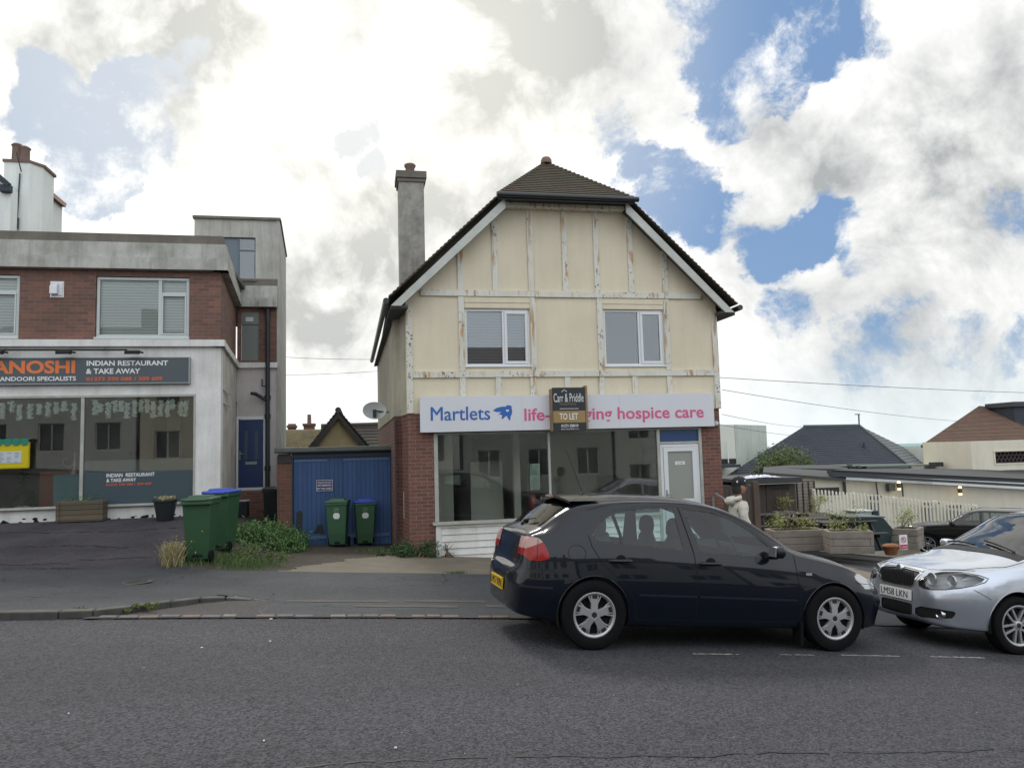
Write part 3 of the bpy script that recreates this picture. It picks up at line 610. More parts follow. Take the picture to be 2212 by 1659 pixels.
# roof
def pieceL(t, side):
    x = .57+(4.208-.57)*t; z = 4.6+sl_*(x-.57)
    if side == 'b': return (x, 24.5, z)
    return (x, 14.93 if z < 6.72 else 14.93+(z-6.72)/(8.07-6.72)*1.6, z)
def pieceR(t, side):
    x = 7.93-(7.93-4.208)*t; z = 4.52+sl_*(7.93-x)
    if side == 'b': return (x, 24.5, z)
    return (x, 14.93 if z < 6.72 else 14.93+(z-6.72)/(8.07-6.72)*1.6, z)
b = MB(); tiled(b, lambda t: pieceL(t, 'b'), lambda t: pieceL(t, 'f'), 46, (-1, 0, 1.05), .026); tiled(b, lambda t: pieceR(t, 'f'), lambda t: pieceR(t, 'b'), 46, (1, 0, 1.05), .026)
HL, HR, HA = (2.79, 14.83, 6.72), (5.63, 14.83, 6.72), (4.208, 16.54, 8.075)
tiled(b, lambda t: lerp(HL, HA, t), lambda t: lerp(HR, HA, t), 19, (0, -.8, 1), .026)
rf = fixn(b.build('roof', M['tile'], shop))
b = MB()
for e in (HL, HR):
    for k in range(20):
        p = lerp(e, HA, k/20); q = lerp(e, HA, (k+1.2)/20); b.tube([p+Vector((0, 0, .02)), q+Vector((0, 0, .0))], [.05, .035], 8)
for k in range(26): b.tube([(4.208, 16.54+.3*k, 8.09), (4.208, 16.54+.3*k+.31, 8.09)], [.095, .085], 10)
b.build('ridge_tiles', M['tile'], rf, smooth=True)
b = MB(); b.lathe([(.13, -.04), (.125, .04), (.09, .1), (.0, .125)], 16, Matrix.Translation((4.208, 16.5, 8.1))); b.build('ridge_finial', M['terra'], rf, smooth=True)
b = MB(); b.tube([(2.72, 14.79, 6.70), (5.74, 14.79, 6.70)], .055, 10); b.box(2.76, 5.68, 14.84, 14.87, 6.62, 6.70)
b.tube([(.49, 14.93, 4.52), (.33, 24.45, 4.50)], .06, 10); b.tube([(8.0, 14.93, 4.46), (8.0, 24.45, 4.46)], .06, 10)
b.build('gutter', M['gutter'], shop, smooth=True)
# chimney
b = MB(); b.box(.85, 1.40, 16.5, 17.1, 4.5, 7.5); ch = b.build('chimney', M['chim'], shop, bevel=.01)
b = MB(); b.box(.82, 1.43, 16.47, 17.13, 7.5, 7.58).box(.79, 1.46, 16.44, 17.16, 7.582, 7.74); b.build('chimney_cap', M['concdark'], ch, bevel=.008)
b = MB(); b.lathe([(.10, 7.74), (.10, 7.92), (.125, 7.95), (.13, 7.99), (.11, 8.01), (.085, 8.0), (.08, 7.9)], 18, Matrix.Translation((1.12, 16.8, 0))); b.build('chimney_pot', M['terra'], ch, smooth=True)
# upstairs windows
def upwin(x0, x1, z0, z1, blind):
    b = MB(); y0, y1 = YF+.03, YF+.1; framerect(b, x0, x1, z0, z1, .045, y0, y1); xm = x0+(x1-x0)*.59
    b.box(xm-.025, xm+.025, y0, y1, z0+.045, z1-.045); framerect(b, xm+.025, x1-.045, z0+.045, z1-.045, .055, y0-.018, y1-.02); b.box(x0-.02, x1+.02, YF-.035, YF+.1, z0-.03, z0-.001)
    w = b.build('window', M['upvc'], shop, bevel=.006)
    MB().box(x0+.04, xm-.02, y0+.03, y0+.036, z0+.04, z1-.04).build('pane', M['glassup'], w); MB().box(xm+.07, x1-.09, y0+.01, y0+.016, z0+.09, z1-.09).build('pane', M['glassup'], w)
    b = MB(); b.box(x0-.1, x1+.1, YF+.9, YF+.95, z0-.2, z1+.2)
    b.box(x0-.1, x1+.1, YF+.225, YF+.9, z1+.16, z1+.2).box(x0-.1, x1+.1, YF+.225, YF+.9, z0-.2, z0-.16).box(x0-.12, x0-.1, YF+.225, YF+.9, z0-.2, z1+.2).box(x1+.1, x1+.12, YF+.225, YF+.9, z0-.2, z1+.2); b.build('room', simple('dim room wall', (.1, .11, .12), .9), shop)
    if blind: MB().box(x0+.05, x1-.05, YF+.13, YF+.14, z0+.05, z1-.04).build('blind', M['blindb'], w)
upwin(2.09, 3.45, 3.275, 4.455, True); upwin(5.06, 6.41, 3.265, 4.465, False)
# shopfront
b = MB(); y0 = YF-.02
for (xa, xb) in ((1.41, 1.49), (3.755, 3.805), (6.135, 6.20), (7.085, 7.15)): b.box(xa, xb, y0, YF+.08, .165 if xa < 6.1 else -.7, 1.92)
b.box(1.49, 7.085, y0+.004, YF+.08, 1.885, 1.925); b.box(1.36, 6.15, YF-.1, YF+.1, .1, .16)
b.box(6.2, 7.085, y0+.004, YF+.06, 1.585, 1.63)
sf = b.build('shopfront_frame', M['alu'], shop, bevel=.005)
for xa, xb in ((1.49, 3.755), (3.805, 6.135)): MB().box(xa, xb, YF+.025, YF+.032, .165, 1.885).build('shop_window_pane', M['glass'], sf)
b = MB(); b.box(1.42, 1.52, YF-.045, YF+.1, -.62, .098); b.box(1.52, 6.13, YF+.0, YF+.1, -1.1, .098); b.box(1.52, 6.13, YF-.035, YF+.0, .04, .098)
for k in range(5):
    z1 = .03-k*.135; b.prism([(1.525, YF-.002, z1), (1.525, YF-.006, z1-.01), (1.525, YF-.026, z1-.125), (1.525, YF-.002, z1-.128)], (4.6, 0, 0))
b.build('stall_riser', M['white'], shop, bevel=.004)
MB().box(6.2, 7.085, YF+.02, YF+.05, 1.63, 1.885).build('fanlight_panel', M['bluep'], shop)
b = MB(); framerect(b, 6.205, 7.08, -.42, 1.58, .06, YF, YF+.08); framerect(b, 6.27, 7.015, -.36, 1.515, .095, YF-.02, YF+.05, .1); b.box(6.365, 6.92, YF-.015, YF+.045, .30, .415)
b.box(6.365, 6.92, YF-.0, YF+.03, -.26, .30)
dr = b.build('shop_door', M['upvc'], shop, bevel=.006)
MB().box(6.365, 6.92, YF+.01, YF+.02, .415, 1.42).build('door_pane', simple('frosted grey pane', (.30, .31, .28), .35), dr)
MB().box(6.29, 6.32, YF-.035, YF-.02, .36, .62).tube([(6.305, YF-.03, .53), (6.305, YF-.07, .53), (6.42, YF-.07, .53)], .011, 8).build('handle', M['steel'], dr, smooth=True)
MB().box(6.53, 6.80, YF-.028, YF-.014, .33, .39).build('letterbox', M['steel'], dr)
MB().box(6.53, 6.75, YF+.002, YF+.008, 1.14, 1.21, ).build('door_sticker', M['whitel'], dr); text('CLOSED', 'sticker_lettering', M['signg'], dr, 6.56, 1.155, .16, .04, YF+.0015, .0005)
MB().box(6.0, 7.3, 14.7, YF-.0, -1.3, -.43).box(6.0, 7.3, 14.35, 14.7, -1.3, -.6).box(6.0, 7.3, 14.0, 14.35, -1.3, -.78).build('entrance_steps', M['apron'], shop, bevel=.01)
# inside
room = simple('shop inside wall', (.66, .66, .58), .8)
b = MB(); b.box(1.0, 7.38, YF+.27, 24.1, -.5, -.45); b.build('shop_floor', mat('shop floor', (.33, .31, .28), .5), shop)
MB().box(1.0, 7.38, YF+.27, 24.1, 1.93, 1.97).build('shop_ceiling', simple('shop ceiling', (.8, .8, .75), .8), shop)
b = MB(); holewall(b, rect(1.0, 7.38, -.45, 1.93), [(5.22, 5.62, .25, 1.15)], ywall(24.05), .1); b.box(1.0, 1.05, YF+.27, 24.05, -.45, 1.93).box(7.33, 7.38, YF+.27, 24.05, -.45, 1.93)
b.box(1.05, 2.0, 17.2, 17.3, -.45, 1.93).box(4.75, 7.33, 19.4, 19.5, -.45, 1.93).box(3.35, 3.50, 17.0, 17.15, -.45, 1.93); b.box(2.45, 3.2, 17.6, 17.65, -.45, 1.3)
fixn(b.build('shop_partition', room, shop))
MB().box(2.0, 2.75, 19.0, 19.05, -.45, 1.9).build('back_doorway', M['vblack'], shop)
MB().box(6.05, 6.62, 19.35, 19.395, .42, .83).build('wall_screen', M['black'], shop)
b = MB()
for k in range(4): b.box(6.9, 7.3, 18.0+.0, 18.04, -.05+.42*k, .27+.42*k)
b.build('leaflet_rack', M['whitel'], shop)
MB().box(6.75, 7.0, 16.6, 16.7, -.3, 1.6).build('cream_curtain', simple('pale curtain', (.6, .55, .35), .9), shop)
ex = MB(); ex.lathe([(.0, 0), (.075, 0), (.08, .05), (.08, .36), (.05, .42), (.02, .46), (0, .46)], 14, Matrix.Translation((3.78, 17.05, .12))); o = ex.build('fire_extinguisher', simple('red extinguisher', (.35, .02, .02), .35), None, smooth=True); tag(o, 'red fire extinguisher on the pillar inside the empty shop', 'fire extinguisher')
b = MB(); framerect(b, 5.2, 5.64, .23, 1.17, .05, 24.0, 24.04); bw__ = b.build('back_window', M['upvc'], shop); MB().box(5.25, 5.59, 24.02, 24.025, .28, 1.12).build('pane', glassmat('frosted back glass', (.5, .52, .5), 1.5, dirt=.5), bw__)
# small fittings
b = MB(); b.tube([(.78, 16.19, 2.42), (.80, 16.14, 2.44), (.835, 16.13, 2.42), (.84, 16.12, 2.3), (.85, 16.12, .75)], .011, 6); b.build('conduit', M['alu'], shop, smooth=True)
MB().box(.83, .90, 16.05, 16.14, .2, .74).build('meter_cover', M['alu'], shop, bevel=.01)
MB().box(.665, .70, 16.15, 16.235, -.8, 2.3).build('corner_pipe', simple('purple brown pipe', (.07, .05, .07), .6), shop)
b = MB(); b.lathe([(0, 0), (.05, .0), (.045, .05), (0, .06)], 12, Matrix.Translation((7.5, YF-.01, 2.0))@Matrix.Rotation(R(90), 4, 'X')); b.lathe([(0, 0), (.02, .0), (.025, .06), (0, .06)], 10, Matrix.Translation((7.47, YF-.06, 2.02))@Matrix.Rotation(R(200), 4, 'X')); b.build('security_light', M['upvcg'], shop, smooth=True)
rail = MB(); g0 = gz(7.2, 14.2); rail.tube([(7.28, 15.2, -.5), (7.28, 15.2, .46), (7.29, 15.1, .52), (7.40, 14.2, .22), (7.41, 14.12, .12), (7.41, 14.12, -1.1)], .022, 10)
o = rail.build('handrail', M['steel'], smooth=True); tag(o, 'bent grey steel handrail beside the shop entrance steps', 'handrail')
# fascia sign
def W(px, py, Y=15.19): return at(px, py, Y)
sg = thing('fascia_sign', 'long white charity shop fascia sign with blue and pink lettering above the empty shopfront', 'sign', (4.3, 15.25, 2.3))
MB().box(1.135, 7.40, 15.2, 15.30, 1.936, 2.65).build('panel', M['signw'], sg, bevel=.004)
b = MB()
for x in (3.2, 5.28): b.box(x, x+.006, 15.197, 15.2, 1.94, 2.646)
for x in (1.16, 2.1, 3.1, 4.2, 5.2, 6.3, 7.38):
    for z in (1.96, 2.625): b.lathe([(0, 0), (.008, 0), (.008, .004)], 6, Matrix.Translation((x, 15.199, z))@Matrix.Rotation(R(90), 4, 'X'))
b.build('joint', M['upvcg'], sg)
def tw(s, n, m, par, px0, px1, pyt, pyb, Y, **k):
    a = W(px0, pyb, Y); c = W(px1, pyt, Y); return text(s, n, m, par, a.x, a.z, c.x-a.x, c.z-W(px1, pyb, Y).z, Y, **k)
tw('Martlets', 'lettering', M['mblue'], sg, 931, 1058, 880, 909, 15.198, offset=.02)
a = W(1133, 909, 15.198); c = W(1521, 909, 15.198); zb = (a.z+c.z)/2; zt = W(1150, 878, 15.198).z
t_ = text('life-changing hospice care', 'lettering', M['mpink'], sg, a.x, zb-.045, c.x-a.x, .335, 15.198, offset=.018)
def P2(lst, ox, oy, sc, Y=15.198): return [W((ox+x/sc)/1.2758, (oy+y/sc)/1.2758, Y) for x, y in lst]
bird = [(547, 331), (575, 312), (610, 303), (638, 303), (645, 294), (662, 292), (674, 299), (683, 302), (677, 309), (683, 330), (681, 352), (672, 372), (668, 402), (655, 388), (645, 366), (632, 374), (616, 390), (608, 383), (614, 366), (604, 357), (585, 360), (598, 348), (606, 340), (575, 341)]
b = MB(); pts = P2(bird, 1140, 1000, 2.514); tr = tessellate_polygon([pts]); b.add(pts, [tuple(t) for t in tr]); bl = b.build('bird_logo', M['mblue'], sg); fixn(bl)
hp = []
for k in range(24):
    t = k/24*2*math.pi; hp.append((650+11.5*(16*math.sin(t)**3)/16, 331-11.5*(13*math.cos(t)-5*math.cos(2*t)-2*math.cos(3*t)-math.cos(4*t))/16))
pts = P2(hp, 1140, 1000, 2.514, 15.195); b = MB(); b.add(pts, [tuple(t) for t in tessellate_polygon([pts])]); fixn(b.build('heart', M['signw'], bl))
# letting board
bd = thing('letting_board', 'black and tan to let board fixed over the middle of the white fascia sign', 'sign', (4.2, 15.0, 2.4))
A_ = W(1192.5, 843, 14.98); B_ = W(1262.5, 835, 15.02); x0, x1 = A_.x, B_.x; z0, z1 = 1.90, 2.78; yb = 14.985
MB().box(x0, x1, yb, yb+.015, z0, z1).build('board', M['abk'], bd); sbm = mat('new softwood batten', (.36, .25, .15), .8, .3, 6); MB().box(x1+.002, x1+.045, yb+.0, yb+.2, z0+.02, z1+.035).build('batten', sbm, bd); MB().box(x0-.015, x0-.001, yb+.004, yb+.2, z0, z1-.02).build('batten', sbm, bd)
w = x1-x0; h = z1-z0
MB().box(x0+.01, x1-.012, yb-.003, yb, z0+.19*h, z0+.46*h).build('band', M['agold'], bd)
text('Carr & Priddle', 'lettering', M['whitel'], bd, x0+.03, z0+.665*h, w-.07, .20*h, yb-.0008, offset=-.004)
text('Evolving Property', 'small_lettering', M['atan'], bd, x0+.15, z0+.58*h, w*.5, .07*h, yb-.0008)
MB().box(x0+.15, x1-.15, yb-.0025, yb, z0+.505*h, z0+.515*h).build('rule', M['whitel'], bd)
text('TO LET', 'band_lettering', M['whitel'], bd, x0+.14, z0+.26*h, w-.31, .145*h, yb-.0035, offset=.012)
text('01273 208010', 'number_lettering', M['whitel'], bd, x0+.17, z0+.085*h, w-.34, .065*h, yb-.0008, offset=.008)
text('www.carrpriddle.co.uk', 'web_lettering', M['whitel'], bd, x0+.16, z0+.02*h, w-.32, .04*h, yb-.0008)
b = MB(); b.beam((x0+.20, yb-.001, z0+.90*h), (x0+.255, yb-.001, z0+.95*h), .01, .002, (0, -1, 0)); b.beam((x0+.255, yb-.001, z0+.95*h), (x0+.31, yb-.001, z0+.90*h), .01, .002, (0, -1, 0)); b.build('chevron', M['whitel'], bd)
# dish
dc = at(808, 888, 18.3); ds = thing('satellite_dish', 'white oval satellite dish on a dark bracket at the shop side wall', 'satellite dish', dc)
Mx = Matrix.Translation(dc)@Matrix.Rotation(R(12), 4, 'Z')@Matrix.Rotation(R(80), 4, 'X')@Matrix.Diagonal((1, .74, 1, 1))
MB().lathe([(0, .0), (.1, .008), (.2, .028), (.28, .055), (.285, .058), (.28, .062), (.2, .036), (.1, .016), (0, .008)], 28, Mx).build('dish', M['upvcg'], ds, smooth=True)
wx = .62
MB().tube([dc+Vector((0, -.09, -.02)), dc+Vector((.05, -.06, 0)), (wx-.02, dc.y+.05, dc.z-.03), (wx+.1, dc.y+.05, dc.z-.03)], .016, 8).box(dc.x-.03, dc.x+.05, dc.y-.12, dc.y-.05, dc.z-.14, dc.z+.03).build('bracket', M['pipe'], ds)
# ------------------------------------------------------------------ garage between the shops
YG = 18.0
gar = thing('garage', 'low flat roofed brick garage with faded blue double doors squeezed between the two shops', 'garage', (-.5, 18, -.45))
b = MB(); b.box(-1.88, -1.56, YG, 23, -1.2, 1.56); b.box(-1.88, .66, 22.8, 23.02, -1.2, 1.56); b.box(-1.555, -1.53, YG+.12, 22.8, -1.2, 1.5)
b.build('brick_pier', M['brickg'], gar); MB().box(.64, .78, YG-.03, YG+.2, -.9, 1.70).box(-1.56, -1.535, YG-.02, YG+.12, -.9, 1.56).box(-1.56, .64, YG-.01, YG+.12, 1.5, 1.585).build('door_frame', simple('dark blue frame paint', (.02, .035, .06), .6), gar)
b = MB(); b.box(-1.93, .74, YG-.12, 23.0, 1.62, 1.72); b.box(-1.93, .74, YG-.14, YG-.121, 1.64, 1.735); b.build('roof', M['ledge'], gar, bevel=.01)
MB().box(-1.56, .66, YG-.02, YG+.1, 1.585, 1.62).box(-1.86, -1.58, YG-.03, YG, 1.4, 1.6).build('soffit_board', M['darkwood'], gar)
for xa, xb in ((-1.53, -.457), (-.449, .635)):
    d = MB().box(xa, xb, YG+.03, YG+.075, -.52, 1.5).build('garage_door', M['gdoor'], gar)
    bt_ = simple('batten paint '+('grey' if xa < -1 else 'blue'), (.08, .15, .25), .6)
    MB().box(xa+.02, xa+.75 if xa < -1 else xb-.02, YG+.015, YG+.03, 1.41, 1.46).build('batten', bt_, d); MB().box(xa+.03, xb-.35 if xa < -1 else xb-.03, YG+.015, YG+.03, -.33, -.26).build('batten', bt_, d)
b = MB(); b.prism([(-1.47, YG+.026, -.35), (-1.36, YG+.026, -.35), (-1.33, YG+.026, .25), (-1.38, YG+.026, .33), (-1.47, YG+.026, .28)], (0, .004, 0)); b.prism([(-1.1, YG+.026, -.2), (-1.0, YG+.026, -.02), (-.9, YG+.026, -.0), (-.85, YG+.026, -.22)], (0, .004, 0)); b.build('peeled_patch', mat('bare rotten wood', (.045, .045, .045), .9), gar)
ns = thing('notice_sign', 'small navy polite notice sign asking for no parking, fixed to the blue garage door', 'sign', (-1.0, YG, 1.0))
a = at(683, 1036, YG); c = at(719, 1061, YG); xa, xb, za, zb = a.x, c.x, at(700, 1061, YG).z, at(700, 1036, YG).z
MB().box(xa, xb, YG+.012, YG+.026, za, zb).build('plate', simple('navy sign', (.025, .02, .12), .4), ns)
b = MB(); framerect(b, xa+.008, xb-.008, za+.008, zb-.008, .008, YG+.009, YG+.012); b.build('border', M['whitel'], ns); hh = zb-za; ww = xb-xa
text('POLITE NOTICE', 'lettering', M['whitel'], ns, xa+.04, za+.70*hh, ww-.08, .13*hh, YG+.011, .001, offset=.01); text('NO PARKING', 'lettering', M['whitel'], ns, xa+.035, za+.43*hh, ww-.07, .14*hh, YG+.011, .001, offset=.02); text('IN THIS AREA', 'lettering', M['whitel'], ns, xa+.025, za+.17*hh, ww-.05, .14*hh, YG+.011, .001, offset=.02)
MB().box(xa+.04, xb-.04, YG+.010, YG+.012, za+.64*hh, za+.655*hh).build('underline', M['whitel'], ns)
# ------------------------------------------------------------------ restaurant
YR = 17.0
rest = thing('restaurant_building', 'flat roofed two storey restaurant with brick upper floor, white ground floor and concrete parapet', 'restaurant', (-5, 17, .36))
b = MB(); holewall(b, rect(-12, -2.94, 4.03, 5.6), [(-5.4, -3.565, 4.08, 5.39), (-8.7, -6.83, 4.08, 5.39)], ywall(YR), .25)
SX = lambda y: -2.94-.075*(y-17)
b.prism([(-2.94, YR+.25, 4.03), (SX(21), 21, 4.03), (SX(21), 21, 5.6), (-2.94, YR+.25, 5.6)], (-.25, 0, 0))
holewall(b, rect(-3.2, -2.2, 4.03, 5.6), [(-3.12, -2.66, 4.1, 5.4)], ywall(21.0), .2)
fixn(b.build('brick_upper_wall', M['brickr'], rest))
b = MB(); holewall(b, rect(-12, -2.92, -.4, 3.9), [(-9.6, -3.42, .655, 2.885)], ywall(YR), .25); fixn(b.build('white_lower_wall', M['white'], rest))
b = MB(); b.prism([(-2.925, YR+.25, -.6), (SX(21)+.01, 21.2, -.6), (SX(21)+.01, 21.2, 3.9), (-2.925, YR+.25, 3.9)], (-.22, 0, 0))
for z, h in ((3.0, .04), (2.72, .03)): b.prism([(-2.922, 17.35, z), (-2.96, 18.4, z-.02), (-2.96, 18.4, z-.02+h), (-2.922, 17.35, z+h)], (.015, 0, 0))
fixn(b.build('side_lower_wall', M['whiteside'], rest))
b = MB(); holewall(b, rect(-3.25, -2.2, -.6, 3.9), [(-3.26+.03, -2.47, .70, 2.62)], ywall(21.0), .2); fixn(b.build('recess_wall', M['pink'], rest))
def band(b, z0, z1, pr, x0=-12, rec=-2.18):
    b.box(x0, -2.94+pr, YR-pr, YR+.1, z0, z1)
    b.prism([(-2.94+pr, YR-pr+.001, z0), (SX(21)+pr, 21-pr, z0), (SX(21)+pr, 21-pr, z1), (-2.94+pr, YR-pr+.001, z1)], (-pr-.15, 0, 0))
    b.box(SX(21)+pr-.1, rec, 21-pr*.8, 21.1, z0, z1)
b = MB(); band(b, 3.90, 4.04, .1); fixn(b.build('string_course', M['white'], rest))
b = MB(); band(b, 5.52, 5.77, .17); band(b, 5.772, 6.09, .12); fixn(b.build('cornice', M['conc'], rest))
b = MB(); band(b, 6.092, 6.29, .05); b.box(-12, -3.0, YR+.1, 27, 6.0, 6.1); b.box(-3.2, -2.3, 21, 24, 6.0, 6.1); fixn(b.build('parapet', M['concdark'], rest))
def bigwin(x0, x1, z0, z1, xm=None, tr=None):
    b = MB(); y0, y1 = YR+.04, YR+.12; framerect(b, x0, x1, z0, z1, .06, y0, y1); xm = x0+(x1-x0)*.68; b.box(xm-.035, xm+.035, y0, y1, z0+.06, z1-.06); tz = z1-.34; b.box(xm+.035, x1-.06, y0, y1, tz-.03, tz+.03)
    framerect(b, xm+.035, x1-.06, z0+.06, tz-.03, .03, y0-.015, y1-.03); b.box(x0-.02, x1+.02, YR-.05, YR+.1, z0-.045, z0-.001)
    w = b.build('window', M['upvcg'], rest, bevel=.006)
    for (a, c, d, e) in ((x0+.06, xm-.035, z0+.06, z1-.06), (xm+.04, x1-.06, z0+.07, tz-.03), (xm+.04, x1-.06, tz+.03, z1-.06)): MB().box(a, c, y0+.03, y0+.036, d, e).build('pane', M['glassr'], w)
    MB().box(x0+.05, x1-.05, YR+.14, YR+.15, z0+.04, z1-.04).build('blind', M['blind'], w)
bigwin(-5.39, -3.575, 4.10, 5.38); bigwin(-8.65, -6.84, 4.10, 5.38)
b = MB(); b.box(-6.26, -6.0, YR-.02, YR, 4.92, 5.26).prism([(-6.24, YR-.02, 5.23), (-6.02, YR-.02, 5.23), (-6.02, YR-.02, 4.96), (-6.24, YR-.02, 4.96)], (.0, -.02, 0)); b.prism([(-6.23, YR-.04, 5.22), (-6.23, YR-.14, 5.14), (-6.23, YR-.14, 4.98), (-6.23, YR-.04, 4.98)], (.14, 0, 0)); b.build('extractor_vent', M['upvc'], rest, bevel=.006)
# blue entrance door in the recess
b = MB(); framerect(b, -3.235, -2.47, .70, 2.62, .07, 20.97, 21.06); db = b.build('door_frame', M['upvc'], rest, bevel=.005)
b = MB(); b.box(-3.16, -2.54, 21.0, 21.05, .77, 2.545); d = b.build('front_door', M['blued'], rest)
MB().box(-3.02, -2.93, 20.99, 21.0, 1.5, 2.25).box(-2.76, -2.67, 20.99, 21.0, 1.5, 2.25).build('door_glazing', simple('patterned dark glass', (.06, .09, .13), .2), d); MB().box(-2.99, -2.70, 20.985, 21.0, 1.37, 1.44).build('letterbox', M['steel'], d)
MB().box(-3.14, -3.11, 20.97, 21.0, 1.5, 1.72).tube([(-3.125, 20.98, 1.65), (-3.125, 20.94, 1.65), (-3.03, 20.94, 1.65)], .011, 6).build('handle', M['steel'], d)
MB().box(-3.2, -2.45, 20.55, 20.99, -.4, .68).build('door_step', M['brickr'], rest)
MB().box(-3.115, -2.665, 21.04, 21.08, 4.1, 5.06).box(-3.115, -2.665, 21.02, 21.05, 5.07, 5.4).box(-3.24, -2.5, 21.21, 21.25, 4.05, 5.5).build('boarded_window', simple('grey green panel', (.19, .21, .20), .4), rest)
MB().box(-3.11, -3.095, 21.02, 21.04, 4.1, 5.06).box(-3.0, -2.8, 21.0, 21.02, 5.14, 5.26).build('panel_edge', M['upvcg'], rest)
# tower
b = MB(); holewall(b, rect(-4.3, -2.13, 6.1, 7.9), [(-3.60, -2.75, 6.27, 7.42)], ywall(21.0), .2)
b.prism([(-2.2, 20.97, -.6), (-2.13, 20.97, -.6), (-2.13, 20.97, 7.9), (-2.2, 20.97, 7.9)], (0, .03, 0))
b.prism([(-2.13, 21.203, -.6), (-2.3, 24.6, -.6), (-2.3, 24.6, 7.85), (-2.13, 21.203, 7.895)], (-.2, 0, 0)); b.prism([(-2.197, 21.003, -.6), (-2.131, 21.003, -.6), (-2.131, 21.003, 6.098), (-2.197, 21.003, 6.098)], (0, .19, 0)); b.box(-4.3, -4.1, 21.2, 24.6, 6.1, 7.88)
fixn(b.build('tower_wall', M['tower'], rest))
b = MB(); b.box(-4.34, -2.10, 20.94, 21.25, 7.9, 7.97); b.prism([(-2.10, 21.25, 7.89), (-2.27, 24.65, 7.84), (-2.27, 24.65, 7.91), (-2.10, 21.25, 7.96)], (-.26, 0, 0)); b.box(-4.3, -2.4, 21.25, 24.6, 7.8, 7.86); b.box(-3.64, -2.71, 20.93, 21.1, 6.22, 6.265); fixn(b.build('tower_coping', M['concdark'], rest))
b = MB(); framerect(b, -3.60, -2.75, 6.27, 7.42, .03, 21.05, 21.1); b.box(-3.20, -3.165, 21.05, 21.1, 6.3, 7.39).box(-3.165, -2.78, 21.05, 21.1, 7.06, 7.09); w = b.build('tower_window', simple('blue grey metal frame', (.09, .13, .16), .5), rest)
MB().box(-3.57, -3.2, 21.07, 21.076, 6.3, 7.39).build('pane', simple('dusty window glass', (.10, .13, .16), .1), w); MB().box(-3.165, -2.78, 21.07, 21.076, 6.3, 7.06).build('pane', M['glassup'], w); MB().box(-3.165, -2.78, 21.07, 21.076, 7.09, 7.39).build('pane', M['glassup'], w)
MB().box(-3.55, -2.8, 21.5, 21.6, 6.2, 7.5).build('tower_room', simple('dim tower room', (.12, .13, .15), .9), rest)
b = MB(); b.tube([(-2.42, 20.88, 5.46), (-2.42, 20.88, -.1)], .058, 10)
for z in (3.05, 2.55, 1.2): b.tube([(-2.42, 20.88, z), (-2.42, 20.88, z+.12)], .078, 10)
b.tube([(-2.42, 20.88, 3.02), (-2.55, 20.86, 3.1), (-2.72, 20.8, 3.2), (-2.8, 20.7, 3.2)], .048, 8); b.tube([(-2.42, 20.88, 3.4), (-2.56, 20.9, 3.42), (-2.57, 20.95, 3.6)], .018, 6)
b.build('soil_pipe', M['pipe'], rest, smooth=True)
MB().box(-2.62, -2.28, 20.74, 20.80, 5.50, 5.74).build('downpipe_hopper', M['conc'], rest)
# shop window
b = MB(); y0 = YR+.0
b.box(-9.6, -3.42, y0-.02, YR+.1, 2.85, 2.90).box(-3.46, -3.42, y0-.015, YR+.1, .66, 2.85).box(-5.63, -5.565, y0-.01, YR+.1, .67, 2.85).box(-8.0, -7.94, y0-.01, YR+.1, .67, 2.85); b.box(-9.6, -3.40, YR-.09, YR+.1, .62, .665)
sw = b.build('shopfront_frame', M['alu'], rest, bevel=.004)
for a, c in ((-7.94, -5.63), (-5.565, -3.46)): MB().box(a, c, YR+.03, YR+.036, .665, 2.85).build('shop_window_pane', M['glass'], sw)
zv = at(300, 1018, YR).z; vin = MB().box(-5.56, -3.465, YR+.022, YR+.028, .668, zv).build('window_vinyl', simple('slate blue vinyl', (.05, .075, .095), .35), sw)
MB().box(-5.56, -3.465, YR+.04, YR+.045, zv, zv+.24).build('window_film', simple('pale grey film', (.22, .23, .22), .5), sw)
def tr_(s, n, m, par, px0, px1, pyt, pyb, Y, **k):
    a = at(px0, pyb, Y); c = at(px1, pyb, Y); t = at((px0+px1)/2, pyt, Y); bt = at((px0+px1)/2, pyb, Y); return text(s, n, m, par, a.x, (a.z+c.z)/2, c.x-a.x, t.z-bt.z, Y, **k)
tr_('INDIAN  RESTAURANT', 'vinyl_lettering', M['whitel'], vin, 230, 334, 1021.5, 1029.5, YR+.0205, offset=.02, ext=.001); tr_('& TAKE AWAY', 'vinyl_lettering', M['whitel'], vin, 230, 294, 1033, 1040.5, YR+.0205, offset=.02, ext=.001); tr_('01273 390 088 / 309 609', 'vinyl_lettering', M['redl'], vin, 229, 327, 1043, 1048.5, YR+.0205, offset=.02, ext=.001)
b = MB(); b.box(-9.6, -3.2, 21.5, 21.55, .2, 3.0).box(-9.6, -3.2, YR+.27, 21.5, .3, .34).box(-9.6, -3.2, YR+.27, 21.5, 2.95, 3.0).box(-9.65, -9.6, YR+.27, 21.5, .3, 3).box(-3.25, -3.2, YR+.27, 20.9, .3, 3); b.build('dining_room', simple('dark dining room', (.17, .155, .14), .7), rest)
b = MB(); b.box(-7.3, -6.1, 19.5, 19.9, .34, 1.35); b.build('dining_counter', simple('orange brown counter', (.25, .09, .04), .5), rest); MB().box(-4.5, -4.2, 19.2, 19.3, .34, 2.9).box(-5.3, -5.0, 20, 20.1, .34, 2.9).build('dining_pillar', simple('pale pillar', (.3, .28, .22), .7), rest)
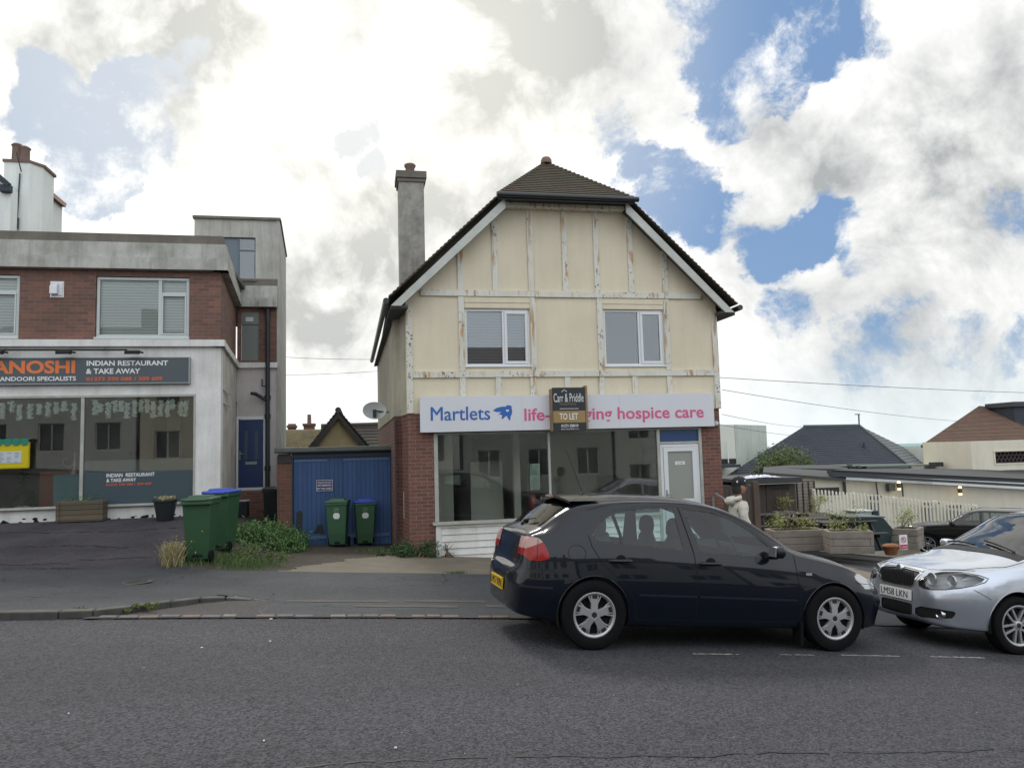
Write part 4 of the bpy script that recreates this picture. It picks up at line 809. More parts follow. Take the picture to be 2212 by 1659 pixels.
for (xa, xb, k, lb) in ((-7.9, -5.66, 13, 'white paper flower garland hanging inside the left restaurant window'), (-5.53, -3.5, 15, 'white paper flower garland hanging inside the right restaurant window beside the pillar')):
    b = MB(); r = random.Random(k)
    for i in range(k):
        x = xa+.06+(xb-xa-.12)*(i+.5)/k+r.uniform(-.02, .02); z0 = 2.80-r.uniform(0, .08); ln = r.uniform(.16, .34)
        cloud_leaves(b, lambda q: (x+q.gauss(0, .020), YR+.08+q.gauss(0, .015), z0-q.random()*ln), 230, .026, i+k, .9)
    tag(b.build('flower_garland', simple('white paper flower '+str(k), (.85, .95, .85), .8)), lb, 'garland', 'garlands in the restaurant windows')
MB_ = MB().box(-6.22, -5.70, YR+.3, YR+.6, .38, 1.30); tag(MB_.build('cabinet', simple('pale blue cabinet', (.16, .30, .33), .5), bevel=.01), 'pale blue cabinet standing inside the restaurant window behind the trough', 'cabinet')
hk = MB(); hk.lathe([(.0, 1.3), (.07, 1.3), (.06, 1.36), (.02, 1.42), (.035, 1.5), (.02, 1.56), (.012, 1.7), (.03, 1.74), (0, 1.76)], 12, Matrix.Translation((-5.88, YR+.45, 0))); hk.tube([(-5.88, YR+.4, 1.5), (-5.98, YR+.4, 1.44), (-6.08, YR+.4, 1.5), (-6.08, YR+.4, 1.6), (-5.98, YR+.4, 1.62)], .009, 6)
tag(hk.build('water_pipe', simple('pinkish glass', (.45, .3, .28), .25), smooth=True), 'small glass water pipe standing on the pale blue cabinet', 'ornament')
tp = thing('topiary_plant', 'dark cone shaped topiary in a white square pot inside the restaurant window', 'potted plant', (-6.8, YR+.45, .38)); b = MB(); b.prism([(-6.93, YR+.32, .38), (-6.67, YR+.32, .38), (-6.67, YR+.58, .38), (-6.93, YR+.58, .38)], (0, 0, .3)); b.build('pot', M['whitel'], tp, bevel=.01)
b = MB(); cloud_leaves(b, lambda q: (lambda t, a, rr: (-6.8+math.cos(a)*rr*(1-t*.85), YR+.45+math.sin(a)*rr*(1-t*.85), .68+t*1.15))(q.random()**1.3, q.random()*6.28, .22*q.random()**.4), 1500, .022, 4); b.build('foliage', M['leaf'], tp)
# sign
rs_ = thing('restaurant_sign', 'slate grey restaurant sign with orange and white lettering over the window', 'sign', (-6, 16.9, 3.4))
MB().box(-9.6, -3.545, YR-.09, YR-.001, 3.14, 3.655).build('panel', M['signg'], rs_); b = MB(); b.box(-3.545, -3.525, YR-.11, YR-.001, 3.11, 3.675).box(-9.6, -3.545, YR-.105, YR-.091, 3.12, 3.14).box(-9.6, -3.545, YR-.105, YR-.091, 3.655, 3.67); b.build('trim', M['steel'], rs_)
ys = YR-.092
tr_('TANOSHI', 'lettering', M['orange'], rs_, -46, 162, 779, 807.5, ys, offset=.035); tr_('TANDOORI SPECIALISTS', 'lettering', M['whitel'], rs_, -10, 164, 813.5, 823, ys, offset=.02); tr_('INDIAN RESTAURANT', 'lettering', M['whitel'], rs_, 187, 363, 779, 790, ys, offset=.025); tr_('& TAKE AWAY', 'lettering', M['whitel'], rs_, 186, 303, 796, 807.5, ys, offset=.025); tr_('01273 390 088 / 309 609', 'lettering', M['redl'], rs_, 186, 351, 814, 822.5, ys, offset=.035)
rl = MB().tube([(-9, YR-.2, 3.81), (-4.72, YR-.2, 3.81)], .018, 8)
for x in (-7.05, -5.2): rl.tube([(x, YR-.2, 3.81), (x, YR, 3.85)], .014, 6)
tag(rl.build('lamp_rail', M['black'], smooth=True), 'thin black rail carrying the floodlights above the restaurant sign', 'lamp rail')
fl0 = None
for i, (px, lb) in enumerate(((139, 'black floodlight near the middle of the rail above the restaurant sign'), (287, 'black floodlight at the right hand end of the rail above the restaurant sign'), (-8, 'black floodlight at the cut off left end of the rail above the restaurant sign'))):
    p = at(px, 761, YR-.27)
    if fl0 is None:
        fl0 = thing('floodlight', lb, 'floodlight', p, 0, 'floodlights above the restaurant sign')
        MB().prism([(-.15, .06, .05), (-.15, -.06, .02), (-.15, -.05, -.05), (-.15, .06, -.03)], (.27, 0, 0)).build('housing', M['black'], fl0, world=False, bevel=.006)
        MB().prism([(-.13, -.055, -.048), (.10, -.055, -.048), (.10, .05, -.03), (-.13, .05, -.03)], (0, 0, -.006)).build('lens', M['upvcg'], fl0, world=False); MB().tube([(0.12, .04, .01), (.17, .05, 0), (.17, .07, -.0)], .02, 8).build('bracket', M['black'], fl0, world=False)
    else: c = copy_tree(fl0, None, lb); c.location = p
# yellow menu case
a = at(64, 947, 16.9); c = at(-60, 1014, 16.9); mc = thing('menu_case', 'yellow framed menu case with a scalloped green top at the left edge', 'notice board', (a.x-.6, 16.9, 1.2))
z1 = at(30, 955, 16.88).z; z0 = at(30, 1013, 16.88).z; xa = -8.0; xb = at(64, 980, 16.88).x
MB().box(xa, xb, 16.84, 16.93, z0, z1).build('case', simple('yellow plastic', (.58, .47, .0), .35), mc, bevel=.03); b = MB()
for k in range(9): b.lathe([(0, 0), (.075, 0), (.075, .012), (0, .012)], 14, Matrix.Translation((xb-.08-.155*k, 16.835, z1+.0))@Matrix.Rotation(R(90), 4, 'X')); b.box(xb-.155-.155*k, xb-.005-.155*k, 16.822, 16.835, z1, z1+.06)
b.build('awning_trim', simple('teal green trim', (.01, .2, .13), .4), mc); MB().box(xa+.1, at(46, 990, 16.83).x, 16.832, 16.84, at(30, 1000, 16.83).z, at(30, 975, 16.83).z).build('menu_sheet', simple('printed paper', (.5, .55, .58), .5), mc)
b = MB(); xe = at(46, 990, 16.83).x; r = random.Random(2)
for k in range(6):
    for j in range(7):
        if r.random() > .2: b.box(xe-.12-.14*k, xe-.03-.14*k-r.uniform(0, .04), 16.830, 16.832, at(30, 998-3.2*j, 16.83).z, at(30, 998-3.2*j, 16.83).z+.008)
b.build('menu_print', simple('grey print', (.18, .2, .22), .6), mc)
MB().box(xa+.2, xa+.26, 16.86, 16.92, .3, z0+.02).build('post', M['pipe'], mc)
b = MB(); r = random.Random(9)
for k in range(34):                                    # flaked paint along the plinth
    x = r.uniform(-7.6, -3.3); s = r.uniform(.02, .09)*r.random()**.4; z = .37+r.random()**3*.09; n = r.randint(5, 8); b.add([(x+s*1.3*math.cos(t*6.283/n)*r.uniform(.6, 1.3), YR-.003, z+s*.7*math.sin(t*6.283/n)*r.uniform(.6, 1.3)) for t in range(n)], [tuple(range(n))])
b.build('flaked_patch', M['vblack'], rest)
# far houses seen over the garage
hs = thing('yellow_house', 'yellow rendered gabled house with brown tiled roof behind the garage', 'house', (0, 30, 0)); Yh = 30
def T(px, py, Y=Yh): return at(px, py, Y)
ap = T(731, 897); el = T(676, 965); er = T(790, 965); w = (er.x-el.x)/2
b = MB(); b.prism([(el.x+.0, Yh, -2), (er.x-.0, Yh, -2), (er.x-.0, Yh, el.z), (ap.x, Yh, ap.z-.05), (el.x+.0, Yh, el.z)], (0, .3, 0)); fixn(b.build('wall', M['yellowr'], hs))
b = MB(); za = ap.z+.15
tiled(b, lambda t: lerp((el.x-.4, Yh+7, el.z-.4), (ap.x, Yh+7, za), t), lambda t: lerp((el.x-.4, Yh-.3, el.z-.4), (ap.x, Yh-.3, za), t), 14, (-1, 0, 1), .04); tiled(b, lambda t: lerp((er.x+.4, Yh-.3, el.z-.4), (ap.x, Yh-.3, za), t), lambda t: lerp((er.x+.4, Yh+7, el.z-.4), (ap.x, Yh+7, za), t), 14, (1, 0, 1), .04)
b.tube([(ap.x, Yh-.32, za+.03), (ap.x, Yh+7, za+.03)], .12, 8); rf = fixn(b.build('roof', M['browntile'], hs))
b = MB()
for s in (-1, 1): b.prism([(ap.x, Yh-.31, za-.05), (ap.x+s*(w+.4), Yh-.31, el.z-.42), (ap.x+s*(w+.2), Yh-.31, el.z-.55), (ap.x, Yh-.31, za-.28)], (0, .06, 0))
fixn(b.build('bargeboard', M['darkwood'], hs))
h2 = thing('tiled_bungalow', 'long low house roof with dark interlocking tiles behind the yellow gable', 'house', (3, 33, 0)); Yh2 = 34
a = T(770, 921, Yh2); c = T(860, 917, Yh2); b = MB(); tiled(b, lambda t: lerp((a.x-1.5, Yh2-4, a.z-3), (a.x-1.5, Yh2, a.z), t), lambda t: lerp((c.x+1, Yh2-4, c.z-3), (c.x+1, Yh2, c.z), t), 22, (0, -1, 1.3), .03); b.tube([(a.x-1.5, Yh2, a.z+.02), (c.x+1, Yh2, c.z+.02)], .12, 8); b.build('roof', M['browntile'], h2); MB().box(a.x-1.5, c.x+1, Yh2-3.6, Yh2+3, -4, a.z-3).build('wall', M['yellowr'], h2)
h3 = thing('lichened_roof_house', 'house with an ochre lichened roof and short brick chimneys left of the yellow gable', 'house', (-1, 38, 0)); Y3 = 38
a = T(610, 928, Y3); c = T(710, 928, Y3); b = MB(); tiled(b, lambda t: lerp((a.x-1, Y3-4, a.z-3.4), (a.x-1, Y3, a.z), t), lambda t: lerp((c.x+1, Y3-4, c.z-3.4), (c.x+1, Y3, c.z), t), 34, (0, -1, 1.2), .02); b.build('roof', M['ochretile'], h3); MB().box(a.x-1, c.x+1, Y3-3.6, Y3+3, -4, a.z-3.4).build('wall', M['yellowr'], h3)
for px0, px1, py in ((656, 679, 915), (622, 638, 919)):
    u = T(px0, py, Y3+.5); v = T(px1, py, Y3+.5); cc = MB().box(u.x, v.x, Y3+.4, Y3+1, u.z-1.2, u.z-.12).box(u.x-.05, v.x+.05, Y3+.35, Y3+1.05, u.z-.12, u.z).build('chimney', M['brickg'], h3, bevel=.01)
    b = MB(); b.lathe([(.1, 0), (.09, .45), (.0, .45)], 10, Matrix.Translation(((u.x+v.x)/2, Y3+.7, u.z))) if px0 > 650 else b.box(u.x, v.x, Y3+.5, Y3+.9, u.z, u.z+.08); b.build('chimney_pot', M['terra'], cc)
h4 = thing('orange_roof_house', 'distant orange tiled roof ridge beside the satellite dish', 'house', (5, 48, 0)); Y4 = 48
a = T(787, 914, Y4); c = T(870, 909, Y4); b = MB(); tiled(b, lambda t: lerp((a.x-1.2, Y4-3, a.z-2), (a.x, Y4, a.z), t), lambda t: lerp((c.x+1, Y4-3, c.z-2), (c.x+1, Y4, c.z), t), 9, (0, -1, 1.5), .06); b.build('roof', M['orangetile'], h4); MB().box(a.x-1, c.x+1, Y4-2.8, Y4+3, -5, a.z-2).build('wall', M['distw'], h4)
# white house with big chimneys, upper left
wh = thing('white_gabled_house', 'tall white rendered house with two big chimney stacks rising over the restaurant parapet', 'house', (-9, 27, 4)); Yw = 27
def B(px0, px1, pt, pb, Y, dep=.8): a = at(px0, pt, Y); c = at(px1, pb, Y); return MB().box(a.x, at(px1, pt, Y).x, Y, Y+dep, c.z, a.z)
B(9, 64, 350, 520, Yw, 1.3).build('wall', M['distw'], wh)
a = at(9, 350, Yw); e = at(64, 350, Yw)
k = MB(); k.box(a.x, e.x, Yw, Yw+1.3, a.z, a.z+.0) if 0 else None
st = MB(); st.prism([(e.x, Yw, 4), (e.x+.27, Yw+.4, 4), (e.x+.27, Yw+1.3, 4), (e.x, Yw+1.3, 4)], (0, 0, a.z-4-.0)); cs = st.build('chimney', M['distw'], wh); b = MB(); b.prism([(a.x-.04, Yw-.04, a.z), (e.x+.0, Yw-.04, a.z), (e.x+.33, Yw+.4, a.z), (e.x+.33, Yw+1.34, a.z), (a.x-.04, Yw+1.34, a.z)], (0, 0, .09)); b.build('chimney_cap', mat('brown chimney cap', (.2, .13, .11), .8), cs)
for px, ph in ((38, 312), (54, 318)):
    p = at(px, ph, Yw+.5); b = MB(); b.lathe([(.15, a.z+.12), (.16, a.z+.3), (.15, p.z-.12), (.19, p.z-.06), (.13, p.z), (0, p.z)], 14, Matrix.Translation((p.x, Yw+.5, 0))); b.build('chimney_pot', M['terra'], cs, smooth=True)
B(81, 106, 424, 520, Yw+1.5, 1.2).build('second_chimney', M['distw'], wh); a2 = at(78, 424, Yw+1.5); c2 = at(116, 424, Yw+1.5); b = MB(); b.prism([(a2.x-.1, Yw+1.4, a2.z), (c2.x, Yw+1.4, a2.z-.02), ((a2.x+c2.x)/2+.1, Yw+2, a2.z+.3), ((a2.x+c2.x)/2-.3, Yw+2, a2.z+.32)], (0, 1.2, 0)); fixn(b.build('second_chimney_cap', M['brickg'], wh))
g1 = at(-60, 330, Yw-.6); g2 = at(24, 405, Yw-.6); b = MB(); b.prism([(g1.x, Yw-.6, 4), (g2.x, Yw-.6, 4), (g2.x, Yw-.6, g2.z), (g1.x, Yw-.6, g1.z)], (0, .5, 0)); fixn(b.build('gable_wall', M['distw'], wh)); b = MB(); b.beam((g1.x, Yw-.7, g1.z), (g2.x, Yw-.7, g2.z), .16, .12, (0, -1, 0)); b.box(g2.x-.25, g2.x+.05, Yw-.8, Yw-.6, g2.z-.2, g2.z+.02); fixn(b.build('verge', M['slate'], wh))
b = MB(); p = at(43, 375, Yw-.05); q = at(36, 485, Yw-.05); b.tube([p, q], .025, 6); u = at(52, 355, Yw-.2); b.tube([at(36, 330, Yw-.3), at(46, 372, Yw-.1)], .02, 5); v = at(36, 478, Yw-.1); b.box(v.x-.35, v.x+.05, Yw-.1, Yw-.04, v.z-.25, v.z+.12); b.build('aerial_pole', M['pipe'], wh)
# ------------------------------------------------------------------ cars
def spl(tab, x):                         # smooth table lookup (x, v) pairs
    n = len(tab)
    if x <= tab[0][0]: return tab[0][1]
    if x >= tab[-1][0]: return tab[-1][1]
    for i in range(n-1):
        if tab[i][0] <= x <= tab[i+1][0]: break
    x0, y0 = tab[i]; x1, y1 = tab[i+1]; h = x1-x0; t = (x-x0)/h
    def sl(j):
        if j <= 0 or j >= n-1:
            return 0 if n < 2 else ((tab[1][1]-tab[0][1])/(tab[1][0]-tab[0][0]) if j <= 0 else (tab[-1][1]-tab[-2][1])/(tab[-1][0]-tab[-2][0]))
        a = (tab[j][1]-tab[j-1][1])/(tab[j][0]-tab[j-1][0]); c = (tab[j+1][1]-tab[j][1])/(tab[j+1][0]-tab[j][0])
        return 0 if a*c <= 0 else 2*a*c/(a+c)
    m0, m1 = sl(i)*h, sl(i+1)*h
    return (2*t**3-3*t*t+1)*y0+(t**3-2*t*t+t)*m0+(-2*t**3+3*t*t)*y1+(t**3-t*t)*m1
def chaikin(P, k):
    for _ in range(k):
        Q = [P[0]]
        for i in range(len(P)-1): Q += [P[i]*.75+P[i+1]*.25, P[i]*.25+P[i+1]*.75]
        Q.append(P[-1]); P = Q
    return P
def carbody(T, xs, ctrl, k=2):
    """half body loft (y>0): ctrl(x, value lookup) gives the control polygon of the cross-section"""
    bm = bmesh.new(); rows = []
    for x in xs:
        g = lambda n: spl(T[n], x)
        P = chaikin([Vector((x, y, z)) for y, z in ctrl(g)], k); rows.append([bm.verts.new(p) for p in P])
    m = len(rows[0])
    for i in range(len(rows)-1):
        for j in range(m-1):
            try: bm.faces.new((rows[i][j], rows[i+1][j], rows[i+1][j+1], rows[i][j+1]))
            except ValueError: pass
    for r in (rows[0], rows[-1]):
        c = sum((v.co for v in r), Vector())/len(r); c.y = 0
        h = len(r)
        for j in range(h//2-0):
            a, b_, c_, d = r[j], r[j+1], r[h-2-j], r[h-1-j]
            f = [a, b_, c_, d] if len({a, b_, c_, d}) == 4 else None
            if f:
                try: bm.faces.new(f)
                except ValueError: pass
    for f in bm.faces: f.smooth = True
    return bm
def cut(bm, poly, ax, flt, tagn, lay):
    """split the faces along a convex outline drawn in projection ax and tag what lies inside"""
    a, b_ = ax; drop = 3-a-b_; P = [Vector((0, 0, 0)) for _ in poly]
    for i, p in enumerate(poly): P[i][a] = p[0]; P[i][b_] = p[1]
    n = len(P); cen = sum(P, Vector())/n
    lo0, hi0 = min(p[0] for p in poly), max(p[0] for p in poly); lo1, hi1 = min(p[1] for p in poly), max(p[1] for p in poly)
    ins = [f for f in bm.faces if flt(f) and max(v.co[a] for v in f.verts) > lo0 and min(v.co[a] for v in f.verts) < hi0 and max(v.co[b_] for v in f.verts) > lo1 and min(v.co[b_] for v in f.verts) < hi1]
    E = Vector((0, 0, 0)); E[drop] = 1
    for i in range(n):
        p, q = P[i], P[(i+1) % n]; nn = (q-p).cross(E)
        if nn.length < 1e-9: continue
        nn.normalize()
        if nn.dot(cen-p) > 0: nn = -nn
        geom = list({v for f in ins for v in f.verts})+list({e for f in ins for e in f.edges})+ins
        bmesh.ops.bisect_plane(bm, geom=geom, dist=1e-5, plane_co=p, plane_no=nn)
        es = [f for f in bm.faces if f.is_valid and flt(f)]
        cand = []
        for f in es:
            c = f.calc_center_median()
            ok = True
            for j in range(i+1):
                pj, qj = P[j], P[(j+1) % n]; nj = (qj-pj).cross(E)
                if nj.length < 1e-9: continue
                if nj.dot(cen-pj) > 0: nj = -nj
                if nj.dot(c-pj) > 0: ok = False; break
            if ok and lo0-.3 < c[a] < hi0+.3 and lo1-.3 < c[b_] < hi1+.3: cand.append(f)
        ins = cand
    for f in ins: f[lay] = tagn
    return ins
def grow(poly, d):
    n = len(poly); ar = sum(poly[i][0]*poly[(i+1) % n][1]-poly[(i+1) % n][0]*poly[i][1] for i in range(n)); s = 1 if ar > 0 else -1; out = []
    for i in range(n):
        p0, p1, p2 = Vector(poly[i-1]), Vector(poly[i]), Vector(poly[(i+1) % n]); e1 = (p1-p0).normalized(); e2 = (p2-p1).normalized()
        n1 = Vector((e1.y, -e1.x))*s; n2 = Vector((e2.y, -e2.x))*s; m = (n1+n2).normalized(); c = max(.5, m.dot(n1)); out.append(tuple(p1+m*d/c))
    return out
def roundpoly(poly, k=2):
    P = [Vector(p) for p in poly]
    for _ in range(k):
        Q = []
        for i in range(len(P)): a = P[i]; c = P[(i+1) % len(P)]; Q += [a*.75+c*.25, a*.25+c*.75]
        P = Q
    return [tuple(p) for p in P]
def mirror_split(bm, lay, defs, parent, names):
    """mirror the half body and link each tagged region; defs: tag -> (name, material, per side?)"""
    out = {}
    for tg, (nm, mt, sided, inset) in defs.items():
        fs = [f for f in bm.faces if f[lay] == tg]
        if not fs: continue
        vm = {}; vs = []; F = []
        nor = {}
        for f in fs:
            for v in f.verts: nor.setdefault(v, Vector()); nor[v] += f.normal
        for f in fs:
            q = []
            for v in f.verts:
                if v not in vm: vm[v] = len(vs); vs.append(v.co-nor[v].normalized()*inset if inset else v.co.copy())
                q.append(vm[v])
            F.append(q)
        for side in ((1, -1) if sided else (0,)):
            b = MB()
            if side >= 0: b.add(vs, F)
            if side <= 0: b.add([Vector((v.x, -v.y, v.z)) for v in vs], [q[::-1] for q in F])
            o = b.build(nm, mt, parent, world=False)
            if side == 0:
                t = bmesh.new(); t.from_mesh(o.data); bmesh.ops.remove_doubles(t, verts=[v for v in t.verts if abs(v.co.y) < .002], dist=.0021); bmesh.ops.recalc_face_normals(t, faces=t.faces); t.to_mesh(o.data); t.free()
            shade(o.data, 50); out[(tg, side)] = o
    return out
def ribbon(b, bvh, pts, w, ax, lift=.0015, side=-1, seg=.03):
    """thin line laid on the body surface; pts in projection ax, cast from the given side"""
    a, c = ax; dr = 3-a-c; P = [Vector(p) for p in pts]; Q = []
    for i in range(len(P)-1):
        n = max(1, int((P[i+1]-P[i]).length/seg))
        for j in range(n): Q.append(P[i].lerp(P[i+1], j/n))
    Q.append(P[-1]); H = []
    for q in Q:
        o = Vector((0, 0, 0)); o[a] = q[0]; o[c] = q[1]; o[dr] = 6*side; d = Vector((0, 0, 0)); d[dr] = -side
        h = bvh.ray_cast(o, d)
        H.append((h[0], h[1]) if h[0] is not None else None)
    prev = None
    for i in range(len(H)):
        if H[i] is None: prev = None; continue
        j = min(i+1, len(H)-1); k = max(i-1, 0)
        if H[j] is None or H[k] is None: t = None
        else: t = H[j][0]-H[k][0]
        if t is None or t.length < 1e-6: prev = None; continue
        n = H[i][1]; n = n if n[dr]*side > 0 else -n; u = t.cross(n).normalized()*w/2; p = H[i][0]+n*lift; cur = (p-u, p+u)
        if prev: b.add([prev[0], prev[1], cur[1], cur[0]], [(0, 1, 2, 3)])
        prev = cur
    return b
def wheel(root, x, y, r, rimr, w, style, mats):
    """hub centre x, y on local z = r; y sign gives the outer side"""
    s = 1 if y > 0 else -1; Mx = Matrix.Translation((x, y, r))@Matrix.Rotation(-s*R(90), 4, 'X')     # local z -> outward
    wo_ = MB().lathe([(rimr-.01, -w), (r-.03, -w), (r, -w+.03), (r, -.03), (r-.012, -.008), (r-.04, .0), (rimr+.02, .0), (rimr, -.012), (rimr-.01, -.05)], 48, Mx).build('wheel', mats['tyre'], root, smooth=True, world=False)
    b = MB(); b.lathe([(rimr-.0, -.14), (rimr-.002, -.02), (rimr+.008, -.004), (rimr-.004, -.003), (rimr-.018, -.012), (rimr-.025, -.03), (rimr-.03, -.14)], 48, Mx)
    n = 5; 
    for k in range(n):
        ang = 2*math.pi*k/n+math.pi/2*(-1 if style == 'x' else 1)
        Rz = Mx@Matrix.Rotation(ang, 4, 'Z')
        if style == 'plate':                      # broad flared spokes
            pr = [(.03, -.026), (rimr*.45, -.027), (rimr-.012, -.034), (rimr-.012, .034), (rimr*.45, .027), (.03, .026)]
            top = [Rz@Vector((u, v*1.25, -.022+.012*(1-u/rimr))) for u, v in pr]; b.prism(top, (Mx.to_3x3()@Vector((0, 0, -.045))))
            for sg in (-1, 1): b.prism([Rz@Vector((rimr*.48, sg*.026, -.012)), Rz@Vector((rimr-.02, sg*.056, -.02)), Rz@Vector((rimr-.02, sg*.072, -.02)), Rz@Vector((rimr*.48, sg*.033, -.016))], (Mx.to_3x3()@Vector((0, 0, -.02))))
        else:                                     # paired narrow spokes
            for dv in (-1, 1):
                pr = [(.04, dv*.022-.011), (rimr-.01, dv*.042-.011), (rimr-.01, dv*.042+.011), (.04, dv*.022+.011)]
                b.prism([Rz@Vector((u, v, -.018)) for u, v in pr], (Mx.to_3x3()@Vector((0, 0, -.035))))
    if style == 'plate':
        for k in range(n):
            sb_ = MB()
            Rz = Mx@Matrix.Rotation(2*math.pi*k/n+math.pi/2, 4, 'Z'); u0, u1 = rimr*.74, rimr*.93; sb_.add([Rz@Vector((u0, -.022, -.0115)), Rz@Vector((u1, -.026, -.0135)), Rz@Vector((u1, .026, -.0135)), Rz@Vector((u0, .022, -.0115))], [(0, 1, 2, 3)]); sb_.build('spoke_slot', M['black'], wo_, world=False)
    b.lathe([(0, -.012), (.034, -.013), (.05, -.02), (.058, -.035), (.06, -.07)], 24, Mx)
    rm = fixn(b.build('rim', mats['rim'], wo_, world=False, bevel=.003)); 
    b = MB(); b.lathe([(0, -.0105), (.024, -.0105), (.026, -.013)], 20, Mx); b.build('hub_cap', M['black'], wo_, world=False)
    b = MB(); b.lathe([(.0, -.085), (rimr-.03, -.085), (rimr-.03, -.09)], 32, Mx).build('brake_disc', mats['disc'], wo_, world=False); MB().box(-.04, .04, .12, .155, -.082, -.055, Mx@Matrix.Rotation(R(-60), 4, 'Z')).build('brake_caliper', mats['cal'], wo_, world=False)
    return wo_
def carpaint(name, col, flake=.0, metal=0., rough=.35):
    m, nt, p = newmat(name); setp(p, col, rough, metal, .5 if metal else .12, 1.)
    d = noisef(nt, objc(nt), 3, 5, .6, .3, .8); L(nt, mixc(nt, mul(nt, d, .25), col, tuple(c*.8 for c in col)), p.inputs['Base Color'])
    p.inputs['Coat Roughness'].default_value = .035; return m
def drop_on(root, x, y, rz, wheels):
    """stand the car on the sloping road"""
    e = .9; fx = Vector((math.cos(rz), math.sin(rz), 0)); fy = Vector((-math.sin(rz), math.cos(rz), 0)); g = lambda p: ground(p.x, p.y)
    c = Vector((x, y, 0)); sx = (g(c+fx*wheels)-g(c))/wheels; sy = (g(c+fy*.7)-g(c-fy*.7))/1.4
    X = (fx+Vector((0, 0, sx))).normalized(); Y = (fy+Vector((0, 0, sy))); Z = X.cross(Y).normalized(); Y = Z.cross(X)
    root.rotation_euler = Matrix((X, Y, Z)).transposed().to_euler(); root.location = (x, y, g(c))
cm = dict(tyre=M['rubber'], rim=simple('silver alloy', (.46, .47, .48), .32, .6), disc=simple('brake steel', (.05, .05, .05), .5, .6), cal=simple('red caliper', (.16, .012, .012), .5))
def seats(root, xs, zt, m, z0=.35):
    for x, r in xs:
        for s in (-1, 1):
            b = MB(); prof = [Vector((x-.02, 0, z0)), Vector((x-.06-r*.1, 0, zt-.30)), Vector((x-.10-r*.14, 0, zt-.17))]
            b.tube([p+Vector((0, s*.36, 0)) for p in prof], [.20, .21, .16], 12); b.v = [((v[0]-x)*.35+x-.05, v[1], v[2]) for v in b.v]
            se = b.build('seat', m, root, smooth=True, world=False, angle=60)
            b = MB(); hx = x-.12; Mh = Matrix.Translation((hx, s*.36, zt-.06))@Matrix.Diagonal((.6, 1.25, 1, 1)); b.lathe([(0, -.1), (.07, -.095), (.11, -.06), (.115, 0), (.10, .06), (.06, .095), (0, .105)], 16, Mh); b.tube([(hx, s*.36-.05, zt-.25), (hx, s*.36-.05, zt-.1)], .008, 6); b.tube([(hx, s*.36+.05, zt-.25), (hx, s*.36+.05, zt-.1)], .008, 6); b.build('headrest', m, se, smooth=True, world=False, angle=60)
def ctrl_std(g):
    zl, wl, zm, wm, zs, ws, zr, wr, zc = g('zl'), g('wl'), g('zm'), g('wm'), g('zs'), g('ws'), g('zr'), g('wr'), g('zc')
    return [(0, zl), (wl*.7, zl), (wl, zl+.01), (wl+.015 if wm > wl else wm, zl+.07), (wm, zm), (wm*.55+ws*.45+.006, zm*.4+zs*.6), (ws+.004, zs-.02), (ws-.006, zs+.01), (ws*.5+wr*.5+.006, zs*.5+zr*.5), (wr+.012, zr-.035), (wr-.025, zr+.004), (wr*.62, zr+(zc-zr)*.72), (wr*.28, zc-(zc-zr)*.04), (0, zc)]
side_f = lambda f: f.calc_center_median().y > .02 and abs(f.normal.y) > .35
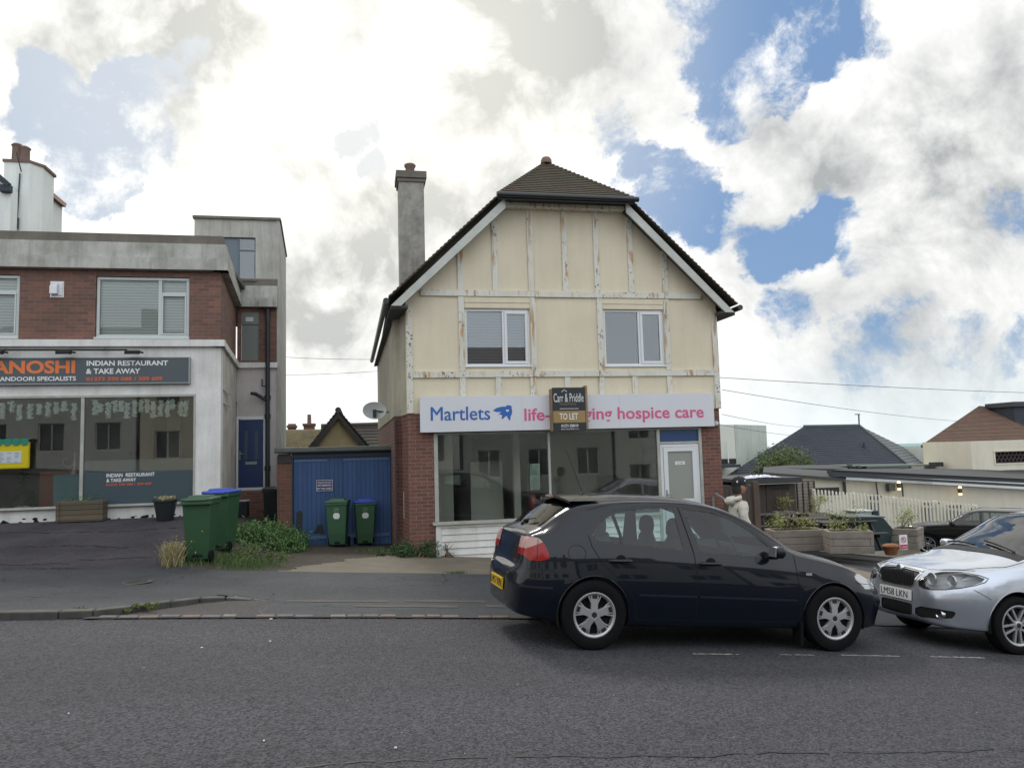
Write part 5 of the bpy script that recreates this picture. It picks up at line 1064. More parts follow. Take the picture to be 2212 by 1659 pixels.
# ---- dark blue hatchback, facing right
def make_hatch():
    root = thing('parked_car', 'dark navy five door hatchback parked at the kerb in front of the empty shop', 'car')
    paint = carpaint('dark navy car paint', (.0025, .006, .013)); paint.node_tree.nodes['Principled BSDF'].inputs['Coat Weight'].default_value = .75
    T = dict(
     zl=[(-.83, .36), (-.80, .30), (-.74, .265), (-.5, .235), (-.3, .20), (.4, .19), (2.1, .185), (2.75, .19), (3.05, .19), (3.22, .21), (3.30, .25), (3.34, .30)],
     wl=[(-.83, .30), (-.80, .50), (-.74, .62), (-.5, .74), (0, .80), (2.4, .80), (2.9, .76), (3.1, .66), (3.24, .48), (3.31, .34), (3.34, .22)],
     zm=[(-.83, .50), (-.75, .52), (0, .56), (2.5, .55), (3.1, .47), (3.34, .42)],
     wm=[(-.83, .38), (-.80, .60), (-.74, .71), (-.6, .79), (-.3, .85), (.1, .871), (1.2, .868), (2.4, .866), (2.8, .84), (3.0, .79), (3.15, .70), (3.25, .57), (3.31, .42), (3.34, .25)],
     zs=[(-.83, .60), (-.79, .655), (-.745, .70), (-.70, .92), (-.66, .985), (-.5, 1.0), (0, .975), (.5, .935), (1.1, .905), (1.8, .895), (2.1, .885), (2.67, .80), (3.0, .675), (3.2, .585), (3.34, .50)],
     ws=[(-.83, .34), (-.80, .54), (-.745, .64), (-.70, .66), (-.6, .70), (-.3, .755), (.2, .80), (1.2, .815), (2.0, .80), (2.6, .79), (2.95, .735), (3.12, .66), (3.24, .53), (3.31, .38), (3.34, .22)],
     zr=[(-.83, .61), (-.79, .672), (-.745, .715), (-.70, .95), (-.66, 1.01), (-.52, 1.065), (-.40, 1.145), (-.25, 1.235), (-.12, 1.29), (.1, 1.325), (.45, 1.36), (.9, 1.378), (1.15, 1.368), (1.4, 1.325), (1.65, 1.235), (1.9, 1.095), (2.08, .985), (2.2, .935), (2.4, .89), (2.67, .84), (3.0, .71), (3.2, .61), (3.34, .51)],
     wr=[(-.83, .30), (-.80, .48), (-.745, .56), (-.70, .58), (-.6, .60), (-.4, .60), (0, .595), (.5, .60), (1.0, .595), (1.3, .60), (1.6, .635), (1.9, .69), (2.1, .725), (2.25, .735), (2.6, .70), (2.95, .64), (3.12, .56), (3.24, .44), (3.31, .32), (3.34, .18)],
     zc=[(-.83, .62), (-.79, .685), (-.745, .73), (-.70, .96), (-.66, 1.035), (-.52, 1.10), (-.40, 1.18), (-.25, 1.29), (-.12, 1.365), (-.02, 1.385), (.1, 1.395), (.45, 1.425), (.85, 1.435), (1.1, 1.42), (1.35, 1.375), (1.65, 1.25), (1.95, 1.09), (2.15, .985), (2.3, .945), (2.67, .885), (3.0, .77), (3.2, .65), (3.30, .56), (3.34, .52)])
    for k_ in T: T[k_] = [((-.3+(x_+.3)*.82) if x_ < -.3 else x_, v_) for x_, v_ in T[k_]]
    xs = [-.83, -.825, -.815, -.80, -.78, -.765, -.75, -.735, -.72, -.70, -.68, -.66]+fr(-.62, 2.9, .055)+[2.95, 3.0, 3.05, 3.09, 3.13, 3.17, 3.2, 3.23, 3.26, 3.285, 3.305, 3.32, 3.332, 3.34]
    xs = [(-.3+(x_+.3)*.82) if x_ < -.3 else x_ for x_ in xs]
    bm = carbody(T, xs, ctrl_std, 2); bmesh.ops.recalc_face_normals(bm, faces=bm.faces)
    bvh = None
    fullv = [v.co.copy() for v in bm.verts]; idx = {v: i for i, v in enumerate(bm.verts)}; ff = [[idx[v] for v in f.verts] for f in bm.faces]; nV = len(fullv)
    bvh = BVHTree.FromPolygons(fullv+[Vector((v.x, -v.y, v.z)) for v in fullv], ff+[[nV+i for i in q[::-1]] for q in ff])
    lay = bm.faces.layers.int.new('part')
    fwin = [(1.08, .915), (1.80, .880), (1.885, .895), (1.85, .97), (1.66, 1.13), (1.45, 1.24), (1.26, 1.295), (.965, 1.312)]
    rwin = [(.30, .965), (.895, .925), (.855, 1.31), (.60, 1.305), (.34, 1.272), (.235, 1.235)]
    qwin = [(.03, .985), (.265, .968), (.20, 1.22), (.10, 1.165), (.01, 1.085), (-.015, 1.03)]
    greenh = [(-.025, .97), (.03, .955), (.90, .905), (1.80, .862), (1.91, .88), (1.875, .97), (1.68, 1.15), (1.46, 1.265), (1.25, 1.32), (.86, 1.335), (.50, 1.315), (.22, 1.265), (.06, 1.18), (-.04, 1.07)]
    cut(bm, greenh, (0, 2), side_f, 1, lay)
    for k, (w, tg) in enumerate(((fwin, 2), (rwin, 3), (qwin, 4))): cut(bm, w, (0, 2), lambda f: side_f(f) and f[lay] in (1, 2, 3, 4), tg, lay)
    for hx in (0, 2.513):
        c = [(hx+.338*math.cos(a*math.pi/14), .315+.345*math.sin(a*math.pi/14)) for a in range(-3, 18)]
        c = [(hx+.335, .1)]+[(hx+.338*math.cos(a*math.pi/16), .315+.345*math.sin(a*math.pi/16)) for a in range(0, 17)]+[(hx-.335, .1)]
        cut(bm, c, (0, 2), lambda f: f.calc_center_median().y > .45 and f.calc_center_median().z < .75, 99, lay)
    topf = lambda f: f.normal.z > .15 and f.calc_center_median().z > .9 and f[lay] == 0
    cut(bm, [(1.34, -.05), (1.34, .50), (1.45, .53), (2.05, .655), (2.13, .64), (2.17, .3), (2.19, -.05)], (0, 1), topf, 5, lay)
    cut(bm, [(-.16, -.05), (-.16, .50), (-.23, .53), (-.44, .55), (-.48, .50), (-.50, .3), (-.50, -.05)], (0, 1), topf, 6, lay)
    cut(bm, roundpoly([(-.66, .775), (-.43, .785), (-.44, .86), (-.49, .955), (-.54, .99), (-.66, .98)], 1), (0, 2), lambda f: side_f(f) or (f.normal.x < -.2 and f.calc_center_median().y > .45), 7, lay)
    cut(bm, [(.44, .60), (.80, .60), (.80, .74), (.62, .755), (.44, .71)], (1, 2), lambda f: f.normal.x > .25 and f.calc_center_median().x > 2.8, 8, lay)
    cut(bm, roundpoly([(-.62, .30), (.62, .30), (.6, .42), (-.6, .42)], 1), (1, 2), lambda f: f.normal.x > .5 and f.calc_center_median().x > 3.1, 9, lay)
    bm2 = bm
    dk = simple('black window trim', (.008, .008, .009), .3)
    gl = glassmat('tinted car glass', (.74, .88, .86), 1.55)
    lamp = simple('clear lamp lens', (.42, .45, .48), .08, .3, coat=1.)
    red, nt_, p_ = newmat('red lamp lens'); setp(p_, (.5, .01, .01), .15, spec=.4, coat=.15); sx_ = nd(nt_, 'ShaderNodeSeparateXYZ'); L(nt_, objc(nt_), sx_.inputs[0])
    up_ = nd(nt_, 'ShaderNodeMapRange', interpolation_type='SMOOTHSTEP'); L(nt_, mul(nt_, sx_.outputs[2], mul(nt_, sx_.outputs[0], .45), 'SUBTRACT'), up_.inputs[0]); up_.inputs['From Min'].default_value = 1.165; up_.inputs['From Max'].default_value = 1.175
    L(nt_, mixc(nt_, up_.outputs[0], (.30, .004, .004), (.5, .32, .29)), p_.inputs['Base Color'])
    parts = mirror_split(bm, lay, {0: ('body', paint, False, 0), 1: ('window_trim', dk, True, .002), 2: ('front_side_window', gl, True, .006), 3: ('rear_side_window', gl, True, .006), 4: ('quarter_window', gl, True, .006), 5: ('windscreen', gl, False, .004), 6: ('rear_window', gl, False, .004), 7: ('tail_light', red, True, -.006), 8: ('headlight', lamp, True, .0), 9: ('lower_grille', M['black'], False, .01)}, root, None)
    bm.free()
    for (tg, s), o in list(parts.items()):
        if tg == 7:            # pale upper lens wedge
            zz = [v.co for v in o.data.vertices]
    for s in (-1, 1):
        b = MB(); ribbon(b, bvh, [(-.545, .79), (-.53, .97)], .006, (0, 2), .010, s, .02); b.build('lens_divider', dk, parts[(7, s)], world=False)
    seam = MB()
    for s in (-1, 1):
        for pl, w in (([(-.055, 1.03), (-.03, .93), (.07, .775), (.24, .635), (.355, .52), (.40, .42), (.42, .28)], .007), ([(.915, 1.325), (1.0, .9), (1.03, .5), (1.03, .27)], .008), ([(2.09, .93), (2.10, .72), (2.14, .5), (2.15, .27)], .007), ([(.42, .275), (2.15, .275)], .006), ([(-.78, .70), (-.4, .70), (-.31, .58)], .005), ([(2.78, .66), (3.0, .64), (3.12, .60)], .005), ([(-.03, 1.26), (.25, 1.335), (.6, 1.36), (1.0, 1.362), (1.3, 1.325), (1.6, 1.22), (1.9, 1.05), (2.05, .96)], .005)):
            seam = MB(); ribbon(seam, bvh, pl, w, (0, 2), .0015, s); seam.build('door_seam', M['vblack'], root, world=False) if seam.f else None
        c = [(-.175+.085*math.cos(t*math.pi/12), .86+.075*math.sin(t*math.pi/12)) for t in range(25)]; seam = MB(); ribbon(seam, bvh, c, .005, (0, 2), .0015, s); seam.build('fuel_flap_seam', M['vblack'], root, world=False)
    mm_ = simple('glossy black moulding', (.012, .016, .03), .25, coat=.6)
    for pl, sd in (([(.43, .505), (1.02, .50)], -1), ([(1.045, .50), (2.09, .485)], -1), ([(.43, .505), (1.02, .50)], 1), ([(1.045, .50), (2.09, .485)], 1), ([(-.80, .55), (-.62, .545), (-.40, .545)], -1)):
        b = MB(); ribbon(b, bvh, pl, .024, (0, 2), .007, sd); b.build('side_moulding', mm_, root, world=False, smooth=True)
    for s in (-1, 1):
        for hx in (.24, 1.16):
            h = bvh.ray_cast(Vector((hx, 6*s, .815)), Vector((0, -s, 0)))[0]; b = MB(); b.tube([(hx-.11, h.y+s*.0, .805), (hx-.09, h.y+s*.028, .808), (hx+.03, h.y+s*.034, .81), (hx+.10, h.y+s*.022, .812), (hx+.12, h.y, .812)], [.012, .016, .017, .015, .01], 8); b.build('door_handle', paint, root, smooth=True, world=False)
            MB().lathe([(0, .001), (.052, .001), (.052, -.004)], 18, Matrix.Translation((hx+.01, h.y+s*.002, .812))@Matrix.Rotation(-s*R(90), 4, 'X')).build('handle_recess', M['vblack'], root, world=False)
        h = bvh.ray_cast(Vector((2.235, 6*s, .735)), Vector((0, -s, 0)))[0]; MB().box(2.20, 2.265, h.y-.004, h.y+.004, .722, .745).build('side_repeater', lamp, root, world=False, bevel=.003)
        b = MB(); b.lathe([(0, -.055), (.06, -.05), (.09, -.02), (.095, .02), (.075, .05), (0, .058)], 16, Matrix.Translation((1.83, s*.93, .945))@Matrix.Diagonal((.62, 1.2, 1.05, 1))); b.prism([(1.77, s*.80, .87), (1.91, s*.80, .865), (1.87, s*.9, .915), (1.81, s*.9, .92)], (0, 0, .04)); mr = b.build('door_mirror', simple('black mirror plastic', (.012, .013, .016), .3), root, smooth=True, world=False, angle=60)
        MB().prism([(1.775, s*.86, .90), (1.775, s*.99, .90), (1.775, s*.99, .99), (1.775, s*.86, .99)], (-.004, 0, 0)).build('mirror_glass', M['chrome'], mr, world=False)
    # tailgate details, spoiler, aerial, plate
    b = MB(); us = fr(-.54, .54, .09)
    def sp(u, v): return (-.24+v*.30+.05*abs(u/.54)**3, u, 1.388+.02*v-.055*abs(u/.54)**2.5)
    b.grid(sp, us, [0, .5, 1]); b.grid(lambda u, v: tuple(Vector(sp(u, v))+Vector((0.01, 0, -.028*(1-v)))), us, [1, .5, 0]); b.grid(lambda u, v: tuple(Vector(sp(u, 0))+Vector((.01*v, 0, -.028*v))), us, [1, 0]); so_ = fixn(b.build('roof_spoiler', paint, root, smooth=True, world=False)); MB().box(-.246, -.236, -.13, .13, 1.366, 1.382).build('brake_light', red, so_, world=False)
    b = MB(); b.tube([(.10, .0, 1.40), (.13, 0, 1.425)], [.022, .01], 8).tube([(.12, 0, 1.42), (-.08, 0, 1.86)], [.004, .002], 6); b.build('aerial', M['black'], root, world=False)
    MB().tube([(-.42, .05, 1.12), (-.50, .0, 1.11), (-.535, -.05, 1.08)], [.016, .018, .012], 8).tube([(-.50, 0, 1.12), (-.45, -.28, 1.15)], .006, 6).build('rear_wiper', M['black'], root, smooth=True, world=False)
    pl = MB().box(-.757, -.744, -.26, .26, .45, .56).build('rear_plate', simple('yellow number plate', (.75, .48, .02), .4), root, world=False)
    text('LM17 KPN', 'plate_lettering', M['black'], pl, Vector((-.7575, .24, .468)), 0, .48, .075, 0, .001, xdir=(0, -1, 0), offset=.01, world=False)
    b = MB(); ribbon(b, bvh, [(-.3, .615), (.3, .615)], .02, (1, 2), .006, -1)
    text('LEON', 'badge', M['chrome'], root, Vector((-.672, -.36, .735)), 0, .16, .028, 0, .003, xdir=(.25, -1, 0), offset=.01, world=False)
    # wheels, arches, cabin
    for hx in (0, 2.513):
        for s in (-1, 1):
            wheel(root, hx, s*.865, .315, .199, .2, 'plate', cm)
            b = MB(); b.grid(lambda u, v: (hx+.345*math.cos(u), s*(.84-v), .315+.35*math.sin(u)), fr(-.3, math.pi+.3, .2), [0, .22]); b.grid(lambda u, v: (hx+v*.35*math.cos(u), s*.62, .315+v*.35*math.sin(u)), fr(-.3, math.pi+.3, .2), [0, 1]); b.build('wheel_arch_liner', M['vblack'], root, world=False)
            b = MB(); pts = []
            for t in range(0, 25):
                a = math.pi*t/24; X_ = hx+.342*math.cos(a); Z_ = .315+.349*math.sin(a); h = bvh.ray_cast(Vector((X_, 6*s, Z_+.006)), Vector((0, -s, 0)))[0]
                if h: pts.append((X_, h.y-.004*s, Z_))
            b.tube(pts, .008, 6); b.build('wheel_arch_lip', paint, root, smooth=True, world=False)
    cab = simple('dark car interior', (.03, .035, .045), .85)
    b = MB(); b.box(-.45, 2.0, -.74, .74, .3, .36); b.box(-.55, -.05, -.62, .62, .3, .90); b.prism([(1.75, -.72, .36), (2.12, -.72, .36), (2.12, -.72, .93), (1.85, -.72, .97), (1.70, -.72, .90)], (0, 1.44, 0)); b.build('cabin', cab, root, world=False)
    b = MB(); 
    for s in (-1, 1): b.box(.0, 1.9, s*.77-.01, s*.77+.01, .3, .90)
    b.build('door_cards', cab, root, world=False)
    seats(root, ((.30, 0), (1.12, 1)), 1.17, simple('blue grey seat fabric', (.06, .075, .1), .9))
    b = MB(); pts = [Vector((1.60, -.36, .93))+Matrix.Rotation(R(-25), 3, 'Y')@Vector((0, math.cos(t*math.pi/12)*.18, math.sin(t*math.pi/12)*.18)) for t in range(24)]; b.tube(pts, .014, 8, closed=True); b.tube([pts[0], pts[12]], .012, 6); b.tube([(1.60, -.36, .93), (1.8, -.36, .83)], .03, 8); b.build('steering_wheel', M['black'], root, smooth=True, world=False)
    MB().box(1.50, 1.53, -.12, .12, 1.22, 1.29).build('rear_view_mirror', M['black'], root, world=False, bevel=.01)
    MB().box(2.14, 2.17, -.84, -.70, .05, .28).build('mudflap', M['rubber'], root, world=False)
    MB().box(-.35, 2.8, -.60, .60, .18, .26).build('underbody', M['vblack'], root, world=False)
    return root
hatch = make_hatch(); drop_on(hatch, 2.03, 7.03+.868-.13, R(1.8), 2.513)
# ---- silver hatchback, facing left
def make_silver():
    root = thing('parked_car', 'small silver hatchback parked nose to nose with the navy car at the right edge', 'car')
    paint = carpaint('silver car paint', (.56, .60, .68), metal=.7, rough=.26)
    T = dict(
     zl=[(-.70, .40), (-.64, .27), (-.4, .22), (2.2, .19), (2.85, .195), (3.08, .20), (3.2, .215), (3.27, .25), (3.30, .29)],
     wl=[(-.70, .40), (-.6, .66), (0, .76), (2.4, .77), (2.8, .75), (3.0, .68), (3.15, .58), (3.25, .46), (3.30, .36)],
     zm=[(-.70, .55), (0, .58), (2.4, .56), (3.0, .52), (3.30, .47)],
     wm=[(-.70, .55), (-.6, .74), (0, .82), (2.3, .825), (2.7, .815), (2.9, .78), (3.05, .725), (3.16, .655), (3.24, .57), (3.285, .48), (3.30, .40)],
     zs=[(-.70, .80), (-.6, .95), (0, .98), (1.0, .96), (2.0, .945), (2.5, .87), (2.85, .80), (3.05, .755), (3.2, .72), (3.30, .66)],
     ws=[(-.70, .50), (-.6, .68), (0, .77), (1.0, .785), (2.0, .78), (2.5, .765), (2.8, .72), (3.0, .655), (3.13, .585), (3.22, .50), (3.28, .42), (3.30, .36)],
     zr=[(-.70, .9), (-.6, 1.2), (-.4, 1.38), (0, 1.44), (.6, 1.50), (1.1, 1.49), (1.42, 1.435), (1.7, 1.27), (1.95, 1.12), (2.15, 1.02), (2.3, .965), (2.5, .905), (2.8, .85), (3.0, .81), (3.15, .775), (3.25, .73), (3.30, .69)],
     wr=[(-.70, .45), (-.6, .58), (0, .60), (1.0, .595), (1.4, .61), (1.9, .68), (2.15, .70), (2.5, .66), (2.8, .60), (3.0, .53), (3.13, .46), (3.22, .40), (3.28, .34), (3.30, .30)],
     zc=[(-.70, 1.0), (-.6, 1.3), (-.4, 1.44), (0, 1.51), (.6, 1.565), (1.1, 1.55), (1.45, 1.495), (1.7, 1.35), (1.95, 1.22), (2.22, 1.065), (2.36, 1.01), (2.6, .95), (2.85, .905), (3.0, .87), (3.15, .82), (3.24, .775), (3.28, .74), (3.30, .71)])
    xs = [-.70, -.67, -.63, -.58]+fr(-.5, 2.9, .06)+[2.95, 3.0, 3.04, 3.08, 3.12, 3.15, 3.18, 3.205, 3.23, 3.25, 3.265, 3.28, 3.29, 3.30]
    bm = carbody(T, xs, ctrl_std, 2); bmesh.ops.recalc_face_normals(bm, faces=bm.faces)
    fullv = [v.co.copy() for v in bm.verts]; idx = {v: i for i, v in enumerate(bm.verts)}; ff = [[idx[v] for v in f.verts] for f in bm.faces]; nV = len(fullv)
    bvh = BVHTree.FromPolygons(fullv+[Vector((v.x, -v.y, v.z)) for v in fullv], ff+[[nV+i for i in q[::-1]] for q in ff])
    lay = bm.faces.layers.int.new('part')
    cut(bm, [(1.0, .98), (1.95, .965), (2.05, 1.0), (1.75, 1.19), (1.5, 1.32), (1.25, 1.38), (1.0, 1.40)], (0, 2), side_f, 2, lay); cut(bm, [(.0, 1.0), (.94, .98), (.94, 1.37), (.2, 1.36), (.0, 1.3)], (0, 2), side_f, 2, lay)
    hx = 2.462
    c = [(hx+.33, .1)]+[(hx+.333*math.cos(a*math.pi/16), .305+.345*math.sin(a*math.pi/16)) for a in range(0, 17)]+[(hx-.33, .1)]; cut(bm, c, (0, 2), lambda f: f.calc_center_median().y > .45 and f.calc_center_median().z < .75, 99, lay)
    c = [(p[0]-hx, p[1]) for p in c]; cut(bm, c, (0, 2), lambda f: f.calc_center_median().y > .45 and f.calc_center_median().z < .75, 99, lay)
    topf = lambda f: f.normal.z > .15 and f.calc_center_median().z > .9 and f[lay] == 0
    cut(bm, [(1.46, -.05), (1.46, .50), (1.54, .53), (2.12, .655), (2.20, .64), (2.24, .3), (2.26, -.05)], (0, 1), topf, 5, lay)
    frf = lambda f: f.normal.x > .12 and f.calc_center_median().x > 2.55 and f[lay] == 0
    cut(bm, roundpoly([(.335, .625), (.46, .585), (.66, .625), (.745, .70), (.735, .775), (.60, .80), (.42, .765)], 1), (1, 2), frf, 8, lay)
    cut(bm, [(-.02, .575), (.22, .585), (.265, .61), (.325, .735), (.28, .755), (-.02, .775)], (1, 2), frf, 9, lay)
    cut(bm, roundpoly([(-.30, .265), (.22, .275), (.255, .30), (.255, .39), (.22, .405), (-.30, .405)], 1), (1, 2), frf, 9, lay)
    cut(bm, roundpoly([(.30, .275), (.62, .30), (.665, .375), (.65, .40), (.30, .395)], 1), (1, 2), frf, 10, lay)
    gl = glassmat('clear car glass', (.35, .45, .47), 1.75)
    lens = glassmat('headlamp cover', (.86, .88, .9), 1.5)
    parts = mirror_split(bm, lay, {0: ('body', paint, False, 0), 2: ('side_window', gl, True, .004), 5: ('windscreen', gl, False, .004), 8: ('headlight', lens, True, -.004), 9: ('grille', M['black'], False, .012), 10: ('fog_light_surround', M['black'], True, .012)}, root, None)
    bm.free()
    for s in (-1, 1):
        hl = parts[(8, s)]
        b = MB()
        for yy, rr in ((.45, .055), (.60, .05)):
            h = bvh.ray_cast(Vector((6, s*yy, .695)), Vector((-1, 0, 0)))[0]; b.lathe([(0, -.06), (rr*.5, -.05), (rr, -.01), (rr+.01, .0), (rr+.01, -.02)], 18, Matrix.Translation((h.x-.03, s*yy, .70))@Matrix.Rotation(R(90), 4, 'Y'))
        b.build('reflector', simple('lamp reflector', (.5, .52, .54), .3, .5), hl, smooth=True, world=False)
        b = MB(); 
        pts = [(.33, .62), (.46, .58), (.66, .62), (.755, .70), (.745, .78), (.60, .805), (.42, .77), (.34, .64)]
        vs = []
        for (yy, zz) in roundpoly(pts[:-1], 1):
            h = bvh.ray_cast(Vector((6, s*yy, zz)), Vector((-1, 0, 0)))[0]
            if h: vs.append(h+Vector((-.085, 0, 0)))
        c_ = sum(vs, Vector())/len(vs); k = len(vs); b.add(vs+[c_], [(i, (i+1) % k, k) for i in range(k)]); fixn(b.build('lamp_bowl', simple('grey lamp bowl', (.6, .62, .64), .35, .2), hl, world=False))
        b = MB(); h = bvh.ray_cast(Vector((6, s*.55, .345)), Vector((-1, 0, 0)))[0]; b.lathe([(0, -.0), (.038, .0), (.045, .012), (.045, -.03)], 16, Matrix.Translation((h.x-.004, s*.56, .345))@Matrix.Rotation(R(90), 4, 'Y')); b.build('fog_light', M['chrome'], parts[(10, s)], smooth=True, world=False)
        b = MB(); ribbon(b, bvh, roundpoly(pts[:-1], 1)+[roundpoly(pts[:-1], 1)[0]] if s > 0 else [(-y, z) for y, z in roundpoly(pts[:-1], 1)+[roundpoly(pts[:-1], 1)[0]]], .009, (1, 2), .003, 1, .02); b.build('lamp_seal', M['black'], hl, world=False)
    b = MB(); arc = [(y, .775-.02*(abs(y)/.32)**2+.012) for y in fr(-.325, .325, .05)]; ribbon(b, bvh, arc, .036, (1, 2), .008, 1, .02); arc2 = [(.33, .745), (.28, .61), (.23, .577), (0, .565), (-.23, .577), (-.28, .61), (-.33, .745)]; ribbon(b, bvh, arc2, .014, (1, 2), .006, 1, .02)
    gs = b.build('grille_surround', M['chrome'], root, smooth=True, world=False)
    h = bvh.ray_cast(Vector((6, 0, .765)), Vector((-1, 0, 0)))[0]
    MB().lathe([(0, .022), (.03, .02), (.047, .012), (.05, -.01)], 24, Matrix.Translation((h.x+.005, 0, .765))@Matrix.Rotation(R(80), 4, 'Y')).build('badge', M['chrome'], gs, smooth=True, world=False); MB().lathe([(.026, .0235), (.034, .0215), (.034, .020)], 24, Matrix.Translation((h.x+.005, 0, .765))@Matrix.Rotation(R(80), 4, 'Y')).build('badge_ring', M['signg'], gs, world=False)
    b = MB()
    for k in range(22):
        y = -.26+.52*k/21; hh = bvh.ray_cast(Vector((6, y, .67)), Vector((-1, 0, 0)))[0]
        if hh: b.box(hh.x-.014, hh.x-.004, y-.004, y+.004, .60, .745)
    b.build('grille_bars', simple('dark grille bar', (.03, .03, .033), .3), root, world=False)
    h = bvh.ray_cast(Vector((6, 0.2, .49)), Vector((-1, 0, 0)))[0]
    pl = MB().box(h.x+.012, h.x+.02, -.26, .26, .435, .546).build('front_plate', M['whitel'], root, world=False, bevel=.002); text('LM58 LKN', 'plate_lettering', M['black'], pl, Vector((h.x+.0205, -.235, .455)), 0, .44, .073, 0, .001, xdir=(0, 1, 0), offset=.004, world=False)
    def pseam(*a_):
        q_ = MB(); ribbon(q_, *a_)
        if q_.f: q_.build('panel_seam', M['vblack'], root, world=False)
    for s in (-1, 1):
        pseam(bvh, [(.33, .79), (.45, .80), (.60, .825)], .005, (1, 2), .002, 1); pseam(bvh, [(2.95, .635), (2.88, .60), (2.79, .55)], .006, (0, 2), .002, s)
        pseam(bvh, [(3.1, s*.42), (2.9, s*.55), (2.5, s*.66), (2.2, s*.70)], .006, (0, 1), .002, 1); pseam(bvh, [(2.02, .95), (2.03, .6), (2.06, .3)], .006, (0, 2), .002, s)
    pseam(bvh, [(-.30, .80), (.30, .80)], .005, (1, 2), .002, 1)
    pseam(bvh, [(1.44, y) for y in (-.5, .5)], .016, (0, 1), .002, 1)

    b = MB(); b.grid(lambda u, v: (2.21+.12*v+.05*(1-abs(u)/.64), u, (bvh.ray_cast(Vector((2.21+.12*v+.05*(1-abs(u)/.64), u, 4)), Vector((0, 0, -1)))[0] or Vector((0, 0, 1))).z+.006), fr(-.66, .66, .06), [0, .5, 1]); b.build('scuttle', M['black'], root, smooth=True, world=False)
    b = MB()
    for y0, y1 in ((.52, .0), (-.05, -.58)):
        P = []
        for t in range(8): u = t/7; X_ = 2.21-.10*u+.02; Y_ = y0+(y1-y0)*u; P.append((X_, Y_, bvh.ray_cast(Vector((X_, Y_, 4)), Vector((0, 0, -1)))[0].z+.022))
        b.tube(P, .011, 6); 
    b.lathe([(0, 0), (.028, 0), (.028, .025), (0, .03)], 12, Matrix.Translation((2.22, .50, 1.0))); b.build('wiper', M['black'], root, smooth=True, world=False)
    for s in (-1, 1):
        b = MB(); b.lathe([(0, -.055), (.07, -.05), (.10, -.02), (.105, .02), (.08, .05), (0, .058)], 16, Matrix.Translation((1.86, s*.90, 1.04))@Matrix.Diagonal((.6, 1.15, 1.1, 1))); b.tube([(1.88, s*.78, .97), (1.87, s*.86, 1.0)], .03, 8); b.build('door_mirror', paint, root, smooth=True, world=False, angle=60)
        for hx in (0, 2.462):
            wheel(root, hx, s*.815, .30, .205, .19, 'pair', cm); b = MB(); b.grid(lambda u, v: (hx+.34*math.cos(u), s*(.80-v), .305+.35*math.sin(u)), fr(-.3, math.pi+.3, .2), [0, .22]); b.grid(lambda u, v: (hx+v*.35*math.cos(u), s*.58, .305+v*.35*math.sin(u)), fr(-.3, math.pi+.3, .2), [0, 1]); b.build('wheel_arch_liner', M['vblack'], root, world=False)
            b = MB(); pts = []
            for t in range(0, 25):
                a = math.pi*t/24; X_ = hx+.337*math.cos(a); Z_ = .305+.349*math.sin(a); h = bvh.ray_cast(Vector((X_, 6*s, Z_+.006)), Vector((0, -s, 0)))[0]
                if h: pts.append((X_, h.y-.004*s, Z_))
            b.tube(pts, .009, 6); b.build('wheel_arch_lip', paint, root, smooth=True, world=False)
    cab = simple('black car interior', (.02, .022, .026), .85)
    b = MB(); b.box(-.45, 2.0, -.70, .70, .3, .36); b.prism([(1.75, -.70, .36), (2.12, -.70, .36), (2.14, -.70, .99), (1.85, -.70, 1.02), (1.70, -.70, .95)], (0, 1.40, 0)); b.build('cabin', cab, root, world=False)
    seats(root, ((.30, 0), (1.12, 1)), 1.26, simple('dark grey seat fabric', (.04, .045, .05), .9))
    b = MB(); pts = [Vector((1.60, -.34, 1.0))+Matrix.Rotation(R(-25), 3, 'Y')@Vector((0, math.cos(t*math.pi/12)*.18, math.sin(t*math.pi/12)*.18)) for t in range(24)]; b.tube(pts, .016, 8, closed=True); b.tube([pts[0], pts[12]], .012, 6); b.build('steering_wheel', M['black'], root, smooth=True, world=False)
    MB().box(1.56, 1.59, -.12, .12, 1.30, 1.37).build('rear_view_mirror', M['black'], root, world=False, bevel=.01)
    MB().box(-.3, 2.8, -.60, .60, .19, .26).build('underbody', M['vblack'], root, world=False)
    MB().box(1.92, 1.95, .30, .38, 1.07, 1.12).build('tax_disc', M['whitel'], root, world=False)
    return root
silver = make_silver(); drop_on(silver, 6.72+2.462, 7.05+.815, math.pi, 2.462)
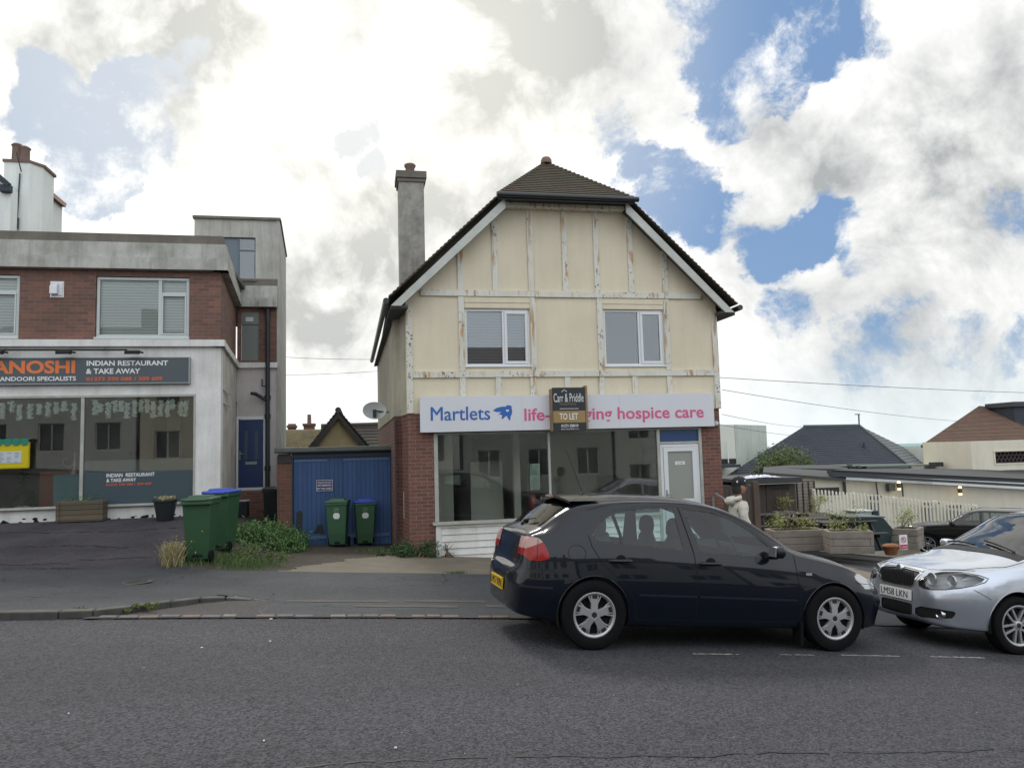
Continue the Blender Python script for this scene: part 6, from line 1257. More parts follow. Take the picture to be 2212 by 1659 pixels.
# ------------------------------------------------------------------ wheelie bins
def make_bin(name, label, body, lid, panel, sticker, loc, rz, group, h=1.0, cat='wheelie bin'):
    t = thing(name, label, cat, loc, rz, group); k = h
    b = MB(); n = 1
    def ring(z, w, d, yo): return [(-w, -d+yo, z), (w, -d+yo, z), (w, d+yo, z), (-w, d+yo, z)]
    rs = [ring(.06*k, .20, .22, .02), ring(.30*k, .222, .26, .01), ring(.90*k, .262, .325, 0), ring(.93*k, .262, .325, 0), ring(.93*k, .285, .35, 0), ring(.985*k, .285, .35, 0)]
    for r in rs: b.v += r
    b.f = [(0, 3, 2, 1)]+[(i*4+j, i*4+(j+1) % 4, i*4+4+(j+1) % 4, i*4+4+j) for i in range(len(rs)-1) for j in range(4)]+[(20, 21, 22, 23)]; b.mi = [0]*len(b.f)
    bo = fixn(b.build('body', body, t, world=False, bevel=.022, seg=3))
    b = MB(); rs = [ring(.988*k, .29, .36, -.005), ring(1.015*k, .29, .36, -.005), ring(1.03*k, .275, .34, 0), ring(1.035*k, .20, .25, .0), ring(1.065*k, .18, .23, .0)]
    for r in rs: b.v += r
    b.f = [(0, 3, 2, 1)]+[(i*4+j, i*4+(j+1) % 4, i*4+4+(j+1) % 4, i*4+4+j) for i in range(len(rs)-1) for j in range(4)]+[(16, 17, 18, 19)]; b.mi = [0]*len(b.f)
    b.tube([(-.2, .39, 1.0*k), (.2, .39, 1.0*k)], .018, 8); fixn(b.build('lid', lid, t, world=False, bevel=.01))
    for s in (-1, 1):
        MB().lathe([(0, -.03), (.09, -.03), (.10, -.02), (.10, .02), (.09, .03), (0, .03)], 20, Matrix.Translation((s*.25, .22, .10))@Matrix.Rotation(R(90), 4, 'Y')).build('wheel', M['rubber'], t, world=False, smooth=True)
    b = MB(); b.box(-.29, .29, .33, .40, .93*k, .975*k); b.build('handle', body, t, world=False, bevel=.01)
    b = MB(); b.box(-.07, .07, -.215, -.20, .08, .125); b.build('foot_slot', M['vblack'], bo, world=False)
    b = MB(); 
    for xx in (-.19, .19): b.box(xx-.006, xx+.006, -.31, -.255, .30*k, .90*k, None) if 0 else None
    t.scale = (.83, .86, 1.)
    MB().box(-.09, .09, .245, .262, .10, .14).build('rear_slot', M['vblack'], bo, world=False)
    if sticker:
        yq = lambda z: -.245-(z/k-.30)/.6*.08-.008
        b = MB(); P = roundpoly([(-.085, .62), (.085, .62), (.085, .75), (-.085, .75)], 1); b.add([(x, yq(z), z) for x, z in P], [tuple(range(len(P)))]); b.build('label', M['whitel'], bo, world=False)
        b = MB()
        for j, zz in enumerate((.79, .815, .84)): b.tube([(x, yq(zz)-.002, zz+.008*math.sin(x*40+j)) for x in fr(-.065, .065, .013)], .004, 4)
        b.build('wave_emblem', simple('pale green print', (.35, .5, .35), .5), bo, world=False)
    return t
def gp(px, py, lift=0.):           # spot on the ground seen there
    d = ray(px, py); lo, hi = 2., 80.
    for _ in range(50):
        m = (lo+hi)/2; p = d*m
        if CZ+p.z > ground(p.x, p.y)+lift: lo = m
        else: hi = m
    p = d*lo; return Vector((p.x, p.y, ground(p.x, p.y)+lift))
binB = gp(478, 1197, .02); binA = gp(428, 1217, .02)
make_bin('wheelie_bin', 'green wheelie bin with a green lid, standing nearest the pavement', M['bing'], M['bing'], None, False, binA+Vector((.0, .22, 0)), R(176), 'wheelie bins by the forecourt')
make_bin('wheelie_bin', 'green wheelie bin with a bright blue lid half hidden behind the front green bin', M['bing'], M['binblue'], None, False, binB+Vector((-.06, .38, 0)), R(168), 'wheelie bins by the forecourt', 1.04)
for o in list(bpy.data.objects):
    pass
g1 = gp(730, 1183, .02); g2 = gp(788, 1180, .02)
make_bin('wheelie_bin', 'faded all green wheelie bin, left of the pair at the blue garage doors', M['bingd'], M['bingd'], None, True, g1+Vector((0, .24, 0)), R(-6), 'wheelie bins at the garage doors', .98)
make_bin('wheelie_bin', 'faded green wheelie bin with a blue lid standing at the garage doors', M['bingd'], M['binblue'], None, True, g2+Vector((.0, .24, 0)), R(4), 'wheelie bins at the garage doors', .98)
make_bin('wheelie_bin', 'dark wheelie bin standing in the shady recess beside the blue front door', M['binblack'], M['binblack'], None, False, (-2.15, 19.6, ground(-2.15, 19.6)+.02), R(8), None, 1.0)
rb = thing('recycling_box', 'small dark green recycling box with a pale lid below the blue front door', 'recycling box', (-2.98, 19.9, ground(-2.98, 19.9)+.02)); MB().prism([(-.22, -.18, 0), (.22, -.18, 0), (.22, .18, 0), (-.22, .18, 0)], (0, 0, .36)).build('box', M['binblack'], rb, world=False, bevel=.02); MB().box(-.24, .24, -.2, .2, .365, .40).build('lid', simple('pale lid', (.35, .37, .38), .5), rb, world=False, bevel=.015)
# trough and plant pot
a = gp(124, 1131, .02); c = gp(220, 1131, .02); tz = ground(-6.2, 16.8)+.02
tr = thing('plant_trough', 'weathered wooden planting trough under the restaurant window', 'planter', (-6.2, 16.75, tz)); x0, x1 = at(124, 1110, 16.6).x, at(222, 1110, 16.6).x
b = MB(); b.box(x0, x1, 16.56, 16.9, tz, tz+.40); b.box(x0-.015, x0+.05, 16.54, 16.56, tz, tz+.41).box(x1-.05, x1+.015, 16.54, 16.56, tz, tz+.41); b.build('box', M['trough'], tr, bevel=.01)
b = MB(); cloud_leaves(b, lambda q: (q.uniform(x0+.1, x1-.05), q.uniform(16.6, 16.86), tz+.40+q.random()**2*.13), 170, .03, 8, .35); b.build('plants', M['leaf'], tr)
pp_ = thing('plant_pot', 'black tapered plant pot of dry straw coloured plants beside the front bins', 'plant pot', (0, 0, 0)); p = at(358, 1128, 16.45); pz = ground(p.x, 16.4)+.02; pp_.location = (p.x, 16.4, pz)
MB().lathe([(.0, 0), (.15, 0), (.215, .36), (.235, .37), (.235, .41), (.20, .41), (.19, .36), (0, .36)], 24).build('pot', M['binblack'], pp_, world=False, smooth=True, angle=30)
b = MB(); cloud_leaves(b, lambda q: (q.gauss(0, .1), q.gauss(0, .1), .38+q.random()*.09), 200, .035, 2, .3); b.build('dry_plants', M['straw'], pp_, world=False)
# ------------------------------------------------------------------ vegetation between forecourt and garage
def blades(b, fn, n, h, w, seed, m2=None):
    r = random.Random(seed)
    for i in range(n):
        x, y, z = fn(r); a = r.uniform(0, 6.3); l = h*r.uniform(.5, 1.2); dx, dy = r.gauss(0, .3)*l, r.gauss(0, .3)*l; u = Vector((math.cos(a), math.sin(a), 0))*w
        p0 = Vector((x, y, z)); p1 = p0+Vector((dx*.4, dy*.4, l*.6)); p2 = p0+Vector((dx, dy, l)); b.add([p0-u, p0+u, p1+u*.7, p1-u*.7, p2], [(0, 1, 2, 3), (3, 2, 4)])
def shrub(name, label, cat, blobs_, n, size, mm, seed=1, group=None, stems=True, flat=.5, shoots=14):
    """blobs_: (centre, radii) mounds; leaves sit in clumps over and inside each mound"""
    c0 = blobs_[0][0]; t = thing(name, label, cat, (c0[0], c0[1], ground(c0[0], c0[1])), 0, group); r = random.Random(seed); b = MB()
    cl = []
    for (c, rr) in blobs_:
        for k in range(max(8, int(26*rr[0]*rr[2]*6))):
            d = Vector((r.gauss(0, 1), r.gauss(0, 1), abs(r.gauss(0, 1)))).normalized()*r.uniform(.55, 1.08); cl.append((Vector((c[0]+d.x*rr[0], c[1]+d.y*rr[1], c[2]+d.z*rr[2])), r.uniform(.10, .24)*min(1.2, rr[2]*1.3)))
    def f(q):
        c, s = cl[q.randrange(len(cl))]; return (c.x+q.gauss(0, s), c.y+q.gauss(0, s), max(ground(c.x, c.y)+.01, c.z+q.gauss(0, s*.8)))
    cloud_leaves(b, f, n, size, seed, flat); b.build('foliage', mm, t)
    if stems:
        b = MB()
        for k in range(shoots):
            c, s = cl[r.randrange(len(cl))]; b.tube([(c0[0]+r.gauss(0, .1), c0[1]+r.gauss(0, .1), ground(c0[0], c0[1])), ((c.x+c0[0])/2, (c.y+c0[1])/2, (c.z+ground(c.x, c.y))/2+.05), c+Vector((r.gauss(0, .06), r.gauss(0, .06), s*1.0))], [.012, .008, .003], 5)
        b.build('stems', M['stem'], t)
    return t

def gG(x, y): return (x, y, ground(x, y))
shrub('bramble_bush', 'dark leafy bush spreading along the brick pier left of the blue garage', 'bush', [((-1.86, 16.6, ground(-1.86, 16.6)), (.55, .7, .55)), ((-1.55, 17.3, ground(-1.5, 17.3)), (.38, .5, .36)), ((-2.15, 15.6, ground(-2.15, 15.6)), (.45, .5, .34)), ((-1.5, 16.1, ground(-1.5, 16.1)), (.32, .5, .26))], 9000, .036, M['leaf'], 3)
shrub('weed_patch', 'yellowish green feathery weeds in front of the dark bush beside the bins', 'weeds', [((-2.0, 13.9, ground(-2.0, 13.9)), (.36, .45, .30)), ((-1.62, 14.2, ground(-1.6, 14.2)), (.28, .35, .22)), ((-2.05, 13.2, ground(-2.05, 13.2)), (.34, .35, .16))], 4200, .026, leafmat('feathery weed leaves', (.08, .14, .04), (.15, .2, .06)), 5, flat=.3)
b = MB(); blades(b, lambda r: (lambda x, y: (x, y, ground(x, y)))(r.gauss(-1.95, .28), r.gauss(13.3, .35)), 1400, .16, .004, 4); blades(b, lambda r: (lambda x, y: (x, y, ground(x, y)))(r.gauss(-2.72, .2), r.gauss(13.25, .22)), 900, .10, .004, 5); blades(b, lambda r: (lambda x, y: (x, y, ground(x, y)+.02))(r.gauss(.6, .35), r.gauss(16.2, .3)), 700, .10, .004, 6)
tag(b.build('grass_verge', M['grassm']), None, None, None, 'stuff'); bpy.data.objects['grass_verge']['label'] = 'short grass growing at the foot of the bins and bushes'; bpy.data.objects['grass_verge']['category'] = 'grass'
b = MB(); p = gp(372, 1222); blades(b, lambda r: (lambda x, y: (x, y, ground(x, y)))(r.gauss(p.x, .06), r.gauss(p.y, .08)), 420, .34, .006, 7)
b2_ = MB(); cloud_leaves(b2_, lambda r: (p.x+r.gauss(.12, .12), p.y+r.gauss(.05, .06), p.z+.25+r.gauss(.08, .06)), 26, .016, 14, .9); tag(b2_.build('weed_flowers', simple('yellow petals', (.6, .45, .03), .7)), 'small yellow weed flowers beside the dry grass tuft', 'flowers')
st_ = thing('dry_grass_tuft', 'straw coloured tuft of dry seeding grass left of the front green bin', 'grass tuft', (p.x, p.y, p.z)); b.build('stalks', M['straw'], st_)
b = MB(); cloud_leaves(b, lambda r: (p.x+r.gauss(-.03, .09), p.y+r.gauss(0, .08), p.z+.22+r.gauss(.05, .07)), 260, .02, 4, .4); b.build('seed_heads', M['straw'], st_)
shrub('ivy_bush', 'low dark ivy bush at the foot of the brick pier beside the shop window', 'bush', [((1.05, 15.05, ground(1.05, 15.05)), (.48, .3, .30)), ((.55, 15.2, ground(.55, 15.2)), (.4, .3, .14)), ((.75, 15.6, ground(.75, 15.6)), (.35, .3, .30))], 4200, .028, leafmat('ivy leaves', (.03, .075, .03), (.06, .11, .04)), 11, shoots=8)
shrub('sapling_weed', 'spindly leafless weed growing against the white boards under the shop window', 'weeds', [((1.62, 15.22, ground(1.6, 15.2)), (.09, .05, .28))], 60, .014, M['ivy'], 2, shoots=16)
p = gp(190, 1330); shrub('gutter_weed', 'yellow green weed clump rooted in the gutter below the raised kerb', 'weeds', [((p.x, p.y+.03, gz(p.x, p.y)), (.22, .06, .08)), ((p.x+.25, p.y+.09, gz(p.x, p.y)), (.18, .05, .05)), ((p.x+.5, p.y+.2, gz(p.x, p.y)), (.2, .06, .07))], 2600, .018, leafmat('gutter weed leaves', (.09, .13, .03), (.2, .22, .07)), 6, flat=.35, stems=False)
p = gp(985, 1243); b = MB(); blades(b, lambda r: (r.gauss(p.x, .09), r.gauss(p.y, .03), p.z+.03), 160, .05, .004, 9); tag(b.build('grass_tuft', M['grassm']), 'tiny green grass tuft at the edge of the concrete driveway', 'grass tuft')
# litter
r = random.Random(21); lm = simple('white litter', (.6, .62, .6), .6)
for i, (px, py, s) in enumerate([(436, 1400, .014), (585, 1338, .02), (570, 1602, .009), (855, 1617, .010), (583, 1386, .012), (148, 1543, .008)]):
    p = gp(px, min(py, 1640)); n = 5; b = MB(); b.prism([(s*math.cos(k*6.283/n)*r.uniform(.6, 1.1), s*.7*math.sin(k*6.283/n), 0) for k in range(n)], (0, .002, .004)); o = b.build('litter', lm); o.location = p+Vector((0, 0, .006)); tag(o, 'tiny scrap of white litter lying on the dark road', 'litter', 'scraps of litter on the road')
# ------------------------------------------------------------------ pub yard, right
def sleeper_planter(name, label, p0, p1, dep, zb, courses, hgt, leaves, seed, grp='sleeper planters in the yard'):
    p0 = Vector(p0); p1 = Vector(p1); u = (p1-p0).normalized(); v = Vector((-u.y, u.x, 0)); wd = (p1-p0).length
    t = thing(name, label, 'planter', p0+u*wd/2, 0, grp); tk = .1
    Mx = Matrix((( u.x, v.x, 0, p0.x), (u.y, v.y, 0, p0.y), (0, 0, 1, zb), (0, 0, 0, 1)))
    for k in range(courses):
        z0, z1 = k*hgt+.004, (k+1)*hgt-.004; b = MB(); o = tk if k % 2 else 0
        if k % 2 == 0: b.box(0, wd, 0, tk, z0, z1, Mx); b.box(0, wd, dep-tk, dep, z0, z1, Mx); b.box(0, tk, tk+.003, dep-tk-.003, z0, z1, Mx); b.box(wd-tk, wd, tk+.003, dep-tk-.003, z0, z1, Mx)
        else: b.box(tk+.003, wd-tk-.003, 0.006, tk, z0, z1, Mx); b.box(tk+.003, wd-tk-.003, dep-tk, dep-.006, z0, z1, Mx); b.box(0.006, tk, 0, dep, z0, z1, Mx); b.box(wd-tk, wd-.006, 0, dep, z0, z1, Mx)
        b.build('timber_course', M['sleeper'], t, bevel=.012)
    MB().box(tk, wd-tk, tk, dep-tk, 0, courses*hgt-.06, Mx).build('soil', M['soil'], t)
    r = random.Random(seed); b = MB(); cl = [(Mx@Vector((r.uniform(.15, wd-.15), dep/2+r.uniform(-.15, .15), courses*hgt+r.uniform(.0, leaves))), r.uniform(.06, .13)) for _ in range(int(9*wd))]
    cloud_leaves(b, lambda q: (lambda c: (c[0].x+q.gauss(0, c[1]), c[0].y+q.gauss(0, c[1]), max(zb+courses*hgt-.03, c[0].z+q.gauss(0, c[1]*.8))))(cl[q.randrange(len(cl))]), int(520*wd), .034, seed, .55); b.build('shrub', M['leaf2'], t)
    b = MB()
    for c, s in cl: q0 = Mx@Vector((r.uniform(.2, wd-.2), dep/2, courses*hgt-.05)); b.tube([q0, (q0+c)/2+Vector((0, 0, .03)), c], [.012, .008, .004], 4)
    b.build('stems', M['stem'], t); return t
def gv(px, py): return gp(px, py)
A0, A1 = gv(1690, 1190), gv(1783, 1192); zA = min(A0.z, A1.z)-.08
sleeper_planter('sleeper_planter', 'grey sleeper planter nearest the standing man, planted with pale leafy shrubs', at(1672, 1185, 20.3).xy.to_3d(), at(1786, 1185, 20.0).xy.to_3d(), .8, at(1780, 1190, 20).z, 3, .2, .42, 31)
sleeper_planter('sleeper_planter', 'biggest grey sleeper planter, three courses high, in front of the dark picnic table', at(1792, 1190, 19.0).xy.to_3d(), at(1890, 1190, 18.6).xy.to_3d(), .75, at(1890, 1196, 18.6).z, 3, .2, .55, 32)
sleeper_planter('sleeper_planter', 'two tone sleeper planter with the no parking sign next to the black car', at(1922, 1190, 20.6).xy.to_3d(), at(1985, 1190, 20.0).xy.to_3d(), .9, at(1940, 1191, 20).z, 3, .2, .5, 33)
sleeper_planter('sleeper_planter', 'far sleeper planter of yellowish shrubs against the white picket fence', at(1750, 1160, 23.3).xy.to_3d(), at(1800, 1160, 23.1).xy.to_3d(), .5, at(1775, 1150, 23).z, 3, .2, .5, 34)
sleeper_planter('sleeper_planter', 'far sleeper planter of yellowish shrubs in front of the brown shed doors', at(1680, 1150, 23.5).xy.to_3d(), at(1722, 1150, 23.4).xy.to_3d(), .5, at(1700, 1145, 23.4).z, 3, .2, .5, 35)
np_ = thing('parking_sign', 'white and red no parking sign fixed on the end planter', 'sign', at(1945, 1170, 20.1)); a, c = at(1935.5, 1189, 20.28), at(1953, 1152, 20.22); W0, W1 = a.x, c.x; Z0, Z1 = at(1945, 1186, 20.25).z, at(1945, 1154, 20.25).z
n0 = MB().box(W0, W1, 20.1, 20.12, Z0, Z1).build('plate', M['whitel'], np_); hh = Z1-Z0; ww = W1-W0; rd = simple('sign red', (.55, .03, .08), .4); MB().box(W0+.01, W1-.01, 20.096, 20.1, Z0+.02, Z0+.35*hh).build('red_panel', rd, np_); cx = (W0+W1)/2; cz = Z0+.68*hh
MB().tube([(cx+.078*math.cos(t*.2618), 20.095, cz+.078*math.sin(t*.2618)) for t in range(24)], .008, 4, closed=True).build('ring', rd, np_); text('P', 'symbol', M['black'], np_, cx-.025, cz-.04, .055, .085, 20.098); MB().beam((cx-.055, 20.094, cz+.055), (cx+.055, 20.094, cz-.055), .013, .002, (0, -1, 0)).build('slash', rd, np_); text('NO PARKING', 'lettering', M['whitel'], np_, W0+.025, Z0+.13*hh, ww-.05, .1*hh, 20.095)
# terracotta pot
p = at(1925, 1196, 19.2); z = at(1925, 1198, 19.2).z; tp = thing('terracotta_pot', 'broken orange terracotta pot lying by the end planter', 'plant pot', (p.x, 19.2, z)); MB().lathe([(0, .0), (.15, .0), (.20, .2), (.23, .24), (.2, .28), (.13, .30), (0, .31)], 16).build('pot', mat('orange terracotta', (.32, .13, .05), .8, .4, 9), tp, world=False, smooth=True); b = MB(); cloud_leaves(b, lambda q: (q.gauss(.18, .07), q.gauss(0, .06), .1+q.random()*.12), 70, .03, 3); b.build('plants', M['leaf'], tp, world=False)
# picnic tables
def picnic(label, loc, rz, copyof=None):
    if copyof: c = copy_tree(copyof, None, label); c.location = loc; c.rotation_euler = (0, 0, rz); return c
    t = thing('picnic_table', label, 'picnic table', loc, rz, 'dark picnic tables in the yard'); m = M['darkwood']
    b = MB()
    for k in range(5): b.box(-.85, .85, -.36+.146*k, -.36+.146*k+.135, .72, .76)
    b.build('tabletop', m, t, world=False, bevel=.006)
    for s in (-1, 1): MB().box(-.85, .85, s*.72-.13, s*.72+.13, .42, .46).build('bench', m, t, world=False, bevel=.006)
    for s in (-1, 1):
        for q in (-1, 1): MB().beam((s*.62, q*.72, 0), (s*.62, q*.22, .72), .1, .045, (1, 0, 0)).build('leg', m, t, world=False)
        MB().box(s*.62-.065, s*.62-.02, -.85, .85, .33, .42).build('bearer', m, t, world=False)
    return t
pa = at(1690, 1108, 22.6); P1 = picnic('dark wooden picnic table behind the left planter, nearest the timber shed', (pa.x-.2, 22.6, pa.z-.76), R(-6))
pb = at(1765, 1118, 21.6); picnic('dark wooden picnic table in the middle of the yard, ends showing its diagonal legs', (pb.x, 21.6, pb.z-.76), R(-8), P1)
pc = at(1830, 1126, 20.3); picnic('dark wooden picnic table directly behind the biggest planter', (pc.x+.05, 20.5, pc.z-.76), R(-4), P1)
# skip and grit bin
p = at(1900, 1192, 20.4); zb = at(1900, 1190, 20.4).z; sk = thing('waste_bin', 'large dark green metal waste bin with sloping sides behind the biggest planter', 'waste bin', (p.x, 20.9, zb))
b = MB(); b.prism([(-.95, -.5, 0), (.36, -.5, 0), (.5, -.5, .62), (.22, -.5, .95), (-.95, -.5, 1.0)], (0, 1.0, 0)); b.build('body', M['bint'], sk, world=False, bevel=.015); b = MB(); b.prism([(-.97, -.53, 1.01), (.24, -.53, .96), (.25, -.53, 1.0), (-.97, -.53, 1.05)], (0, 1.06, 0)); b.build('lid', simple('grey bin lid edge', (.09, .11, .12), .4), sk, world=False)
p = at(1858, 1125, 23.2); cb = thing('refuse_bin', 'pale grey lidded refuse bin with a dark side standing by the picket fence', 'waste bin', (p.x, 23.2, at(1858, 1140, 23.2).z-.45)); MB().prism([(-.33, -.3, 0), (.1, -.3, 0), (.25, -.3, 1.0), (-.33, -.3, 1.0)], (0, .6, 0)).build('body', simple('pale grey plastic', (.3, .36, .36), .5), cb, world=False, bevel=.02); MB().box(.27, .5, -.3, .3, .0, 1.02).build('side_bin', M['binblack'], cb, world=False, bevel=.02); MB().box(-.36, .27, -.33, .33, 1.0, 1.05).build('lid', M['upvcg'], cb, world=False, bevel=.01)
# timber shed, post, gate, lap panel
sh = thing('timber_shed', 'brown stained timber shed with double doors and a felt roof behind the man', 'shed', (12, 22, -1)); Ys = 24.0
def q3(px, py, Y): return at(px, py, Y)
a = q3(1575, 1040, Ys); c = q3(1717, 1040, Ys); zt = q3(1660, 1046, Ys).z; zb = -3
MB().box(a.x, c.x, Ys, Ys+3, zb, zt).build('wall', M['brownwood'], sh)
xm = q3(1654, 1080, Ys).x; xr = q3(1704, 1080, Ys).x; xl = q3(1600, 1080, Ys).x
for (u, v, s) in ((xl, xm-.01, 0), (xm+.01, xr, 1)):
    d = MB().box(u, v, Ys-.05, Ys-.01, zb, zt-.02).build('shed_door', M['brownwood'], sh); hz_ = q3(1690, 1055, Ys).z; e = v if s else u; f = v-.65 if s else u+.65
    MB().prism([(e, Ys-.06, hz_-.05), (f, Ys-.06, hz_-.012), (f, Ys-.06, hz_+.012), (e, Ys-.06, hz_+.05)], (0, -.012, 0)).build('strap_hinge', M['black'], d)
MB().box(xl-.3, xr+.3, Ys-.4, Ys+3.2, zt+.12, zt+.22).box(xl-.3, xr+.3, Ys-.42, Ys-.4, zt+.05, zt+.22).build('roof', M['felt'], sh); MB().box(xl-.3, xr+.3, Ys-.38, Ys-.3, zt+.02, zt+.12).build('fascia', M['pubw'], sh)
ps = thing('porch_post', 'square brown timber post of the shelter just right of the man', 'post', (8.2, 14, -1)); a = at(1628, 1060, 14.6); b0 = MB().box(a.x, a.x+.13, 14.6, 14.73, -1.6, at(1632, 1040, 14.6).z).build('post', mat('faded brown post', (.12, .085, .065), .8, .3, 4), ps, bevel=.008); 
MB().box(a.x-.5, a.x, 14.66, 14.70, -1.6, at(1620, 1050, 14.6).z).build('side_panel', M['brownwood'], ps)
tb = MB(); r = random.Random(5); c0 = at(1640, 1033, Ys); rfz = zt+.225; sx_ = 1.0
pts = []
for i in range(17):
    for j in range(7): pts.append((c0.x-.62+.085*i, Ys-.30+.13*j, rfz+(.06+.07*r.random())*max(0, 1-((i-8)/8.5)**2)*max(.25, 1-((j-3)/3.6)**2)))
tb.add(pts, [(i*7+j, (i+1)*7+j, (i+1)*7+j+1, i*7+j+1) for i in range(16) for j in range(6)]); o = tb.build('tarpaulin', simple('shiny white sheet', (.6, .62, .75), .3, .3)); tag(o, 'crumpled silvery white sheet lying on the shed roof behind the cap', 'sheet')
lp = thing('fence_panel', 'weathered lap fence panel with dark battens between shed and picket fence', 'fence panel', (14.4, 23.5, -1)); Yl = 24.3
u, v = at(1708, 1041, Yl), at(1758, 1043, Yl); b = MB(); b.box(u.x, v.x, Yl, Yl+.03, -2.5, u.z).box(u.x-.02, v.x+.02, Yl-.02, Yl+.05, u.z, u.z+.04); b.build('boards', M['lap'], lp)
for k in range(5): x = u.x+(v.x-u.x)*k/4; MB().box(x-.02, x+.02, Yl-.03, Yl, -2.5, u.z).build('batten', M['darkwood'], lp)
# picket fence
pf = thing('picket_fence', 'long off white picket fence sloping down the yard in front of the cream pub wall', 'fence', (15, 24, -1)); pk = simple('off white fence paint', (.68, .66, .56), .6)
F0, F1 = at(1760, 1056, 24.1), at(2110, 1090, 23.0); F0b = at(1772, 1128, 24.1); n = 58; hp_ = F0.z-F0b.z
n = 46
for k in range(n):
    t = k/(n-1); p = F0.lerp(F1, t); g_ = p.z-hp_*(1+.12*t); hh = p.z-.02*random.random(); w_ = .033; b = MB(); b.prism([(p.x-w_, p.y, g_), (p.x+w_, p.y, g_), (p.x+w_, p.y, hh-.03), (p.x, p.y, hh+.01), (p.x-w_, p.y, hh-.03)], (0, .02, 0)); b.build('picket', pk, pf)
for dz in (.22, .8): MB().beam(F0+Vector((0, .045, -dz)), F1+Vector((0, .045, -dz*1.08)), .08, .03, (0, 1, 0)).build('rail', pk, pf)
for k in range(5): p = F0.lerp(F1, k/4); MB().box(p.x-.05, p.x+.05, p.y+.06, p.y+.16, p.z-hp_*1.3, p.z+.0).build('post', pk, pf)
bw_ = MB().prism([F0b+Vector((-.2, -.05, .05)), Vector((F1.x, F1.y-.05, F1.z-hp_*1.1)), Vector((F1.x, F1.y-.05, F1.z-hp_*1.1-1)), F0b+Vector((-.2, -.05, -1))], (0, .25, 0)); fixn(bw_.build('base_wall', M['pubw'], pf))
# pub
pub = thing('pub_building', 'long low cream rendered pub with dark felt flat roofs and wall lamps', 'pub', (20, 27, -2)); Yp = 27.0
E0, E1 = at(1822, 1037, Yp), at(2300, 1062, Yp-1.2)
b = MB(); b.prism([(E0.x, Yp, -4), (E1.x, Yp-1.2, -4), (E1.x, Yp-1.2, E1.z), (E0.x, Yp, E0.z)], (.3, 4, 0)); fixn(b.build('wall', M['pubw'], pub))
b = MB(); e0 = at(1800, 1029, Yp-.4); e1 = at(2300, 1056, Yp-1.6); f0 = at(1800, 1024, Yp-.3); f1 = at(2300, 1047, Yp-1.5)
b.prism([e0, e1, e1+Vector((0, 0, .10)), e0+Vector((0, 0, .10))], (0, .3, 0)); b.prism([f0+Vector((0, .1, 0)), f1+Vector((0, .1, 0)), f1+Vector((0, .1, .16)), f0+Vector((0, .1, .16))], (0, .3, 0)); fixn(b.build('roof_edge', simple('dark roof trim', (.035, .04, .045), .45), pub))
g0 = at(1833, 1013, Yp+4); g1 = at(2300, 1012, Yp+5); b = MB(); b.prism([f0+Vector((0, .1, .16)), f1+Vector((0, .1, .16)), g1, g0], (0, 0, -.08)); fixn(b.build('felt_roof', M['felt'], pub))
b = MB(); h0 = at(1830, 1008, Yp+4.2); h1 = at(2300, 1004, Yp+5.5); b.prism([h0, h1, h1+Vector((0, 0, .09)), h0+Vector((0, 0, .07))], (0, 1.5, 0)); fixn(b.build('roof_kerb', simple('greenish roof kerb', (.2, .24, .19), .6), pub))
L0, L1 = at(1650, 1046, Yp-.6), at(1822, 1037, Yp-.2); b = MB(); b.prism([(L0.x, Yp-.4, -4), (L1.x, Yp-.1, -4), (L1.x, Yp-.1, at(1822, 1036, Yp).z), (L0.x, Yp-.4, at(1655, 1024, Yp).z)], (0, .3, 0)); fixn(b.build('side_wing_wall', simple('pale cream wall', (.66, .64, .52), .8), pub))
b = MB(); b.prism([at(1648, 1020, Yp-.6), at(1826, 1033, Yp-.4), at(1830, 1019, Yp+3.5), at(1650, 1008, Yp+3.5)], (0, 0, -.08)); b.prism([at(1640, 1010, Yp+3.6), at(1830, 1013, Yp+3.6), at(1872, 1003, Yp+6), at(1700, 1005, Yp+6)], (0, 0, -.2)); fixn(b.build('wing_roof', M['felt'], pub))
w0, w1 = at(1760, 1052, Yp-.5), at(1812, 1066, Yp-.5); MB().box(w0.x, w1.x, Yp-.55, Yp-.45, at(1790, 1070, Yp-.5).z, at(1790, 1053, Yp-.5).z).build('dark_opening', M['black'], pub)
b = MB(); b.tube([at(1824, 1040, Yp-.25), at(1826, 1068, Yp-.25)], .05, 8); b.tube([at(1892, 1042, Yp-.35), at(1896, 1068, Yp-.35)], .03, 6); b.tube([at(1948, 1045, Yp-.45), at(1951, 1072, Yp-.45)], .03, 6); b.build('downpipe', M['pipe'], pub)
a_, c_ = at(1922, 1061, Yp-.5), at(1934, 1045, Yp-.5); MB().box(a_.x, c_.x, Yp-.5, Yp-.3, a_.z, c_.z).build('wall_grille', M['ledge'], pub)
for px, w_ in ((1892, 24), (2012, 30), (2063, 30), (2112, 30)):
    yy = Yp-.3-(px-1822)/480*1.2; py = 1071+(px-1892)*.115; a_, c_ = at(px-w_/2, py, yy), at(px+w_/2, py+1.6, yy); MB().box(a_.x, c_.x, yy-.08, yy+.1, c_.z-.03, c_.z+.03).build('window_head', M['ledge'], pub); MB().box(a_.x+.05, c_.x-.05, yy+.0, yy+.1, c_.z-.9, c_.z-.03).build('window', simple('dim pub window', (.14, .15, .15), .2), pub)
lampm = simple('warm lamp glow', (1, .8, .4), .4, emit=(1, .68, .25), es=5)
